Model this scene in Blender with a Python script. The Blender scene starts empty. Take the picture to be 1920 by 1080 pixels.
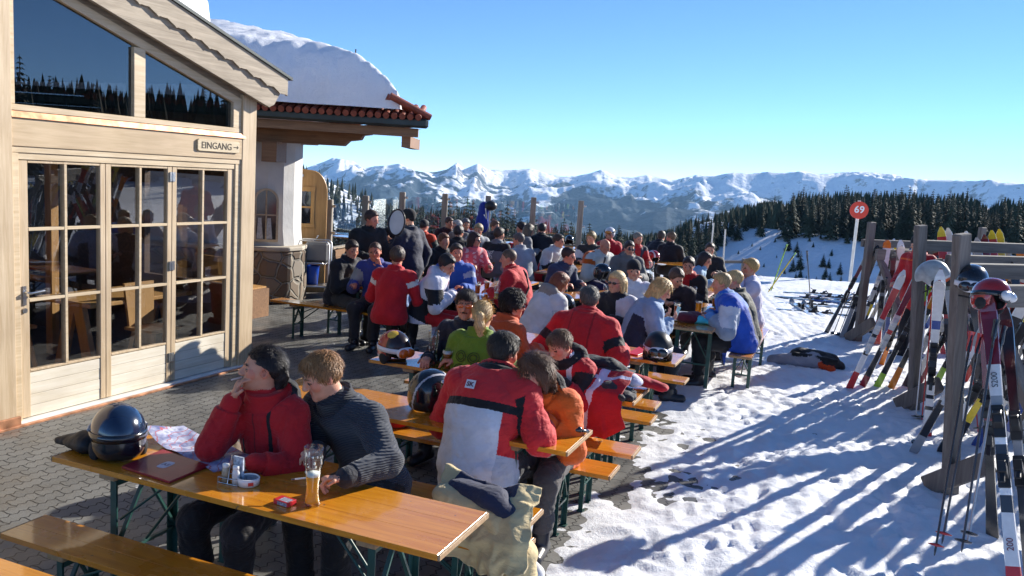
import bpy, bmesh, math, random
import numpy as np
from mathutils import Vector, Matrix
rng = random.Random(7)
SC = bpy.context.scene
COL = SC.collection
RAD = math.radians
# ------------------------------------------------------------------ camera
CAMH, FPX, HOR, ROLL = 2.32, 1550.0, 328.0, math.atan(0.0646)
_p = math.atan((540-HOR)*math.cos(ROLL)/FPX)
_F = np.array([0, math.cos(_p), -math.sin(_p)]); _U0 = np.array([0, math.sin(_p), math.cos(_p)]); _R0 = np.array([1., 0, 0])
_R = _R0*math.cos(ROLL)+_U0*math.sin(ROLL); _U = _U0*math.cos(ROLL)-_R0*math.sin(ROLL)
CO = np.array([0, 0, CAMH])
def ray(x, y):
    d = _F*FPX+_R*(x-960)-_U*(y-540)
    return d/d[1]
def G(x, y, z=0.0):
    d = ray(x, y); return CO+d*((z-CAMH)/d[2])
def DP(x, y, Y): return CO+ray(x, y)*Y
def horizon(x): return HOR+0.0646*(x-960)
cam_d = bpy.data.cameras.new('camera'); cam = bpy.data.objects.new('camera', cam_d); COL.objects.link(cam)
cam_d.sensor_width = 36; cam_d.lens = FPX/1920*36; cam_d.clip_start = 0.05; cam_d.clip_end = 60000
cam.matrix_world = Matrix(((_R[0], _U[0], -_F[0], 0), (_R[1], _U[1], -_F[1], 0), (_R[2], _U[2], -_F[2], CAMH), (0, 0, 0, 1)))
SC.camera = cam
# ------------------------------------------------------------------ tags
def tag(o, label=None, cat=None, group=None, kind=None):
    if label: o['label'] = label
    if cat: o['category'] = cat
    if group: o['group'] = group
    if kind: o['kind'] = kind
    return o
def empty(name, loc=(0, 0, 0), rz=0, label=None, cat=None, group=None):
    o = bpy.data.objects.new(name, None); COL.objects.link(o); o.location = loc; o.rotation_euler = (0, 0, rz)
    o.empty_display_size = .1
    return tag(o, label, cat, group)
def kids(o): return list(o.children)
def copy_tree(o, parent=None):
    c = o.copy(); COL.objects.link(c)
    if parent: c.parent = parent
    for ch in kids(o): copy_tree(ch, c)
    return c
# ------------------------------------------------------------------ materials
_mats = {}
def nt(m): return m.node_tree.nodes, m.node_tree.links
def newmat(name):
    m = bpy.data.materials.new(name); m.use_nodes = True
    return m, m.node_tree.nodes, m.node_tree.links, m.node_tree.nodes['Principled BSDF']
def M(name, col, rough=.6, var=.12, scale=6., bump=0., bscale=40., metal=0., coat=0., spec=.5, stretch=(1, 1, 1), trans=0., ior=1.45, sheen=0., sss=0.):
    if name in _mats: return _mats[name]
    m, N, L, b = newmat(name)
    b.inputs['Roughness'].default_value = rough; b.inputs['Metallic'].default_value = metal
    b.inputs['Coat Weight'].default_value = coat; b.inputs['Coat Roughness'].default_value = .12
    b.inputs['Specular IOR Level'].default_value = spec
    b.inputs['Transmission Weight'].default_value = trans; b.inputs['IOR'].default_value = ior
    if sheen: b.inputs['Sheen Weight'].default_value = sheen
    if sss:
        b.inputs['Subsurface Weight'].default_value = sss; b.inputs['Subsurface Radius'].default_value = (.012, .005, .003); b.inputs['Subsurface Scale'].default_value = 1.
    tc = N.new('ShaderNodeTexCoord'); mp = N.new('ShaderNodeMapping'); mp.inputs['Scale'].default_value = stretch
    L.new(tc.outputs['Object'], mp.inputs['Vector'])
    if var > 0:
        no = N.new('ShaderNodeTexNoise'); no.inputs['Scale'].default_value = scale; no.inputs['Detail'].default_value = 5
        L.new(mp.outputs[0], no.inputs['Vector'])
        cr = N.new('ShaderNodeValToRGB'); cr.color_ramp.elements[0].position = .3; cr.color_ramp.elements[1].position = .7
        cr.color_ramp.elements[0].color = tuple(c*(1-var) for c in col)+(1,); cr.color_ramp.elements[1].color = tuple(min(1, c*(1+var)) for c in col)+(1,)
        L.new(no.outputs['Fac'], cr.inputs[0]); L.new(cr.outputs[0], b.inputs['Base Color'])
    else: b.inputs['Base Color'].default_value = tuple(col)+(1,)
    if bump > 0:
        n2 = N.new('ShaderNodeTexNoise'); n2.inputs['Scale'].default_value = bscale; n2.inputs['Detail'].default_value = 3
        L.new(mp.outputs[0], n2.inputs['Vector'])
        bp = N.new('ShaderNodeBump'); bp.inputs['Strength'].default_value = min(1, bump); bp.inputs['Distance'].default_value = .004
        L.new(n2.outputs['Fac'], bp.inputs['Height']); L.new(bp.outputs[0], b.inputs['Normal'])
    _mats[name] = m
    return m
def srgb(r, g, b):
    f = lambda c: (c/255/12.92) if c/255 <= .04045 else ((c/255+.055)/1.055)**2.4
    return (f(r), f(g), f(b))
def ramp(N, stops, interp='LINEAR'):
    cr = N.new('ShaderNodeValToRGB'); r = cr.color_ramp; r.interpolation = interp
    while len(r.elements) < len(stops): r.elements.new(.5)
    for e, (p, c) in zip(r.elements, stops):
        e.position = p; e.color = tuple(c)+((1,) if len(c) == 3 else ())
    return cr
def wood(name, c1, c2, rough=.55, scale=1., axis=0, coat=0., bump=.35, knots=True):
    """boards with grain along an object axis"""
    if name in _mats: return _mats[name]
    m, N, L, b = newmat(name)
    tc = N.new('ShaderNodeTexCoord'); mp = N.new('ShaderNodeMapping')
    s = [14*scale]*3; s[axis] = .9*scale; mp.inputs['Scale'].default_value = s
    L.new(tc.outputs['Object'], mp.inputs['Vector'])
    no = N.new('ShaderNodeTexNoise'); no.inputs['Scale'].default_value = 2.2; no.inputs['Detail'].default_value = 8; no.inputs['Roughness'].default_value = .65; no.inputs['Distortion'].default_value = .6
    L.new(mp.outputs[0], no.inputs['Vector'])
    big = N.new('ShaderNodeTexNoise'); big.inputs['Scale'].default_value = 1.7*scale; big.inputs['Detail'].default_value = 3
    L.new(tc.outputs['Object'], big.inputs['Vector'])
    cr = ramp(N, [(.32, c1), (.68, c2)]); L.new(no.outputs['Fac'], cr.inputs[0])
    mx = N.new('ShaderNodeMixRGB'); mx.blend_type = 'MULTIPLY'; mx.inputs[0].default_value = .55
    cb = ramp(N, [(.3, (.62, .58, .55)), (.65, (1, 1, 1))]); L.new(big.outputs['Fac'], cb.inputs[0])
    L.new(cr.outputs[0], mx.inputs[1]); L.new(cb.outputs[0], mx.inputs[2])
    L.new(mx.outputs[0], b.inputs['Base Color'])
    b.inputs['Roughness'].default_value = rough; b.inputs['Coat Weight'].default_value = coat; b.inputs['Coat Roughness'].default_value = .18
    bp = N.new('ShaderNodeBump'); bp.inputs['Strength'].default_value = bump; bp.inputs['Distance'].default_value = .003
    L.new(no.outputs['Fac'], bp.inputs['Height']); L.new(bp.outputs[0], b.inputs['Normal'])
    _mats[name] = m
    return m
def cloth(r, g, b, rough=.75, kind=''):
    """woven jacket shell in an sRGB colour"""
    n = 'cloth_%d_%d_%d%s' % (r, g, b, kind)
    if n in _mats: return _mats[n]
    m, N, L, bs = newmat(n)
    c = srgb(r, g, b)
    tc = N.new('ShaderNodeTexCoord')
    no = N.new('ShaderNodeTexNoise'); no.inputs['Scale'].default_value = 9; no.inputs['Detail'].default_value = 6
    L.new(tc.outputs['Object'], no.inputs['Vector'])
    cr = ramp(N, [(.3, tuple(x*.84 for x in c)), (.7, tuple(min(1, x*1.1) for x in c))]); L.new(no.outputs['Fac'], cr.inputs[0]); L.new(cr.outputs[0], bs.inputs['Base Color'])
    bs.inputs['Roughness'].default_value = rough; bs.inputs['Sheen Weight'].default_value = .15; bs.inputs['Specular IOR Level'].default_value = .35
    bp = N.new('ShaderNodeBump'); bp.inputs['Strength'].default_value = .5; bp.inputs['Distance'].default_value = .012
    if kind == 'knit':
        w = N.new('ShaderNodeTexWave'); w.wave_type = 'BANDS'; w.bands_direction = 'Z'; w.inputs['Scale'].default_value = 30; w.inputs['Distortion'].default_value = 1.5; w.inputs['Detail'].default_value = 1
        L.new(tc.outputs['Object'], w.inputs['Vector']); L.new(w.outputs['Fac'], bp.inputs['Height']); bp.inputs['Strength'].default_value = .9; bp.inputs['Distance'].default_value = .005
    else:
        mp = N.new('ShaderNodeMapping'); mp.inputs['Scale'].default_value = (1, 1, 2.2); L.new(tc.outputs['Object'], mp.inputs['Vector'])
        n2 = N.new('ShaderNodeTexNoise'); n2.inputs['Scale'].default_value = 19; n2.inputs['Detail'].default_value = 4; n2.inputs['Distortion'].default_value = 1.6
        L.new(mp.outputs[0], n2.inputs['Vector']); L.new(n2.outputs['Fac'], bp.inputs['Height'])
    L.new(bp.outputs[0], bs.inputs['Normal'])
    _mats[n] = m
    return m
# ------------------------------------------------------------------ mesh builder
class MB:
    def __init__(s): s.v = []; s.f = []; s.m = []; s.sm = []
    def add(s, vs, fs, mi=0, smooth=False):
        o = len(s.v); s.v += [tuple(map(float, p)) for p in vs]
        for f in fs: s.f.append([i+o for i in f]); s.m.append(mi); s.sm.append(smooth)
        return s
    def box(s, lo, hi, mi=0):
        x0, y0, z0 = lo; x1, y1, z1 = hi
        return s.add([(x0, y0, z0), (x1, y0, z0), (x1, y1, z0), (x0, y1, z0), (x0, y0, z1), (x1, y0, z1), (x1, y1, z1), (x0, y1, z1)],
                     [(0, 3, 2, 1), (4, 5, 6, 7), (0, 1, 5, 4), (1, 2, 6, 5), (2, 3, 7, 6), (3, 0, 4, 7)], mi)
    def bar(s, a, b, w, h, up=(0, 0, 1), mi=0):
        """rectangular bar from a to b; w across, h along up"""
        a = Vector(a); b = Vector(b); d = (b-a).normalized(); up = Vector(up)
        sd = d.cross(up)
        if sd.length < 1e-4: sd = d.cross(Vector((0, 1, 0)))
        sd.normalize(); u = sd.cross(d)
        vs = []
        for p in (a, b):
            for i, j in ((-1, -1), (1, -1), (1, 1), (-1, 1)): vs.append(p+sd*(w/2*i)+u*(h/2*j))
        return s.add(vs, [(0, 1, 2, 3), (7, 6, 5, 4), (0, 4, 5, 1), (1, 5, 6, 2), (2, 6, 7, 3), (3, 7, 4, 0)], mi)
    def tube(s, pts, r, n=8, mi=0, caps=True, smooth=True):
        pts = [Vector(p) for p in pts]; rs = r if isinstance(r, (list, tuple)) else [r]*len(pts)
        prev = None; rings = []
        for i, p in enumerate(pts):
            t = (pts[min(i+1, len(pts)-1)]-pts[max(i-1, 0)]).normalized()
            if prev is None:
                a = t.cross(Vector((0, 0, 1)));
                if a.length < .05: a = t.cross(Vector((1, 0, 0)))
            else: a = prev-t*prev.dot(t)
            a.normalize(); prev = a; b = t.cross(a)
            rings.append([p+(a*math.cos(2*math.pi*k/n)+b*math.sin(2*math.pi*k/n))*rs[i] for k in range(n)])
        vs = [q for rr in rings for q in rr]; fs = []
        for i in range(len(pts)-1):
            for k in range(n): fs.append((i*n+k, i*n+(k+1) % n, (i+1)*n+(k+1) % n, (i+1)*n+k))
        s.add(vs, fs, mi, smooth)
        if caps: s.add(rings[0], [tuple(range(n))[::-1]], mi); s.add(rings[-1], [tuple(range(n))], mi)
        return s
    def lathe(s, prof, c=(0, 0, 0), n=24, mi=0, smooth=True, mis=None):
        vs = []; fs = []; c = Vector(c)
        for r, z in prof:
            for k in range(n): vs.append(c+Vector((r*math.cos(2*math.pi*k/n), r*math.sin(2*math.pi*k/n), z)))
        o = len(s.v); s.v += [tuple(v) for v in vs]
        for i in range(len(prof)-1):
            for k in range(n):
                s.f.append([o+i*n+k, o+i*n+(k+1) % n, o+(i+1)*n+(k+1) % n, o+(i+1)*n+k]); s.m.append(mis[i] if mis else mi); s.sm.append(smooth)
        return s
    def prism(s, poly, ext, mi=0):
        """poly: list of 3-D points (planar), ext: extrusion vector"""
        n = len(poly); e = Vector(ext); vs = [Vector(p) for p in poly]+[Vector(p)+e for p in poly]
        s.add(vs, [tuple(range(n))[::-1], tuple(range(n, 2*n))]+[(i, (i+1) % n, (i+1) % n+n, i+n) for i in range(n)], mi)
        return s
    def ell(s, c, r, n=16, mi=0, rot=None):
        c = Vector(c); vs = []; fs = []; m = n//2
        for i in range(m+1):
            th = math.pi*i/m
            for k in range(n):
                ph = 2*math.pi*k/n; p = Vector((r[0]*math.sin(th)*math.cos(ph), r[1]*math.sin(th)*math.sin(ph), r[2]*math.cos(th)))
                if rot: p = rot @ p
                vs.append(c+p)
        for i in range(m):
            for k in range(n): fs.append((i*n+k, (i+1)*n+k, (i+1)*n+(k+1) % n, i*n+(k+1) % n))
        return s.add(vs, fs, mi, True)
    def build(s, name, mats, parent=None, loc=None, rz=None, bevel=0., label=None, cat=None, group=None, kind=None):
        me = bpy.data.meshes.new(name); me.from_pydata(s.v, [], s.f)
        for m in (mats if isinstance(mats, (list, tuple)) else [mats]): me.materials.append(m)
        me.polygons.foreach_set('material_index', s.m); me.polygons.foreach_set('use_smooth', s.sm)
        me.update()
        if bevel:
            bm = bmesh.new(); bm.from_mesh(me); bmesh.ops.remove_doubles(bm, verts=bm.verts, dist=1e-5)
            bmesh.ops.recalc_face_normals(bm, faces=bm.faces)
            es = [e for e in bm.edges if len(e.link_faces) == 2 and e.calc_face_angle(0) > .6]
            bmesh.ops.bevel(bm, geom=es, offset=bevel, segments=1, affect='EDGES', profile=.5)
            bm.to_mesh(me); bm.free()
        else:
            bm = bmesh.new(); bm.from_mesh(me); bmesh.ops.recalc_face_normals(bm, faces=bm.faces); bm.to_mesh(me); bm.free()
        o = bpy.data.objects.new(name, me); COL.objects.link(o)
        if parent: o.parent = parent
        if loc is not None: o.location = loc
        if rz is not None: o.rotation_euler = (0, 0, rz)
        return tag(o, label, cat, group, kind)
# ------------------------------------------------------------------ signed distance fields -> continuous surfaces
def v3(*a): return np.array(a, float)
def unit(a): a = np.asarray(a, float); return a/(np.linalg.norm(a)+1e-9)
class Field:
    def __init__(s, lo, hi, h):
        s.lo = np.array(lo, float); s.h = h
        n = np.ceil((np.array(hi)-s.lo)/h).astype(int)+1; s.n = n
        s.bias = {}
        s.ax = [(s.lo[i]+np.arange(n[i])*h).astype(np.float32) for i in range(3)]
        s.D = np.full(n, .3, np.float32); s.best = np.full(n, 9., np.float32); s.id = np.zeros(n, np.uint8)
    def _sl(s, lo, hi, pad):
        a = np.clip(np.floor((np.array(lo)-pad-s.lo)/s.h).astype(int), 0, s.n-1); b = np.clip(np.ceil((np.array(hi)+pad-s.lo)/s.h).astype(int)+1, 1, s.n)
        sl = tuple(slice(a[i], b[i]) for i in range(3))
        return sl, s.ax[0][sl[0]][:, None, None], s.ax[1][sl[1]][None, :, None], s.ax[2][sl[2]][None, None, :]
    def _put(s, sl, d, pid, k, sub=False):
        A = s.D[sl]
        if sub:
            d = -d; h = np.maximum(k-np.abs(A-d), 0)/k; s.D[sl] = np.maximum(A, d)+h*h*k*.25; return
        h = np.maximum(k-np.abs(A-d), 0)/k
        s.D[sl] = np.minimum(A, d)-h*h*k*.25
        d = d+s.bias.get(pid, 0.); B = s.best[sl]; w = d < B; B[w] = d[w]; s.id[sl][w] = pid
    def cap(s, a, b, r1, r2, pid, k=.02, flat=None, fs=1., sub=False):
        a = np.asarray(a, float); b = np.asarray(b, float); R = max(r1, r2)
        sl, x, y, z = s._sl(np.minimum(a, b)-R, np.maximum(a, b)+R, k+.03)
        qx, qy, qz = x-a[0], y-a[1], z-a[2]; B = b-a
        if flat is not None:
            w = unit(flat); e = (qx*w[0]+qy*w[1]+qz*w[2])*(fs-1); qx = qx+e*w[0]; qy = qy+e*w[1]; qz = qz+e*w[2]; B = B+w*(B@w)*(fs-1)
        bb = B@B+1e-12; t = np.clip((qx*B[0]+qy*B[1]+qz*B[2])/bb, 0, 1)
        d = np.sqrt((qx-t*B[0])**2+(qy-t*B[1])**2+(qz-t*B[2])**2)-(r1+(r2-r1)*t)
        s._put(sl, d.astype(np.float32), pid, k, sub)
    def ell(s, c, r, pid, k=.02, rot=None, sub=False):
        c = np.asarray(c, float); r = np.asarray(r, float); R = r.max()
        sl, x, y, z = s._sl(c-R, c+R, k+.03)
        qx, qy, qz = x-c[0], y-c[1], z-c[2]
        if rot is not None: qx, qy, qz = [rot[0, i]*qx+rot[1, i]*qy+rot[2, i]*qz for i in range(3)]
        k0 = np.sqrt((qx/r[0])**2+(qy/r[1])**2+(qz/r[2])**2); k1 = np.sqrt((qx/r[0]**2)**2+(qy/r[1]**2)**2+(qz/r[2]**2)**2)+1e-6
        s._put(sl, (k0*(k0-1)/k1).astype(np.float32), pid, k, sub)
    def ring(s, c, ax, r, th, hh, pid, k=.01, flat=None, fs=1.):
        """upright band (collar, cuff) round an axis"""
        c = np.asarray(c, float); ax = unit(ax); R = r+th+hh
        sl, x, y, z = s._sl(c-R, c+R, k+.02)
        qx, qy, qz = x-c[0], y-c[1], z-c[2]; t = qx*ax[0]+qy*ax[1]+qz*ax[2]
        rr = np.sqrt(np.maximum(qx*qx+qy*qy+qz*qz-t*t, 0))
        a = np.abs(rr-r-.12*t)-th*.5; b = np.abs(t)-hh
        d = np.minimum(np.maximum(a, b), 0)+np.sqrt(np.maximum(a, 0)**2+np.maximum(b, 0)**2)-th*.5
        s._put(sl, d.astype(np.float32), pid, k)
    def noise(s, amp, f=9., seed=0, ids=None):
        R = np.random.RandomState(seed); w = np.abs(s.D) < .035
        if ids is not None:
            ok = np.zeros(256, bool); ok[list(ids)] = True; w &= ok[s.id]
        I = np.argwhere(w)
        if not len(I): return
        P = np.stack([s.ax[i][I[:, i]] for i in range(3)], 1); n = np.zeros(len(I), np.float32)
        for o in range(3):
            ff = f*(1.8**o)
            for _ in range(2):
                v = R.normal(size=3); v /= np.linalg.norm(v); u = R.normal(size=3); u /= np.linalg.norm(u)
                w_ = np.sin(P@v*ff*2+R.rand()*6.3+1.9*np.sin(P@u*ff*1.3+R.rand()*6.3)); n += (.35*w_+1.25*(.42-np.abs(w_)**.6))*(.66**o)
        s.D[w] += (n*amp*.4).astype(np.float32)
    def polygonize(s):
        D = s.D; S = D < 0; nx, ny, nz = s.n
        c = np.zeros((nx-1, ny-1, nz-1), np.int8)
        offs = [(i, j, k) for i in (0, 1) for j in (0, 1) for k in (0, 1)]
        for i, j, k in offs: c += S[i:nx-1+i, j:ny-1+j, k:nz-1+k]
        act = (c > 0) & (c < 8); I = np.argwhere(act); idx = np.full(act.shape, -1, np.int32); idx[act] = np.arange(len(I))
        val = {o: D[I[:, 0]+o[0], I[:, 1]+o[1], I[:, 2]+o[2]] for o in offs}
        acc = np.zeros((len(I), 3), np.float32); cnt = np.zeros(len(I), np.float32)
        for o in offs:
            for a in range(3):
                if o[a]: continue
                p = list(o); p[a] = 1; p = tuple(p); va, vb = val[o], val[p]; w = (va < 0) != (vb < 0)
                t = np.where(w, va/(va-vb+1e-20), 0)
                q = np.array(o, np.float32)[None, :].repeat(len(I), 0); q[:, a] += t
                acc[w] += q[w]; cnt[w] += 1
        V = (I+acc/cnt[:, None])*s.h+s.lo
        Fs = []
        for a in range(3):
            sl0 = [slice(1, n-1) for n in (nx, ny, nz)]; sl1 = list(sl0)
            sl0[a] = slice(0, s.n[a]-1); sl1[a] = slice(1, s.n[a])
            A = S[tuple(sl0)]; B = S[tuple(sl1)]; E = np.argwhere(A != B); off = np.ones(3, int); off[a] = 0
            sg = A[tuple(E.T)]; E = E+off; b, cx = [(1, 2), (2, 0), (0, 1)][a]
            def cell(db, dc):
                q = E.copy(); q[:, b] += db; q[:, cx] += dc; return idx[q[:, 0], q[:, 1], q[:, 2]]
            Q = np.stack([cell(-1, -1), cell(0, -1), cell(0, 0), cell(-1, 0)], 1); Q[~sg] = Q[~sg][:, ::-1]; Fs.append(Q)
        Fq = np.concatenate(Fs); Fq = Fq[(Fq >= 0).all(1)]
        vi = np.clip(np.round((V-s.lo)/s.h).astype(int), 0, s.n-1); ids = s.id[vi[:, 0], vi[:, 1], vi[:, 2]]
        return V, Fq, ids
def mesh_np(name, V, Fq, mats, mi, parent=None, smooth=True):
    me = bpy.data.meshes.new(name); k = Fq.shape[1]
    me.vertices.add(len(V)); me.vertices.foreach_set('co', V.astype(np.float32).ravel())
    me.loops.add(Fq.size); me.loops.foreach_set('vertex_index', Fq.astype(np.int32).ravel())
    me.polygons.add(len(Fq)); me.polygons.foreach_set('loop_start', np.arange(len(Fq), dtype=np.int32)*k)
    me.polygons.foreach_set('use_smooth', np.full(len(Fq), smooth))
    for m in mats: me.materials.append(m)
    me.polygons.foreach_set('material_index', np.asarray(mi, np.int32) if not np.isscalar(mi) else np.full(len(Fq), mi, np.int32))
    me.update(calc_edges=True)
    o = bpy.data.objects.new(name, me); COL.objects.link(o)
    if parent: o.parent = parent
    return o
def field_obj(F, name, mat, parent=None):
    V, Q, ids = F.polygonize()
    return mesh_np(name, V, Q, [mat], 0, parent)
# ------------------------------------------------------------------ people
TORSO, RUA, RFA, LUA, LFA, HAND, PELV, LEG, BOOT, HEADS, LIP, EYE, BROW, NECK, COLLAR, HOOD, HEM, CUFF, CHEEK = range(19)
def skin(r=206, g=150, b=122): return M('skin_%d_%d_%d' % (r, g, b), srgb(r, g, b), rough=.5, var=.1, scale=30, bump=.12, bscale=160, sss=.12, spec=.4)
def hairmat(r, g, b):
    n = 'hair_%d_%d_%d' % (r, g, b)
    if n in _mats: return _mats[n]
    m, N, L, bs = newmat(n); c = tuple(min(.8, x*1.3) for x in srgb(r, g, b))
    tc = N.new('ShaderNodeTexCoord'); mp = N.new('ShaderNodeMapping'); mp.inputs['Scale'].default_value = (60, 60, 9)
    no = N.new('ShaderNodeTexNoise'); no.inputs['Scale'].default_value = 2.2; no.inputs['Detail'].default_value = 4; no.inputs['Distortion'].default_value = .8
    L.new(tc.outputs['Object'], mp.inputs['Vector']); L.new(mp.outputs[0], no.inputs['Vector'])
    cr = ramp(N, [(.3, tuple(x*.55 for x in c)), (.7, tuple(min(1, x*1.5) for x in c))]); L.new(no.outputs['Fac'], cr.inputs[0]); L.new(cr.outputs[0], bs.inputs['Base Color'])
    bp = N.new('ShaderNodeBump'); bp.inputs['Strength'].default_value = .9; bp.inputs['Distance'].default_value = .006
    L.new(no.outputs['Fac'], bp.inputs['Height']); L.new(bp.outputs[0], bs.inputs['Normal'])
    bs.inputs['Roughness'].default_value = .5; bs.inputs['Specular IOR Level'].default_value = .4
    _mats[n] = m; return m
def head_shape(F, T, hp, wide=1.):
    """T maps head-local points to body points, hp rotation"""
    e = lambda c, r, i, k=.02, sub=False: F.ell(T(c), v3(*r), i, k, hp, sub)
    c = lambda a, b, r1, r2, i, k=.01, sub=False: F.cap(T(a), T(b), r1, r2, i, k, sub=sub)
    e((0, -.014, .032), (.074*wide, .093, .084), HEADS)
    e((0, .022, -.022), (.060*wide, .066, .086), HEADS, .03)
    e((0, .042, -.074), (.044*wide, .044, .034), HEADS, .03)
    e((0, .076, -.098), (.018, .014, .014), HEADS, .02)
    for s in (-1, 1):
        e((s*.040, .052, -.022), (.024, .026, .026), CHEEK, .025)
        e((s*.031, .096, .004), (.017, .013, .011), HEADS, .012, True)
        e((s*.031, .076, .004), (.0125, .0115, .0105), EYE, .003)
        c((s*.016, .089, .016), (s*.046, .074, .017), .0048, .004, HEADS, .004)
        c((s*.014, .092, .026), (s*.046, .079, .028), .0045, .003, BROW, .006)
        e((s*.076*wide, -.010, -.004), (.010, .020, .032), CHEEK, .012)
        e((s*.079*wide, -.004, -.002), (.006, .010, .018), HEADS, .006, True)
    c((0, .084, .020), (0, .108, -.022), .0085, .0125, HEADS, .014)
    for s in (-1, 1): e((s*.010, .098, -.028), (.0085, .010, .008), HEADS, .008)
    c((-.018, .0815, -.0525), (.018, .0815, -.0525), .0056, .0056, LIP, .006)
    c((-.016, .0805, -.0605), (.016, .0805, -.0605), .0058, .0058, LIP, .006)
    c((-.024, .094, -.0565), (.024, .094, -.0565), .003, .003, LIP, .004, True)
def hand_shape(F, W, f, n, pid, thumb, curl=.5, rf=.0085, spread=1.):
    f = unit(f); n = np.asarray(n, float); n = unit(n-f*(n@f)); s = np.cross(n, f)*thumb
    F.cap(W-f*.01, W+f*.028, .027, .030, pid, .015, flat=n, fs=1.5)
    F.cap(W+f*.030, W+f*.070, .033, .036, pid, .012, flat=n, fs=2.1)
    for i, (o, l) in enumerate(((.029, .068), (.010, .077), (-.010, .072), (-.028, .056))):
        a = W+f*.082+s*o*spread-f*abs(o)*.15; cu = curl*(1+.12*i); d1 = unit(f*math.cos(cu)+n*math.sin(cu)); b = a+d1*l*.52
        d2 = unit(f*math.cos(cu*2.1)+n*math.sin(cu*2.1)); c = b+d2*l*.48
        F.cap(a, b, rf*1.06, rf, pid, .004); F.cap(b, c, rf, rf*.86, pid, .004)
    a = W+f*.022+s*.026; b = a+unit(s*.72+f*.62+n*.3)*.036; c = b+unit(s*.25+f*.8+n*.5)*.032
    F.cap(a, b, rf*1.5, rf*1.15, pid, .012); F.cap(b, c, rf*1.1, rf*.95, pid, .004)
def ik(S, W, l1, l2, hint):
    d = W-S; L = np.linalg.norm(d); mx = (l1+l2)*.995
    if L > mx: W = S+d*(mx/L); d = W-S; L = mx
    a = (l1*l1-l2*l2+L*L)/(2*L); h = math.sqrt(max(l1*l1-a*a, 1e-6)); u = d/L
    p = np.asarray(hint, float); p = unit(p-u*(p@u)); return S+u*a+p*h, W
def head_obj(name, F, T0, mat, root, R):
    V, Q, ids = F.polygonize()
    if not len(V): return None
    return mesh_np(name, V@R.T+T0, Q, [mat] if not isinstance(mat, list) else mat, 0, root)
def make_hair(style, h, seed):
    F = Field((-.16, -.24, -.42), (.16, .17, .2), max(h*.9, .0045))
    rs = np.random.RandomState(seed)
    X, Y, Z = F.ax[0][:, None, None], F.ax[1][None, :, None], F.ax[2][None, None, :]
    tk = {'buzz': .003, 'balding': .003, 'short': .009, 'full': .016, 'curly': .024, 'bob': .018, 'long': .018, 'pony': .009, 'slick': .007}[style]
    F.ell((0, -.016, .034), (.076+tk, .095+tk, .086+tk*1.25), 0)
    if style in ('short', 'full', 'curly', 'bob'): F.ell((0.01, .035, .085), (.055, .05, .028+tk*.4), 0, .02)
    line = np.interp(F.ax[1], [-.12, -.06, -.015, .022, .05, .075, .12], [-.075, -.06, -.012, -.004, .05, .070, .09])
    if style == 'balding': line = np.interp(F.ax[1], [-.12, -.05, .02, .03], [.02, .03, .02, .2])-.0; 
    if style in ('bob', 'long'): line = np.interp(F.ax[1], [-.12, .03, .05, .075, .12], [-.3, -.3, .035, .064, .09])
    if style in ('pony', 'slick'): line = np.interp(F.ax[1], [-.12, -.06, -.02, .022, .05, .075, .12], [-.06, -.05, .012, .034, .060, .074, .09])
    if style == 'curly': line = line-.015
    cut = (line[None, :, None]-Z).astype(np.float32)
    if style == 'balding': cut = np.maximum(cut, np.abs(0*X)+0)*0+np.maximum(Z-.035, -.05-Z).astype(np.float32)+0*cut
    cut = cut+.007*np.sin(X*95+rs.rand()*6)*np.sin(Y*70+Z*40)+.004*np.sin(X*190+Y*160)
    F.D = np.maximum(F.D, cut.astype(np.float32))
    if style in ('bob', 'long'):
        zl = -.115 if style == 'bob' else -.22
        for s in (-1, 1): F.cap((s*.068, -.012, .0), (s*.078, -.005, zl+.02), .030, .022, 0, .03); F.cap((s*.055, -.06, .0), (s*.06, -.07, zl), .05, .04, 0, .03)
        F.cap((0, -.08, 0), (0, -.085, zl), .055, .05, 0, .04)
        fb = np.maximum(np.maximum(np.abs(X)-.064, .030-Y), Z-.058).astype(np.float32); F.D = np.maximum(F.D, -fb)
    if style == 'pony':
        F.cap((0, -.10, .03), (0, -.145, .015), .024, .03, 0, .015); F.cap((0, -.145, .015), (.01, -.15, -.06), .034, .036, 0, .02); F.cap((.01, -.15, -.06), (.015, -.12, -.20), .036, .014, 0, .02)
    if style == 'slick':
        F.ell((0, -.10, -.03), (.045, .035, .05), 0, .02); F.cap((0, -.1, -.05), (0, -.085, -.16), .035, .03, 0, .02)
    az = np.arctan2(X, Y+.02); w = {'curly': .007, 'full': .004, 'short': .0035, 'buzz': .0012, 'balding': .001}.get(style, .0035)
    n = np.sin(az*34+9*Z*6+3*np.sin(Z*60+Y*40)+rs.rand()*6)+.7*np.sin(az*61+3*np.sin(Z*90+X*60)+rs.rand()*6)
    if style in ('curly', 'full', 'short'): n = n+1.2*np.sin(X*85+2*np.sin(Y*70))*np.sin(Y*80+Z*30)*np.sin(Z*85+2*np.sin(X*60))
    F.D = F.D+(n*w*.6).astype(np.float32)
    return F
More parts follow.
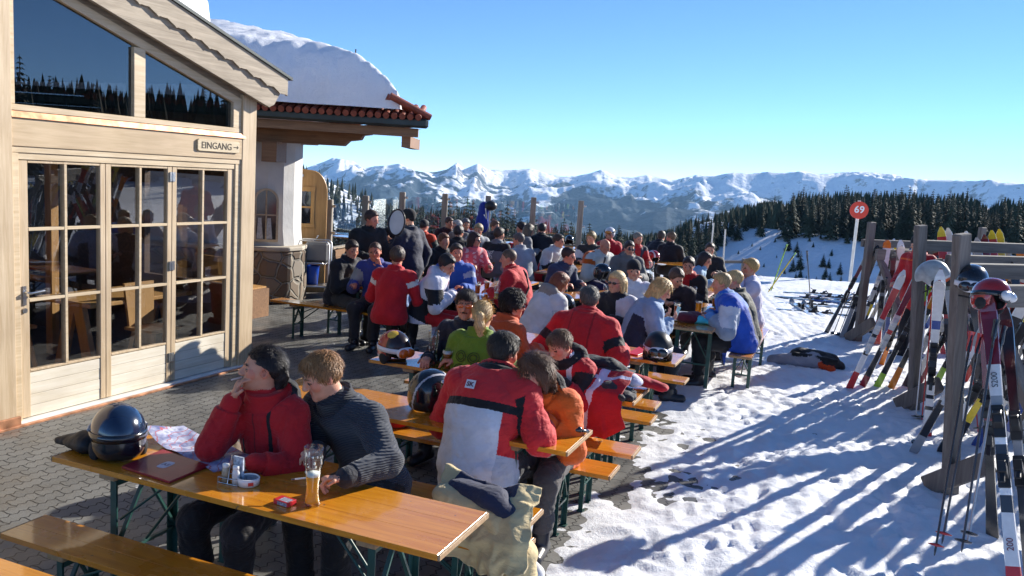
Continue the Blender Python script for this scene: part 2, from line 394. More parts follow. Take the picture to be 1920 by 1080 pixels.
def add_strands(V, Q, style, seed, n):
    """loose locks lying on the hair mass, so that its outline and surface break up"""
    rs = np.random.RandomState(seed+77); C = V[Q].mean(1); e1 = V[Q[:, 1]]-V[Q[:, 0]]; e2 = V[Q[:, 3]]-V[Q[:, 0]]; N_ = np.cross(e1, e2); N_ /= np.linalg.norm(N_, axis=1)[:, None]+1e-9
    out = C-np.array([0, -.016, .02]); ok = np.where(((N_*out).sum(1) > 0) & (C[:, 2] > -.3))[0]
    if not len(ok): return V, Q
    k = rs.choice(ok, n); p = C[k]; nn = out[k]/(np.linalg.norm(out[k], axis=1)[:, None]); l, lift, w = {'buzz': (.010, .25, .0016), 'balding': (.008, .2, .0014), 'short': (.032, .22, .0022), 'full': (.044, .24, .0026), 'curly': (.036, .45, .0032), 'bob': (.075, .06, .0026), 'long': (.085, .06, .0026), 'pony': (.06, .08, .0022), 'slick': (.06, .04, .0022)}[style]
    fl = p-np.array([0, -.03, .135]) if style in ('short', 'buzz', 'full', 'curly', 'balding') else np.stack([p[:, 0]*.6, -np.abs(p[:, 1])*.2-.02, -np.full(len(p), .10)], 1)
    if style in ('pony', 'slick'): fl = np.where((p[:, 1] > -.10)[:, None], np.array([0, -.13, .0])-p, np.array([0, -.02, -.1])+0*p)
    if style in ('short', 'full'): fl = fl+np.array([0, .05, 0])*(p[:, 2:3] > .06)
    fl = fl/(np.linalg.norm(fl, axis=1)[:, None]+1e-6)+rs.normal(size=p.shape)*(.34 if style != 'curly' else .9)*(.6 if style in ('bob', 'long', 'slick', 'pony') else 1); t = fl-nn*(fl*nn).sum(1)[:, None]; t /= np.linalg.norm(t, axis=1)[:, None]+1e-6
    s = np.cross(t, nn)*w; L_ = (l*rs.uniform(.55, 1.25, len(p)))[:, None]; p0 = p-nn*.002; p1 = p0+t*L_*.5+nn*L_*lift*.55; p2 = p0+t*L_+nn*L_*lift*rs.uniform(.1, 1.1, len(p))[:, None]
    W_ = np.stack([p0-s, p0+s, p1-s*.8, p1+s*.8, p2-s*.15, p2+s*.15], 1).reshape(-1, 3); b = np.arange(len(p))[:, None]*6+len(V)
    return np.concatenate([V, W_]), np.concatenate([Q, np.concatenate([b+np.array([0, 1, 3, 2]), b+np.array([2, 3, 5, 4])])])
SEATS = []
def person(label, hpx, yaw, lean=14, curve=12, hdir=None, hpitch=12, hroll=0, R='table', L='table', sc=1., pad=.022, J=(40, 42, 50), P=(30, 30, 34), B=(40, 40, 46),
           S=(206, 150, 122), H=(60, 42, 30), hair='short', hat=None, glasses=None, rules=None, collar=True, C=None, hood=None, hem=.04, seat=.48, stand=False,
           legs=None, group=None, xy=None, belly=0., gloves=None, knit='', hz=None, fat=1., legspread=.12, twist=0., strap=None, seed=None, mous=False, hfine=None, wide=1., curlR=.5, curlL=.5, side=0):
    seed = seed if seed is not None else len(SEATS)+3
    a1 = RAD(lean); a2 = RAD(lean+curve); hy = RAD((hdir-yaw) if hdir is not None else 0)
    hip = v3(0, 0, (seat+.10*sc) if not stand else .93*sc)
    up1 = unit(v3(math.tan(RAD(side)), math.sin(a1), math.cos(a1))); up2 = unit(v3(math.tan(RAD(side*1.2)), math.sin(a2), math.cos(a2)))
    chest = hip+up1*.29*sc; upper = chest+up2*.17*sc; nb = upper+up2*.065*sc
    fw2 = v3(0, math.cos(a2), -math.sin(a2)); ct, st = math.cos(RAD(twist)), math.sin(RAD(twist))
    sx = v3(ct, st, 0)
    sh = {1: upper+sx*.172*sc*fat-up2*.015, -1: upper-sx*.172*sc*fat-up2*.015}
    # head frame
    cy, sy = math.cos(hy), math.sin(hy); cp, sp = math.cos(RAD(hpitch)), math.sin(RAD(hpitch)); cr, sr = math.cos(RAD(hroll)), math.sin(RAD(hroll))
    Rz = np.array([[cy, -sy, 0], [sy, cy, 0], [0, 0, 1.]]); Rx = np.array([[1, 0, 0], [0, cp, sp], [0, -sp, cp]]); Ry = np.array([[cr, 0, sr], [0, 1, 0], [-sr, 0, cr]])
    HR = Rz@Rx@Ry; hs = sc**.5
    hc = nb+unit(v3(math.tan(RAD(side))*.7, math.sin(a2*.75), math.cos(a2*.75)))*.085*sc+HR@v3(0, .012, .075)*hs
    T = lambda p: hc+HR@(np.asarray(p, float)*hs)
    # placement from the head's pixel
    th = RAD(yaw-90); Rw = np.array([[math.cos(th), -math.sin(th)], [math.sin(th), math.cos(th)]])
    if xy is None:
        w = G(hpx[0], hpx[1], hc[2] if hz is None else hz); xy = w[:2]-Rw@hc[:2]
    dist = math.hypot(*xy); h = hfine or min(max(dist/827*.95, .0055), .0135)
    SEATS.append((label, xy, dist, h))
    lo = v3(-.62, -.45, 0 if True else 0)-.0; hi = v3(.62, .95, hc[2]+.2)
    toloc = lambda q: np.append(Rw.T@(np.asarray(q[:2], float)-np.asarray(xy)), q[2])
    root = empty('person', (xy[0], xy[1], 0), th, label, 'person', group)
    F = Field(lo-.03, hi+.03, h); p = pad; F.bias = {PELV: .10, NECK: .012, HEADS: -.002, COLLAR: -.012, EYE: .001, BROW: .0022, CUFF: -.004}
    rf = max(.0085, .68*h)
    # torso
    F.cap(hip+v3(0, .0, .02), chest, (.150+p)*fat, (.158+p)*fat, TORSO, .05, flat=(0, 1, -.2), fs=1.32)
    F.cap(chest, upper-up2*.03, (.158+p)*fat, (.138+p)*fat, TORSO, .05, flat=fw2, fs=1.36)
    if belly: F.ell(hip+up1*.14+v3(0, .08, 0), (.15, .10+belly, .15), TORSO, .06)
    F.cap(sh[-1], sh[1], (.066+p*.8)*sc, (.066+p*.8)*sc, TORSO, .05)
    F.cap(upper, nb+up2*.01, .088*sc+p*.5, .064*sc, TORSO, .05)
    F.ell(hip+v3(0, -.02, 0), v3(.175+p*.4, .135+p*.4, .115)*sc*fat, PELV, .04)
    if hem: F.cap(hip+up1*.08, hip+v3(0, .015, -hem), (.158+p)*fat, (.176+p)*fat, HEM, .03, flat=(0, 1, -.2), fs=1.22)
    # neck and head
    F.cap(nb-up2*.03, T((0, -.012, -.06)), .056*sc, .054*sc, NECK, .02)
    head_shape(F, T, HR, wide)
    if mous:
        for s in (-1, 1): F.cap(T((0, .091, -.043)), T((s*.024, .084, -.048)), .0055, .004, BROW, .006)
    if collar:
        ca = unit(T((0, -.02, -.07))-(nb-up2*.02)); F.ring(nb+ca*.012-fw2*.008, unit(ca+up2), .080+p*.25, .016, .030, COLLAR, .02)
    if hood:
        b = -fw2; F.ell(nb+b*.085-up2*.01, (.135, .07, .085), HOOD, .03); F.cap(nb+b*.04+sx*.09, nb+fw2*.06+sx*.06, .035, .02, HOOD, .02); F.cap(nb+b*.04-sx*.09, nb+fw2*.06-sx*.06, .035, .02, HOOD, .02)
    # arms
    JJ = dict(hip=hip, chest=chest, upper=upper, nb=nb, up=unit(upper-hip), fw=unit(v3(0, math.cos(a1), -math.sin(a1))), sx=sx, hc=hc, T=T)
    pre = {'table': ((.14, .45, .835), (-.35, 1, 0), (0, 0, -1)), 'in': ((.02, .40, .85), (-.8, .5, 0), (0, 0, -1)), 'lap': ((.12, .33, .665), (-.2, 1, -.1), (0, 0, -1)),
           'down': ((.30, .04, .80), (0, .1, -1), (-1, 0, 0)), 'fold': ((-.03, .34, .87), (-1, .1, 0), (0, 0, -1)), 'pocket': ((.2, .10, .92), (-.3, .3, -1), (-1, 0, 0)), 'front': ((.1, .38, 1.12), (-.3, 1, .2), (-.5, 0, -.5))}
    for sg, A, ua, fa, cu in ((1, R, RUA, RFA, curlR), (-1, L, LUA, LFA, curlL)):
        S0 = sh[sg]; hint = v3(sg*.55, -.35, -.8)
        if isinstance(A, str) and A == 'mouth': wpos, f, n = T((sg*.045, .125, -.085)), unit(HR@v3(-sg*.35, -.25, .9)), HR@v3(-sg*.2, -1, 0); wpos = wpos-f*.10; hint = v3(sg*.4, .1, -1)
        elif isinstance(A, str): q, f, n = pre[A]; wpos = v3(q[0]*sg, q[1], q[2]); f = v3(f[0]*sg, f[1], f[2]); n = v3(n[0]*sg, n[1], n[2]); wpos = wpos-unit(f)*.08
        else:
            q, f, n = A[:3]; f = unit(v3(*f)); n = v3(*n); q = v3(*q)
            if len(A) > 3 and A[3] == 'world':
                q = toloc(q); f = np.append(Rw.T@f[:2], f[2]); n = np.append(Rw.T@n[:2], n[2])
            wpos = q-f*.085
            if len(A) > 4: hint = v3(*A[4])
        E_, W = ik(S0, wpos, .285*sc, .262*sc, hint); JJ['el%d' % sg] = E_; JJ['wr%d' % sg] = W; JJ['sh%d' % sg] = S0
        F.cap(S0, E_, (.056+p)*sc, (.046+p)*sc, ua, .035); F.cap(E_, W-unit(W-E_)*.015, (.047+p)*sc, (.033+p*.75)*sc, fa, .02)
        fr = unit(W-E_); F.cap(W-fr*.03, W-fr*.008, (.036+p*.7)*sc, (.036+p*.7)*sc, CUFF, .006)
        if gloves: F.cap(W-fr*.02, W+unit(f)*.02, .036, .04, HAND, .01)
        hand_shape(F, W+fr*.008, f, n, HAND, sg*(1 if True else 1), cu, rf*(1.25 if gloves else 1.))
    # legs
    for sg in (1, -1):
        hj = hip+v3(sg*.09*sc, .03, -.02)
        if stand: kn = v3(sg*.105, .035, .50*sc); an = v3(sg*.12, -.01+sg*.03, .10); toe = an+v3(sg*.03, .15, -.055)
        else:
            q = (legs or {}).get(sg); kn = v3(*(q[0] if q else (sg*(legspread+.02), .45*sc, .53*sc+.0))); an = v3(*(q[1] if q else (sg*legspread, .42*sc, .12))); toe = v3(*(q[2] if q and len(q) > 2 else an+v3(sg*.02, .15, -.07)))
        F.cap(hj, kn, .092*sc*fat, .066*sc, LEG, .04); F.cap(kn, an+v3(0, 0, .06), .066*sc, .058*sc, LEG, .03)
        F.cap(an+v3(0, -.005, .12), an, .060, .056, BOOT, .01); F.cap(an+v3(0, -.05, -.06), toe, .052, .048, BOOT, .03, flat=(0, 0, 1), fs=1.1)
    cl = (TORSO, RUA, RFA, LUA, LFA, HEM, PELV, LEG, HOOD)
    F.noise(.0085 if not knit else .005, 10.0, seed, cl); F.noise(.013 if not knit else .008, 4.2, seed+50, cl)
    if not stand:
        ys = F.ax[1]; iz = F.ax[2]; w_ = ys < .16; F.D[:, w_, :] = np.maximum(F.D[:, w_, :], (seat+.003-iz)[None, None, :].astype(np.float32)) if legs is None else F.D[:, w_, :]
    F.D[:, :, 0] = np.maximum(F.D[:, :, 0], .001)
    V, Q, ids = F.polygonize()
    Cm = C or J; sk = skin(*S)
    mats = [cloth(*J, kind=knit)]*5+[cloth(*gloves) if gloves else sk, cloth(*P), cloth(*P), M('boot_%d_%d_%d' % B, srgb(*B), .35, .1), sk, M('lip_%d' % S[0], srgb(S[0]*.90, S[1]*.76, S[2]*.74), .45, .08), M('eye_dark', (.085, .06, .05), .2, 0), hairmat(*H), sk, cloth(*Cm, kind=knit), cloth(*(hood if isinstance(hood, tuple) else J)), cloth(*J, kind=knit), cloth(*Cm), M('skin_cheek_%d' % S[0], srgb(min(255, S[0]*1.01), S[1]*.88, S[2]*.86), .5, .08, sss=.12)]
    fi = ids[Q[:, 0]].astype(np.int32)
    # majority smoothing of the face ids
    for c in range(1, 4): pass
    mi = fi.copy()
    if rules:
        P3 = V[Q].mean(1); q = type('q', (), {})(); q.id = fi; d = P3-hip
        q.t = d@JJ['up']; q.x = d@sx; q.y = d@JJ['fw']; q.P = P3; q.z = P3[:, 2]
        q.body = np.isin(fi, (TORSO, HEM)); q.arms = np.isin(fi, (RUA, RFA, LUA, LFA)); q.J = JJ
        q.au = np.zeros(len(fi))
        for sg, ua, fa in ((1, RUA, RFA), (-1, LUA, LFA)):
            for i_, a_, b_, o_ in ((ua, 'sh%d' % sg, 'el%d' % sg, 0), (fa, 'el%d' % sg, 'wr%d' % sg, 1)):
                w = fi == i_; dd = JJ[b_]-JJ[a_]; q.au[w] = o_+((P3[w]-JJ[a_])@dd)/(dd@dd)
        for col, fn in rules:
            w = fn(q)
            m_ = cloth(*col) if isinstance(col, tuple) else col
            if m_ not in mats[19:]: mats.append(m_)
            mi[w] = len(mats)-1 if m_ not in mats[19:-1] else 19+mats[19:].index(m_)
    body = mesh_np('body', V, Q, mats, mi, root)
    if hair and hair != 'bald':
        Fh = make_hair(hair, h, seed); Vh, Qh, _ = Fh.polygonize()
        if h < .0105: Vh, Qh = add_strands(Vh, Qh, hair, seed, 2400 if h < .007 else 1100)
        mesh_np('hair', Vh@(HR*hs).T+hc, Qh, [hairmat(*H)], 0, root)
    if glasses:
        mb = MB(); 
        for s in (-1, 1):
            mb.ell((s*.031, .094, .006), (.027, .009, .016), 14); mb.tube([(s*.055, .092, .008), (s*.079, .04, .01), (s*.082, -.01, .006)], .003, 6)
        mb.tube([(-.012, .105, .008), (0, .108, .011), (.012, .105, .008)], .003, 6)
        o = mb.build('sunglasses', M('lens_%s' % glasses, {'dark': (.008, .008, .01), 'orange': (.75, .14, .02), 'clear': (.05, .05, .06)}[glasses], .06, 0, coat=1.), root)
        o.matrix_local = Matrix.Translation(hc.tolist()) @ Matrix((HR*hs).tolist()).to_4x4()
    if hat:
        kind, col = hat; Fh = Field((-.17, -.2, -.14), (.17, .22, .22), max(h*.9, .005))
        if kind == 'beanie':
            Fh.ell((0, -.014, .045), (.092, .112, .105), 0); ln = np.interp(Fh.ax[1], [-.12, 0, .1], [-.04, .005, .035])
            Fh.D = np.maximum(Fh.D, (ln[None, :, None]-Fh.ax[2][None, None, :]).astype(np.float32)+0*Fh.D); mt = cloth(*col, kind='knit')
        elif kind == 'cap':
            Fh.ell((0, -.012, .045), (.086, .106, .088), 0); ln = np.interp(Fh.ax[1], [-.12, 0, .1], [.01, .02, .045])
            Fh.D = np.maximum(Fh.D, (ln[None, :, None]-Fh.ax[2][None, None, :]).astype(np.float32)+0*Fh.D); Fh.ell((0, .12, .046), (.07, .07, .008), 0, .01); mt = cloth(*col)
        else:
            Fh.ell((0, -.016, .035), (.108, .128, .118), 0); ln = np.interp(Fh.ax[1], [-.14, -.02, .03, .06, .12], [-.10, -.09, -.02, .035, .05])
            Fh.D = np.maximum(Fh.D, (ln[None, :, None]-Fh.ax[2][None, None, :]).astype(np.float32)+0*Fh.D); Fh.D = np.maximum(Fh.D, -(np.sqrt((Fh.ax[0]/.085)[:, None, None]**2+((Fh.ax[1]+.0)/.104)[None, :, None]**2+((Fh.ax[2]-.02)/.098)[None, None, :]**2)-1).astype(np.float32)*-.085*-1*-1) if False else Fh.D
            mt = M('helmet_shell_%d_%d_%d' % col, srgb(*col), .22, .04, coat=.6)
        head_obj({'beanie': 'beanie', 'cap': 'cap', 'helmet': 'helmet'}[kind], Fh, hc, mt, root, HR*hs)
        if kind == 'helmet':
            mb = MB(); mb.tube([(.112*math.sin(t), -.016+.134*math.cos(t), .075-.01*math.cos(t)) for t in np.linspace(0, 6.28, 25)], .012, 6, caps=False)
            mb.ell((0, .112, .078), (.07, .022, .036), 16, mi=1)
            o = mb.build('goggles', [M('strap_black', (.02, .02, .02), .6), M('lens_amber', (.5, .2, .03), .08, 0, coat=1.)], root); o.matrix_local = Matrix.Translation(hc.tolist()) @ Matrix((HR*hs).tolist()).to_4x4()
    if strap:
        mb = MB(); b = -JJ['fw']
        pts = [upper+sx*.10*strap+b*.10+v3(0, 0, .05), upper+sx*.02*strap+b*(.14+p), chest-sx*.08*strap+b*(.14+p), hip+v3(0, 0, .12)-sx*.19*strap+b*.06]
        mb.tube(pts, .016, 6); mb.build('shoulder_strap', cloth(20, 20, 24), root)
    root['_j'] = 0; del root['_j']
    JJ['root'] = root; JJ['Rw'] = Rw; JJ['xy'] = np.asarray(xy); JJ['HR'] = HR
    JJ['world'] = lambda q: np.append(Rw@np.asarray(q)[:2]+np.asarray(xy), np.asarray(q)[2])
    return JJ
# ------------------------------------------------------------------ light, sky, air
SUN_AZ, SUN_EL = 39.5, 22.5
SUNV = v3(math.cos(RAD(SUN_EL))*math.cos(RAD(SUN_AZ)), math.cos(RAD(SUN_EL))*math.sin(RAD(SUN_AZ)), math.sin(RAD(SUN_EL)))
W = bpy.data.worlds.new('World'); SC.world = W; W.use_nodes = True
_n, _l = W.node_tree.nodes, W.node_tree.links
sky = _n.new('ShaderNodeTexSky'); sky.sky_type = 'NISHITA'; sky.sun_disc = False; sky.sun_elevation = RAD(SUN_EL); sky.sun_rotation = RAD(90-SUN_AZ)
sky.altitude = 1700; sky.air_density = .5; sky.dust_density = 0; sky.ozone_density = 3.2
_hs = _n.new('ShaderNodeHueSaturation'); _hs.inputs['Saturation'].default_value = 1.1; _l.new(sky.outputs[0], _hs.inputs['Color']); _l.new(_hs.outputs[0], _n['Background'].inputs[0]); _n['Background'].inputs[1].default_value = .128
sl = bpy.data.lights.new('sun', 'SUN'); sl.energy = 5.0; sl.angle = RAD(.5); sl.color = (1, .94, .84)
so = bpy.data.objects.new('sun', sl); COL.objects.link(so); so.rotation_euler = Vector((-SUNV).tolist()).to_track_quat('-Z', 'Y').to_euler(); so.location = (20, 20, 30)
SC.view_settings.view_transform = 'Standard'; SC.view_settings.look = 'None'; SC.view_settings.gamma = 1; SC.view_settings.exposure = 0.9
SC.cycles.use_denoising = True; SC.cycles.max_bounces = 8; SC.cycles.transparent_max_bounces = 24; SC.cycles.volume_bounces = 1; SC.cycles.caustics_reflective = False; SC.cycles.caustics_refractive = False
# ------------------------------------------------------------------ noise
def vnoise(x, y, seed=0):
    xi = np.floor(x).astype(np.int64); yi = np.floor(y).astype(np.int64); fx = x-xi; fy = y-yi
    fx = fx*fx*(3-2*fx); fy = fy*fy*(3-2*fy)
    def hsh(a, b):
        n = (a*374761393+b*668265263+seed*1274126177) & 0xffffffff; n = ((n ^ (n >> 13))*1274126177) & 0xffffffff
        return ((n ^ (n >> 16)) & 0xffff)/65535.
    return (hsh(xi, yi)*(1-fx)+hsh(xi+1, yi)*fx)*(1-fy)+(hsh(xi, yi+1)*(1-fx)+hsh(xi+1, yi+1)*fx)*fy
def fbm(x, y, o=4, seed=0, g=.5):
    s = 0; a = 1; t = 0
    for i in range(o): s = s+a*vnoise(x, y, seed+i*17); t += a; a *= g; x = x*2.03+3.1; y = y*2.03+7.7
    return s/t
def ridged(x, y, o=5, seed=0, g=.52):
    s = 0; a = 1; t = 0
    for i in range(o): s = s+a*(1-np.abs(2*vnoise(x, y, seed+i*13)-1))**1.6; t += a; a *= g; x = x*2.07+1.3; y = y*2.07+4.1
    return s/t
def sstep(a, b, x): t = np.clip((x-a)/(b-a), 0, 1); return t*t*(3-2*t)
def grid_mesh(name, X, Y, Z, mat, kind='structure', keep=None):
    n, m = X.shape; V = np.stack([X, Y, Z], 2).reshape(-1, 3); I = np.arange(n*m).reshape(n, m)
    Q = np.stack([I[:-1, :-1], I[1:, :-1], I[1:, 1:], I[:-1, 1:]], 2).reshape(-1, 4)
    if keep is not None: Q = Q[keep[:-1, :-1].ravel()]
    o = mesh_np(name, V, Q, [mat], 0); tag(o, kind=kind); return o
# ------------------------------------------------------------------ snow materials
def snow_mat(name, c=(.86, .88, .92), b1=(18, .02), b2=(90, .006), dirt=0.):
    m, N, L, bs = newmat(name); tc = N.new('ShaderNodeTexCoord')
    no = N.new('ShaderNodeTexNoise'); no.inputs['Scale'].default_value = 1.3; no.inputs['Detail'].default_value = 8; L.new(tc.outputs['Object'], no.inputs['Vector'])
    cr = ramp(N, [(.3, tuple(x*(.93-dirt) for x in c)), (.6, c)]); L.new(no.outputs['Fac'], cr.inputs[0]); L.new(cr.outputs[0], bs.inputs['Base Color'])
    bs.inputs['Roughness'].default_value = .55; bs.inputs['Specular IOR Level'].default_value = .3
    prev = None
    for sc_, di in (b1, b2):
        n2 = N.new('ShaderNodeTexNoise'); n2.inputs['Scale'].default_value = sc_; n2.inputs['Detail'].default_value = 6; n2.inputs['Roughness'].default_value = .62; L.new(tc.outputs['Object'], n2.inputs['Vector'])
        bp = N.new('ShaderNodeBump'); bp.inputs['Strength'].default_value = .8; bp.inputs['Distance'].default_value = di; L.new(n2.outputs['Fac'], bp.inputs['Height'])
        if prev: L.new(prev.outputs[0], bp.inputs['Normal'])
        prev = bp
    L.new(prev.outputs[0], bs.inputs['Normal']); _mats[name] = m; return m
SNOW = snow_mat('trodden_snow', (.86, .88, .92), b1=(14, .014), dirt=.08); SNOWF = snow_mat('field_snow', b1=(.5, .25), b2=(4, .04)); SNOWR = snow_mat('roof_snow_surface', (.9, .91, .93), (5, .03), (40, .008))
# ------------------------------------------------------------------ terrain round the hut
UX, UY = math.cos(RAD(-21.65)), math.sin(RAD(-21.65))          # along the tables; v runs across them
def uv(u, v): return (u*UX-v*UY, u*UY+v*UX)
KR = [0, 20, 26, 40, 100, 200, 320, 450, 800, 2000]
KPX = {-1200: [-.1, -.1, -1, -3, -10, -20, -30, -40, -60, -200], 300: [-.1, -.1, -1, -4, -14, -24, -30, -40, -90, -420], 600: [-.1, -.15, -2.5, -8, -22, -33, -42, -60, -130, -560], 1100: [-.1, -.15, -1.2, -5, -18, -26, -32, -45, -120, -560],
       1300: [-.1, -.12, -.9, -3, -9.5, -12, -15, -20, -80, -520], 1600: [-.1, -.12, -.8, -2.6, -8.6, -11, -12.5, -11, -30, -500], 1900: [-.1, -.12, -.8, -2.6, -8.6, -11, -12, -8, -18, -480],
       2700: [-.1, -.12, -.6, -2, -7, -8, -2, 8, 20, -200], 4500: [-.1, -.12, -.4, -1, -4, -2, 8, 22, 40, 60]}
_kphi = np.array(sorted(math.atan((p-960)/FPX) for p in KPX)); _kz = np.array([KPX[p] for p in sorted(KPX)], float)
def terrain_z(x, y):
    x = np.asarray(x, float); y = np.asarray(y, float); r = np.hypot(x, y); ph = np.arctan2(x, y)
    cols = np.stack([np.interp(r, KR, k) for k in _kz], -1); pc = np.clip(ph, _kphi[0], _kphi[-1]); i = np.clip(np.searchsorted(_kphi, pc)-1, 0, len(_kphi)-2)
    t = (pc-_kphi[i])/(_kphi[i+1]-_kphi[i]); t = t*t*(3-2*t)
    z = np.take_along_axis(cols, i[..., None], -1)[..., 0]*(1-t)+np.take_along_axis(cols, (i+1)[..., None], -1)[..., 0]*t
    pxx = 960+FPX*np.tan(np.clip(ph, -1.2, 1.2)); wg = sstep(1230, 1330, pxx)*(1-sstep(2300, 2900, pxx))*(np.abs(ph) < 1.2)
    near = np.interp(r, [0, 20, 26, 40, 95], [-.1, -.12, -.9, -4.5, -29]); plane = -70+.36*(.79*x+.61*y); level = np.interp(r, [0, 238, 300, 450, 800, 2000], [-7.6, -7., -13, -34, -90, -500])
    zo = np.where(r < 95, near, np.where(r > 238, level, np.maximum(-29, np.minimum(plane, level)))); z = z*(1-wg)+zo*wg
    return z+(fbm(x/38., y/38., 3, 5)-.5)*np.clip((r-24)/60., 0, 1)*1.6*np.clip(r/250, .35, 3)
phs = np.concatenate([np.linspace(-math.pi, -1.2, 24)[:-1], np.linspace(-1.2, 1.4, 420), np.linspace(1.4, math.pi, 24)[1:]]); rs_ = np.concatenate([[.0], np.geomspace(6, 2600, 150)])
PH, RR = np.meshgrid(phs, rs_, indexing='ij'); TX, TY = RR*np.sin(PH), RR*np.cos(PH)
grid_mesh('snow_slope', TX, TY, terrain_z(TX, TY), SNOWF)
# trodden snow beside the terrace
gx = np.concatenate([np.arange(-3.6, 6.5, .034), np.arange(6.5, 17, .08)]); gy = np.concatenate([np.arange(1.2, 11, .034), np.arange(11, 23.5, .07)]); X, Y = np.meshgrid(gx, gy, indexing='ij')
u_, v_ = X*UX+Y*UY, -X*UY+Y*UX
ub = np.interp(v_, [0, 4, 5.5, 8.3, 9.0, 10, 12, 14, 20], [-1.55, -1.65, -1.65, -1.65, -2.4, -3.0, -3.5, -3.9, -5.0])
nz = fbm(X*2.1, Y*2.1, 5, 3)-.5
e = u_-ub+nz*1.15
lump = (fbm(X*7.5, Y*7.5, 4, 9, .62)-.5)*.024+(fbm(X*.8, Y*.8, 2, 21)-.5)*.05+np.maximum(ridged(X*5.2, Y*5.2, 3, 31)-.58, 0)*.045
Z = -.035+sstep(-.5, .45, e)*.048+sstep(.2, 2.2, e)*.03+lump*sstep(-.3, .6, e)*1.+(fbm(X*16, Y*16, 3, 77)-.5)*.018*sstep(-.4, .1, e)
_rs = np.random.RandomState(4)
for i in range(1300):   # boot prints
    if i < 900: cx_, cy_ = uv(_rs.uniform(-1.2, 3.2), _rs.uniform(2.2, 14))
    else: cx_, cy_ = _rs.uniform(-.5, 9), _rs.uniform(3, 20)
    a0 = _rs.uniform(0, 6.3); i0, i1 = np.searchsorted(gx, [cx_-.24, cx_+.24]); j0, j1 = np.searchsorted(gy, [cy_-.24, cy_+.24])
    if i1-i0 < 3 or j1-j0 < 3: continue
    xx = X[i0:i1, j0:j1]-cx_; yy = Y[i0:i1, j0:j1]-cy_; a_ = (xx*math.cos(a0)+yy*math.sin(a0))/.15; b_ = (-xx*math.sin(a0)+yy*math.cos(a0))/.058; rr2 = a_*a_+b_*b_
    Z[i0:i1, j0:j1] += (-.013*np.exp(-rr2**2)+.006*np.exp(-(rr2-1.9)**2*1.4))*sstep(.0, .8, e[i0:i1, j0:j1])
for (x0_, y0_, x1_, y1_) in ((3.0, 3.0, 5.2, 21), (2.4, 3.2, 6.2, 21), (1.6, 5.0, 7.5, 19), (4.0, 3, 3.2, 20)):   # ski tracks
    d_ = np.hypot(x1_-x0_, y1_-y0_); nx_, ny_ = -(y1_-y0_)/d_, (x1_-x0_)/d_; ds = (X-x0_)*nx_+(Y-y0_)*ny_+.18*np.sin(Y*.45+x0_)
    for o_ in (-.11, .11): Z -= .012*np.exp(-((ds-o_)/.036)**2)*sstep(.3, 1., e)
edge = np.minimum(np.minimum(17-X, 1e9), 23.4-Y); Z = np.where(edge < 1.2, Z-(1.2-edge)*.16, Z)
grid_mesh('snow', X, Y, Z, SNOW, keep=(Z > -.03) | (Z < -.036))
# paved terrace
m, N, L, bs = newmat('interlocking_pavers'); tc = N.new('ShaderNodeTexCoord'); mp = N.new('ShaderNodeMapping'); mp.inputs['Rotation'].default_value = (0, 0, RAD(21.65+90)); L.new(tc.outputs['Object'], mp.inputs['Vector'])
sx_ = N.new('ShaderNodeSeparateXYZ'); L.new(mp.outputs[0], sx_.inputs[0])
def mth(op, a, b=None, c=None):
    q = N.new('ShaderNodeMath'); q.operation = op
    for i, k in enumerate((a, b, c)):
        if k is None: continue
        if isinstance(k, (int, float)): q.inputs[i].default_value = k
        else: L.new(k, q.inputs[i])
    return q.outputs[0]
tri = mth('MULTIPLY', mth('PINGPONG', sx_.outputs[0], .033), .72); tri2 = mth('MULTIPLY', mth('PINGPONG', sx_.outputs[1], .05), .22)
cb = N.new('ShaderNodeCombineXYZ'); L.new(mth('ADD', sx_.outputs[0], tri2), cb.inputs[0]); L.new(mth('ADD', sx_.outputs[1], tri), cb.inputs[1])
br = N.new('ShaderNodeTexBrick'); L.new(cb.outputs[0], br.inputs['Vector']); br.inputs['Scale'].default_value = 1; br.inputs['Brick Width'].default_value = .198; br.inputs['Row Height'].default_value = .099; br.inputs['Mortar Size'].default_value = .0052; br.inputs['Mortar Smooth'].default_value = .2
br.inputs['Color1'].default_value = (.195, .192, .178, 1); br.inputs['Color2'].default_value = (.150, .149, .140, 1); br.inputs['Mortar'].default_value = (.02, .02, .02, 1)
dn = N.new('ShaderNodeTexNoise'); dn.inputs['Scale'].default_value = 1.6; dn.inputs['Detail'].default_value = 9; dn.inputs['Roughness'].default_value = .65; L.new(tc.outputs['Object'], dn.inputs['Vector'])
cr = ramp(N, [(.34, (.55, .54, .53)), (.58, (1, 1, 1))]); L.new(dn.outputs['Fac'], cr.inputs[0])
mx = N.new('ShaderNodeMixRGB'); mx.blend_type = 'MULTIPLY'; mx.inputs[0].default_value = .8; L.new(br.outputs['Color'], mx.inputs[1]); L.new(cr.outputs[0], mx.inputs[2])
sn = N.new('ShaderNodeTexNoise'); sn.inputs['Scale'].default_value = 2.6; sn.inputs['Detail'].default_value = 10; sn.inputs['Roughness'].default_value = .72; L.new(tc.outputs['Object'], sn.inputs['Vector'])
sr = ramp(N, [(.655, (0, 0, 0)), (.70, (1, 1, 1))]); L.new(sn.outputs['Fac'], sr.inputs[0])
mx2 = N.new('ShaderNodeMixRGB'); L.new(sr.outputs[0], mx2.inputs[0]); L.new(mx.outputs[0], mx2.inputs[1]); mx2.inputs[2].default_value = (.8, .82, .86, 1); L.new(mx2.outputs[0], bs.inputs['Base Color'])
rr = ramp(N, [(.4, (.35,)*3), (.6, (.8,)*3)]); L.new(dn.outputs['Fac'], rr.inputs[0]); L.new(rr.outputs[0], bs.inputs['Roughness'])
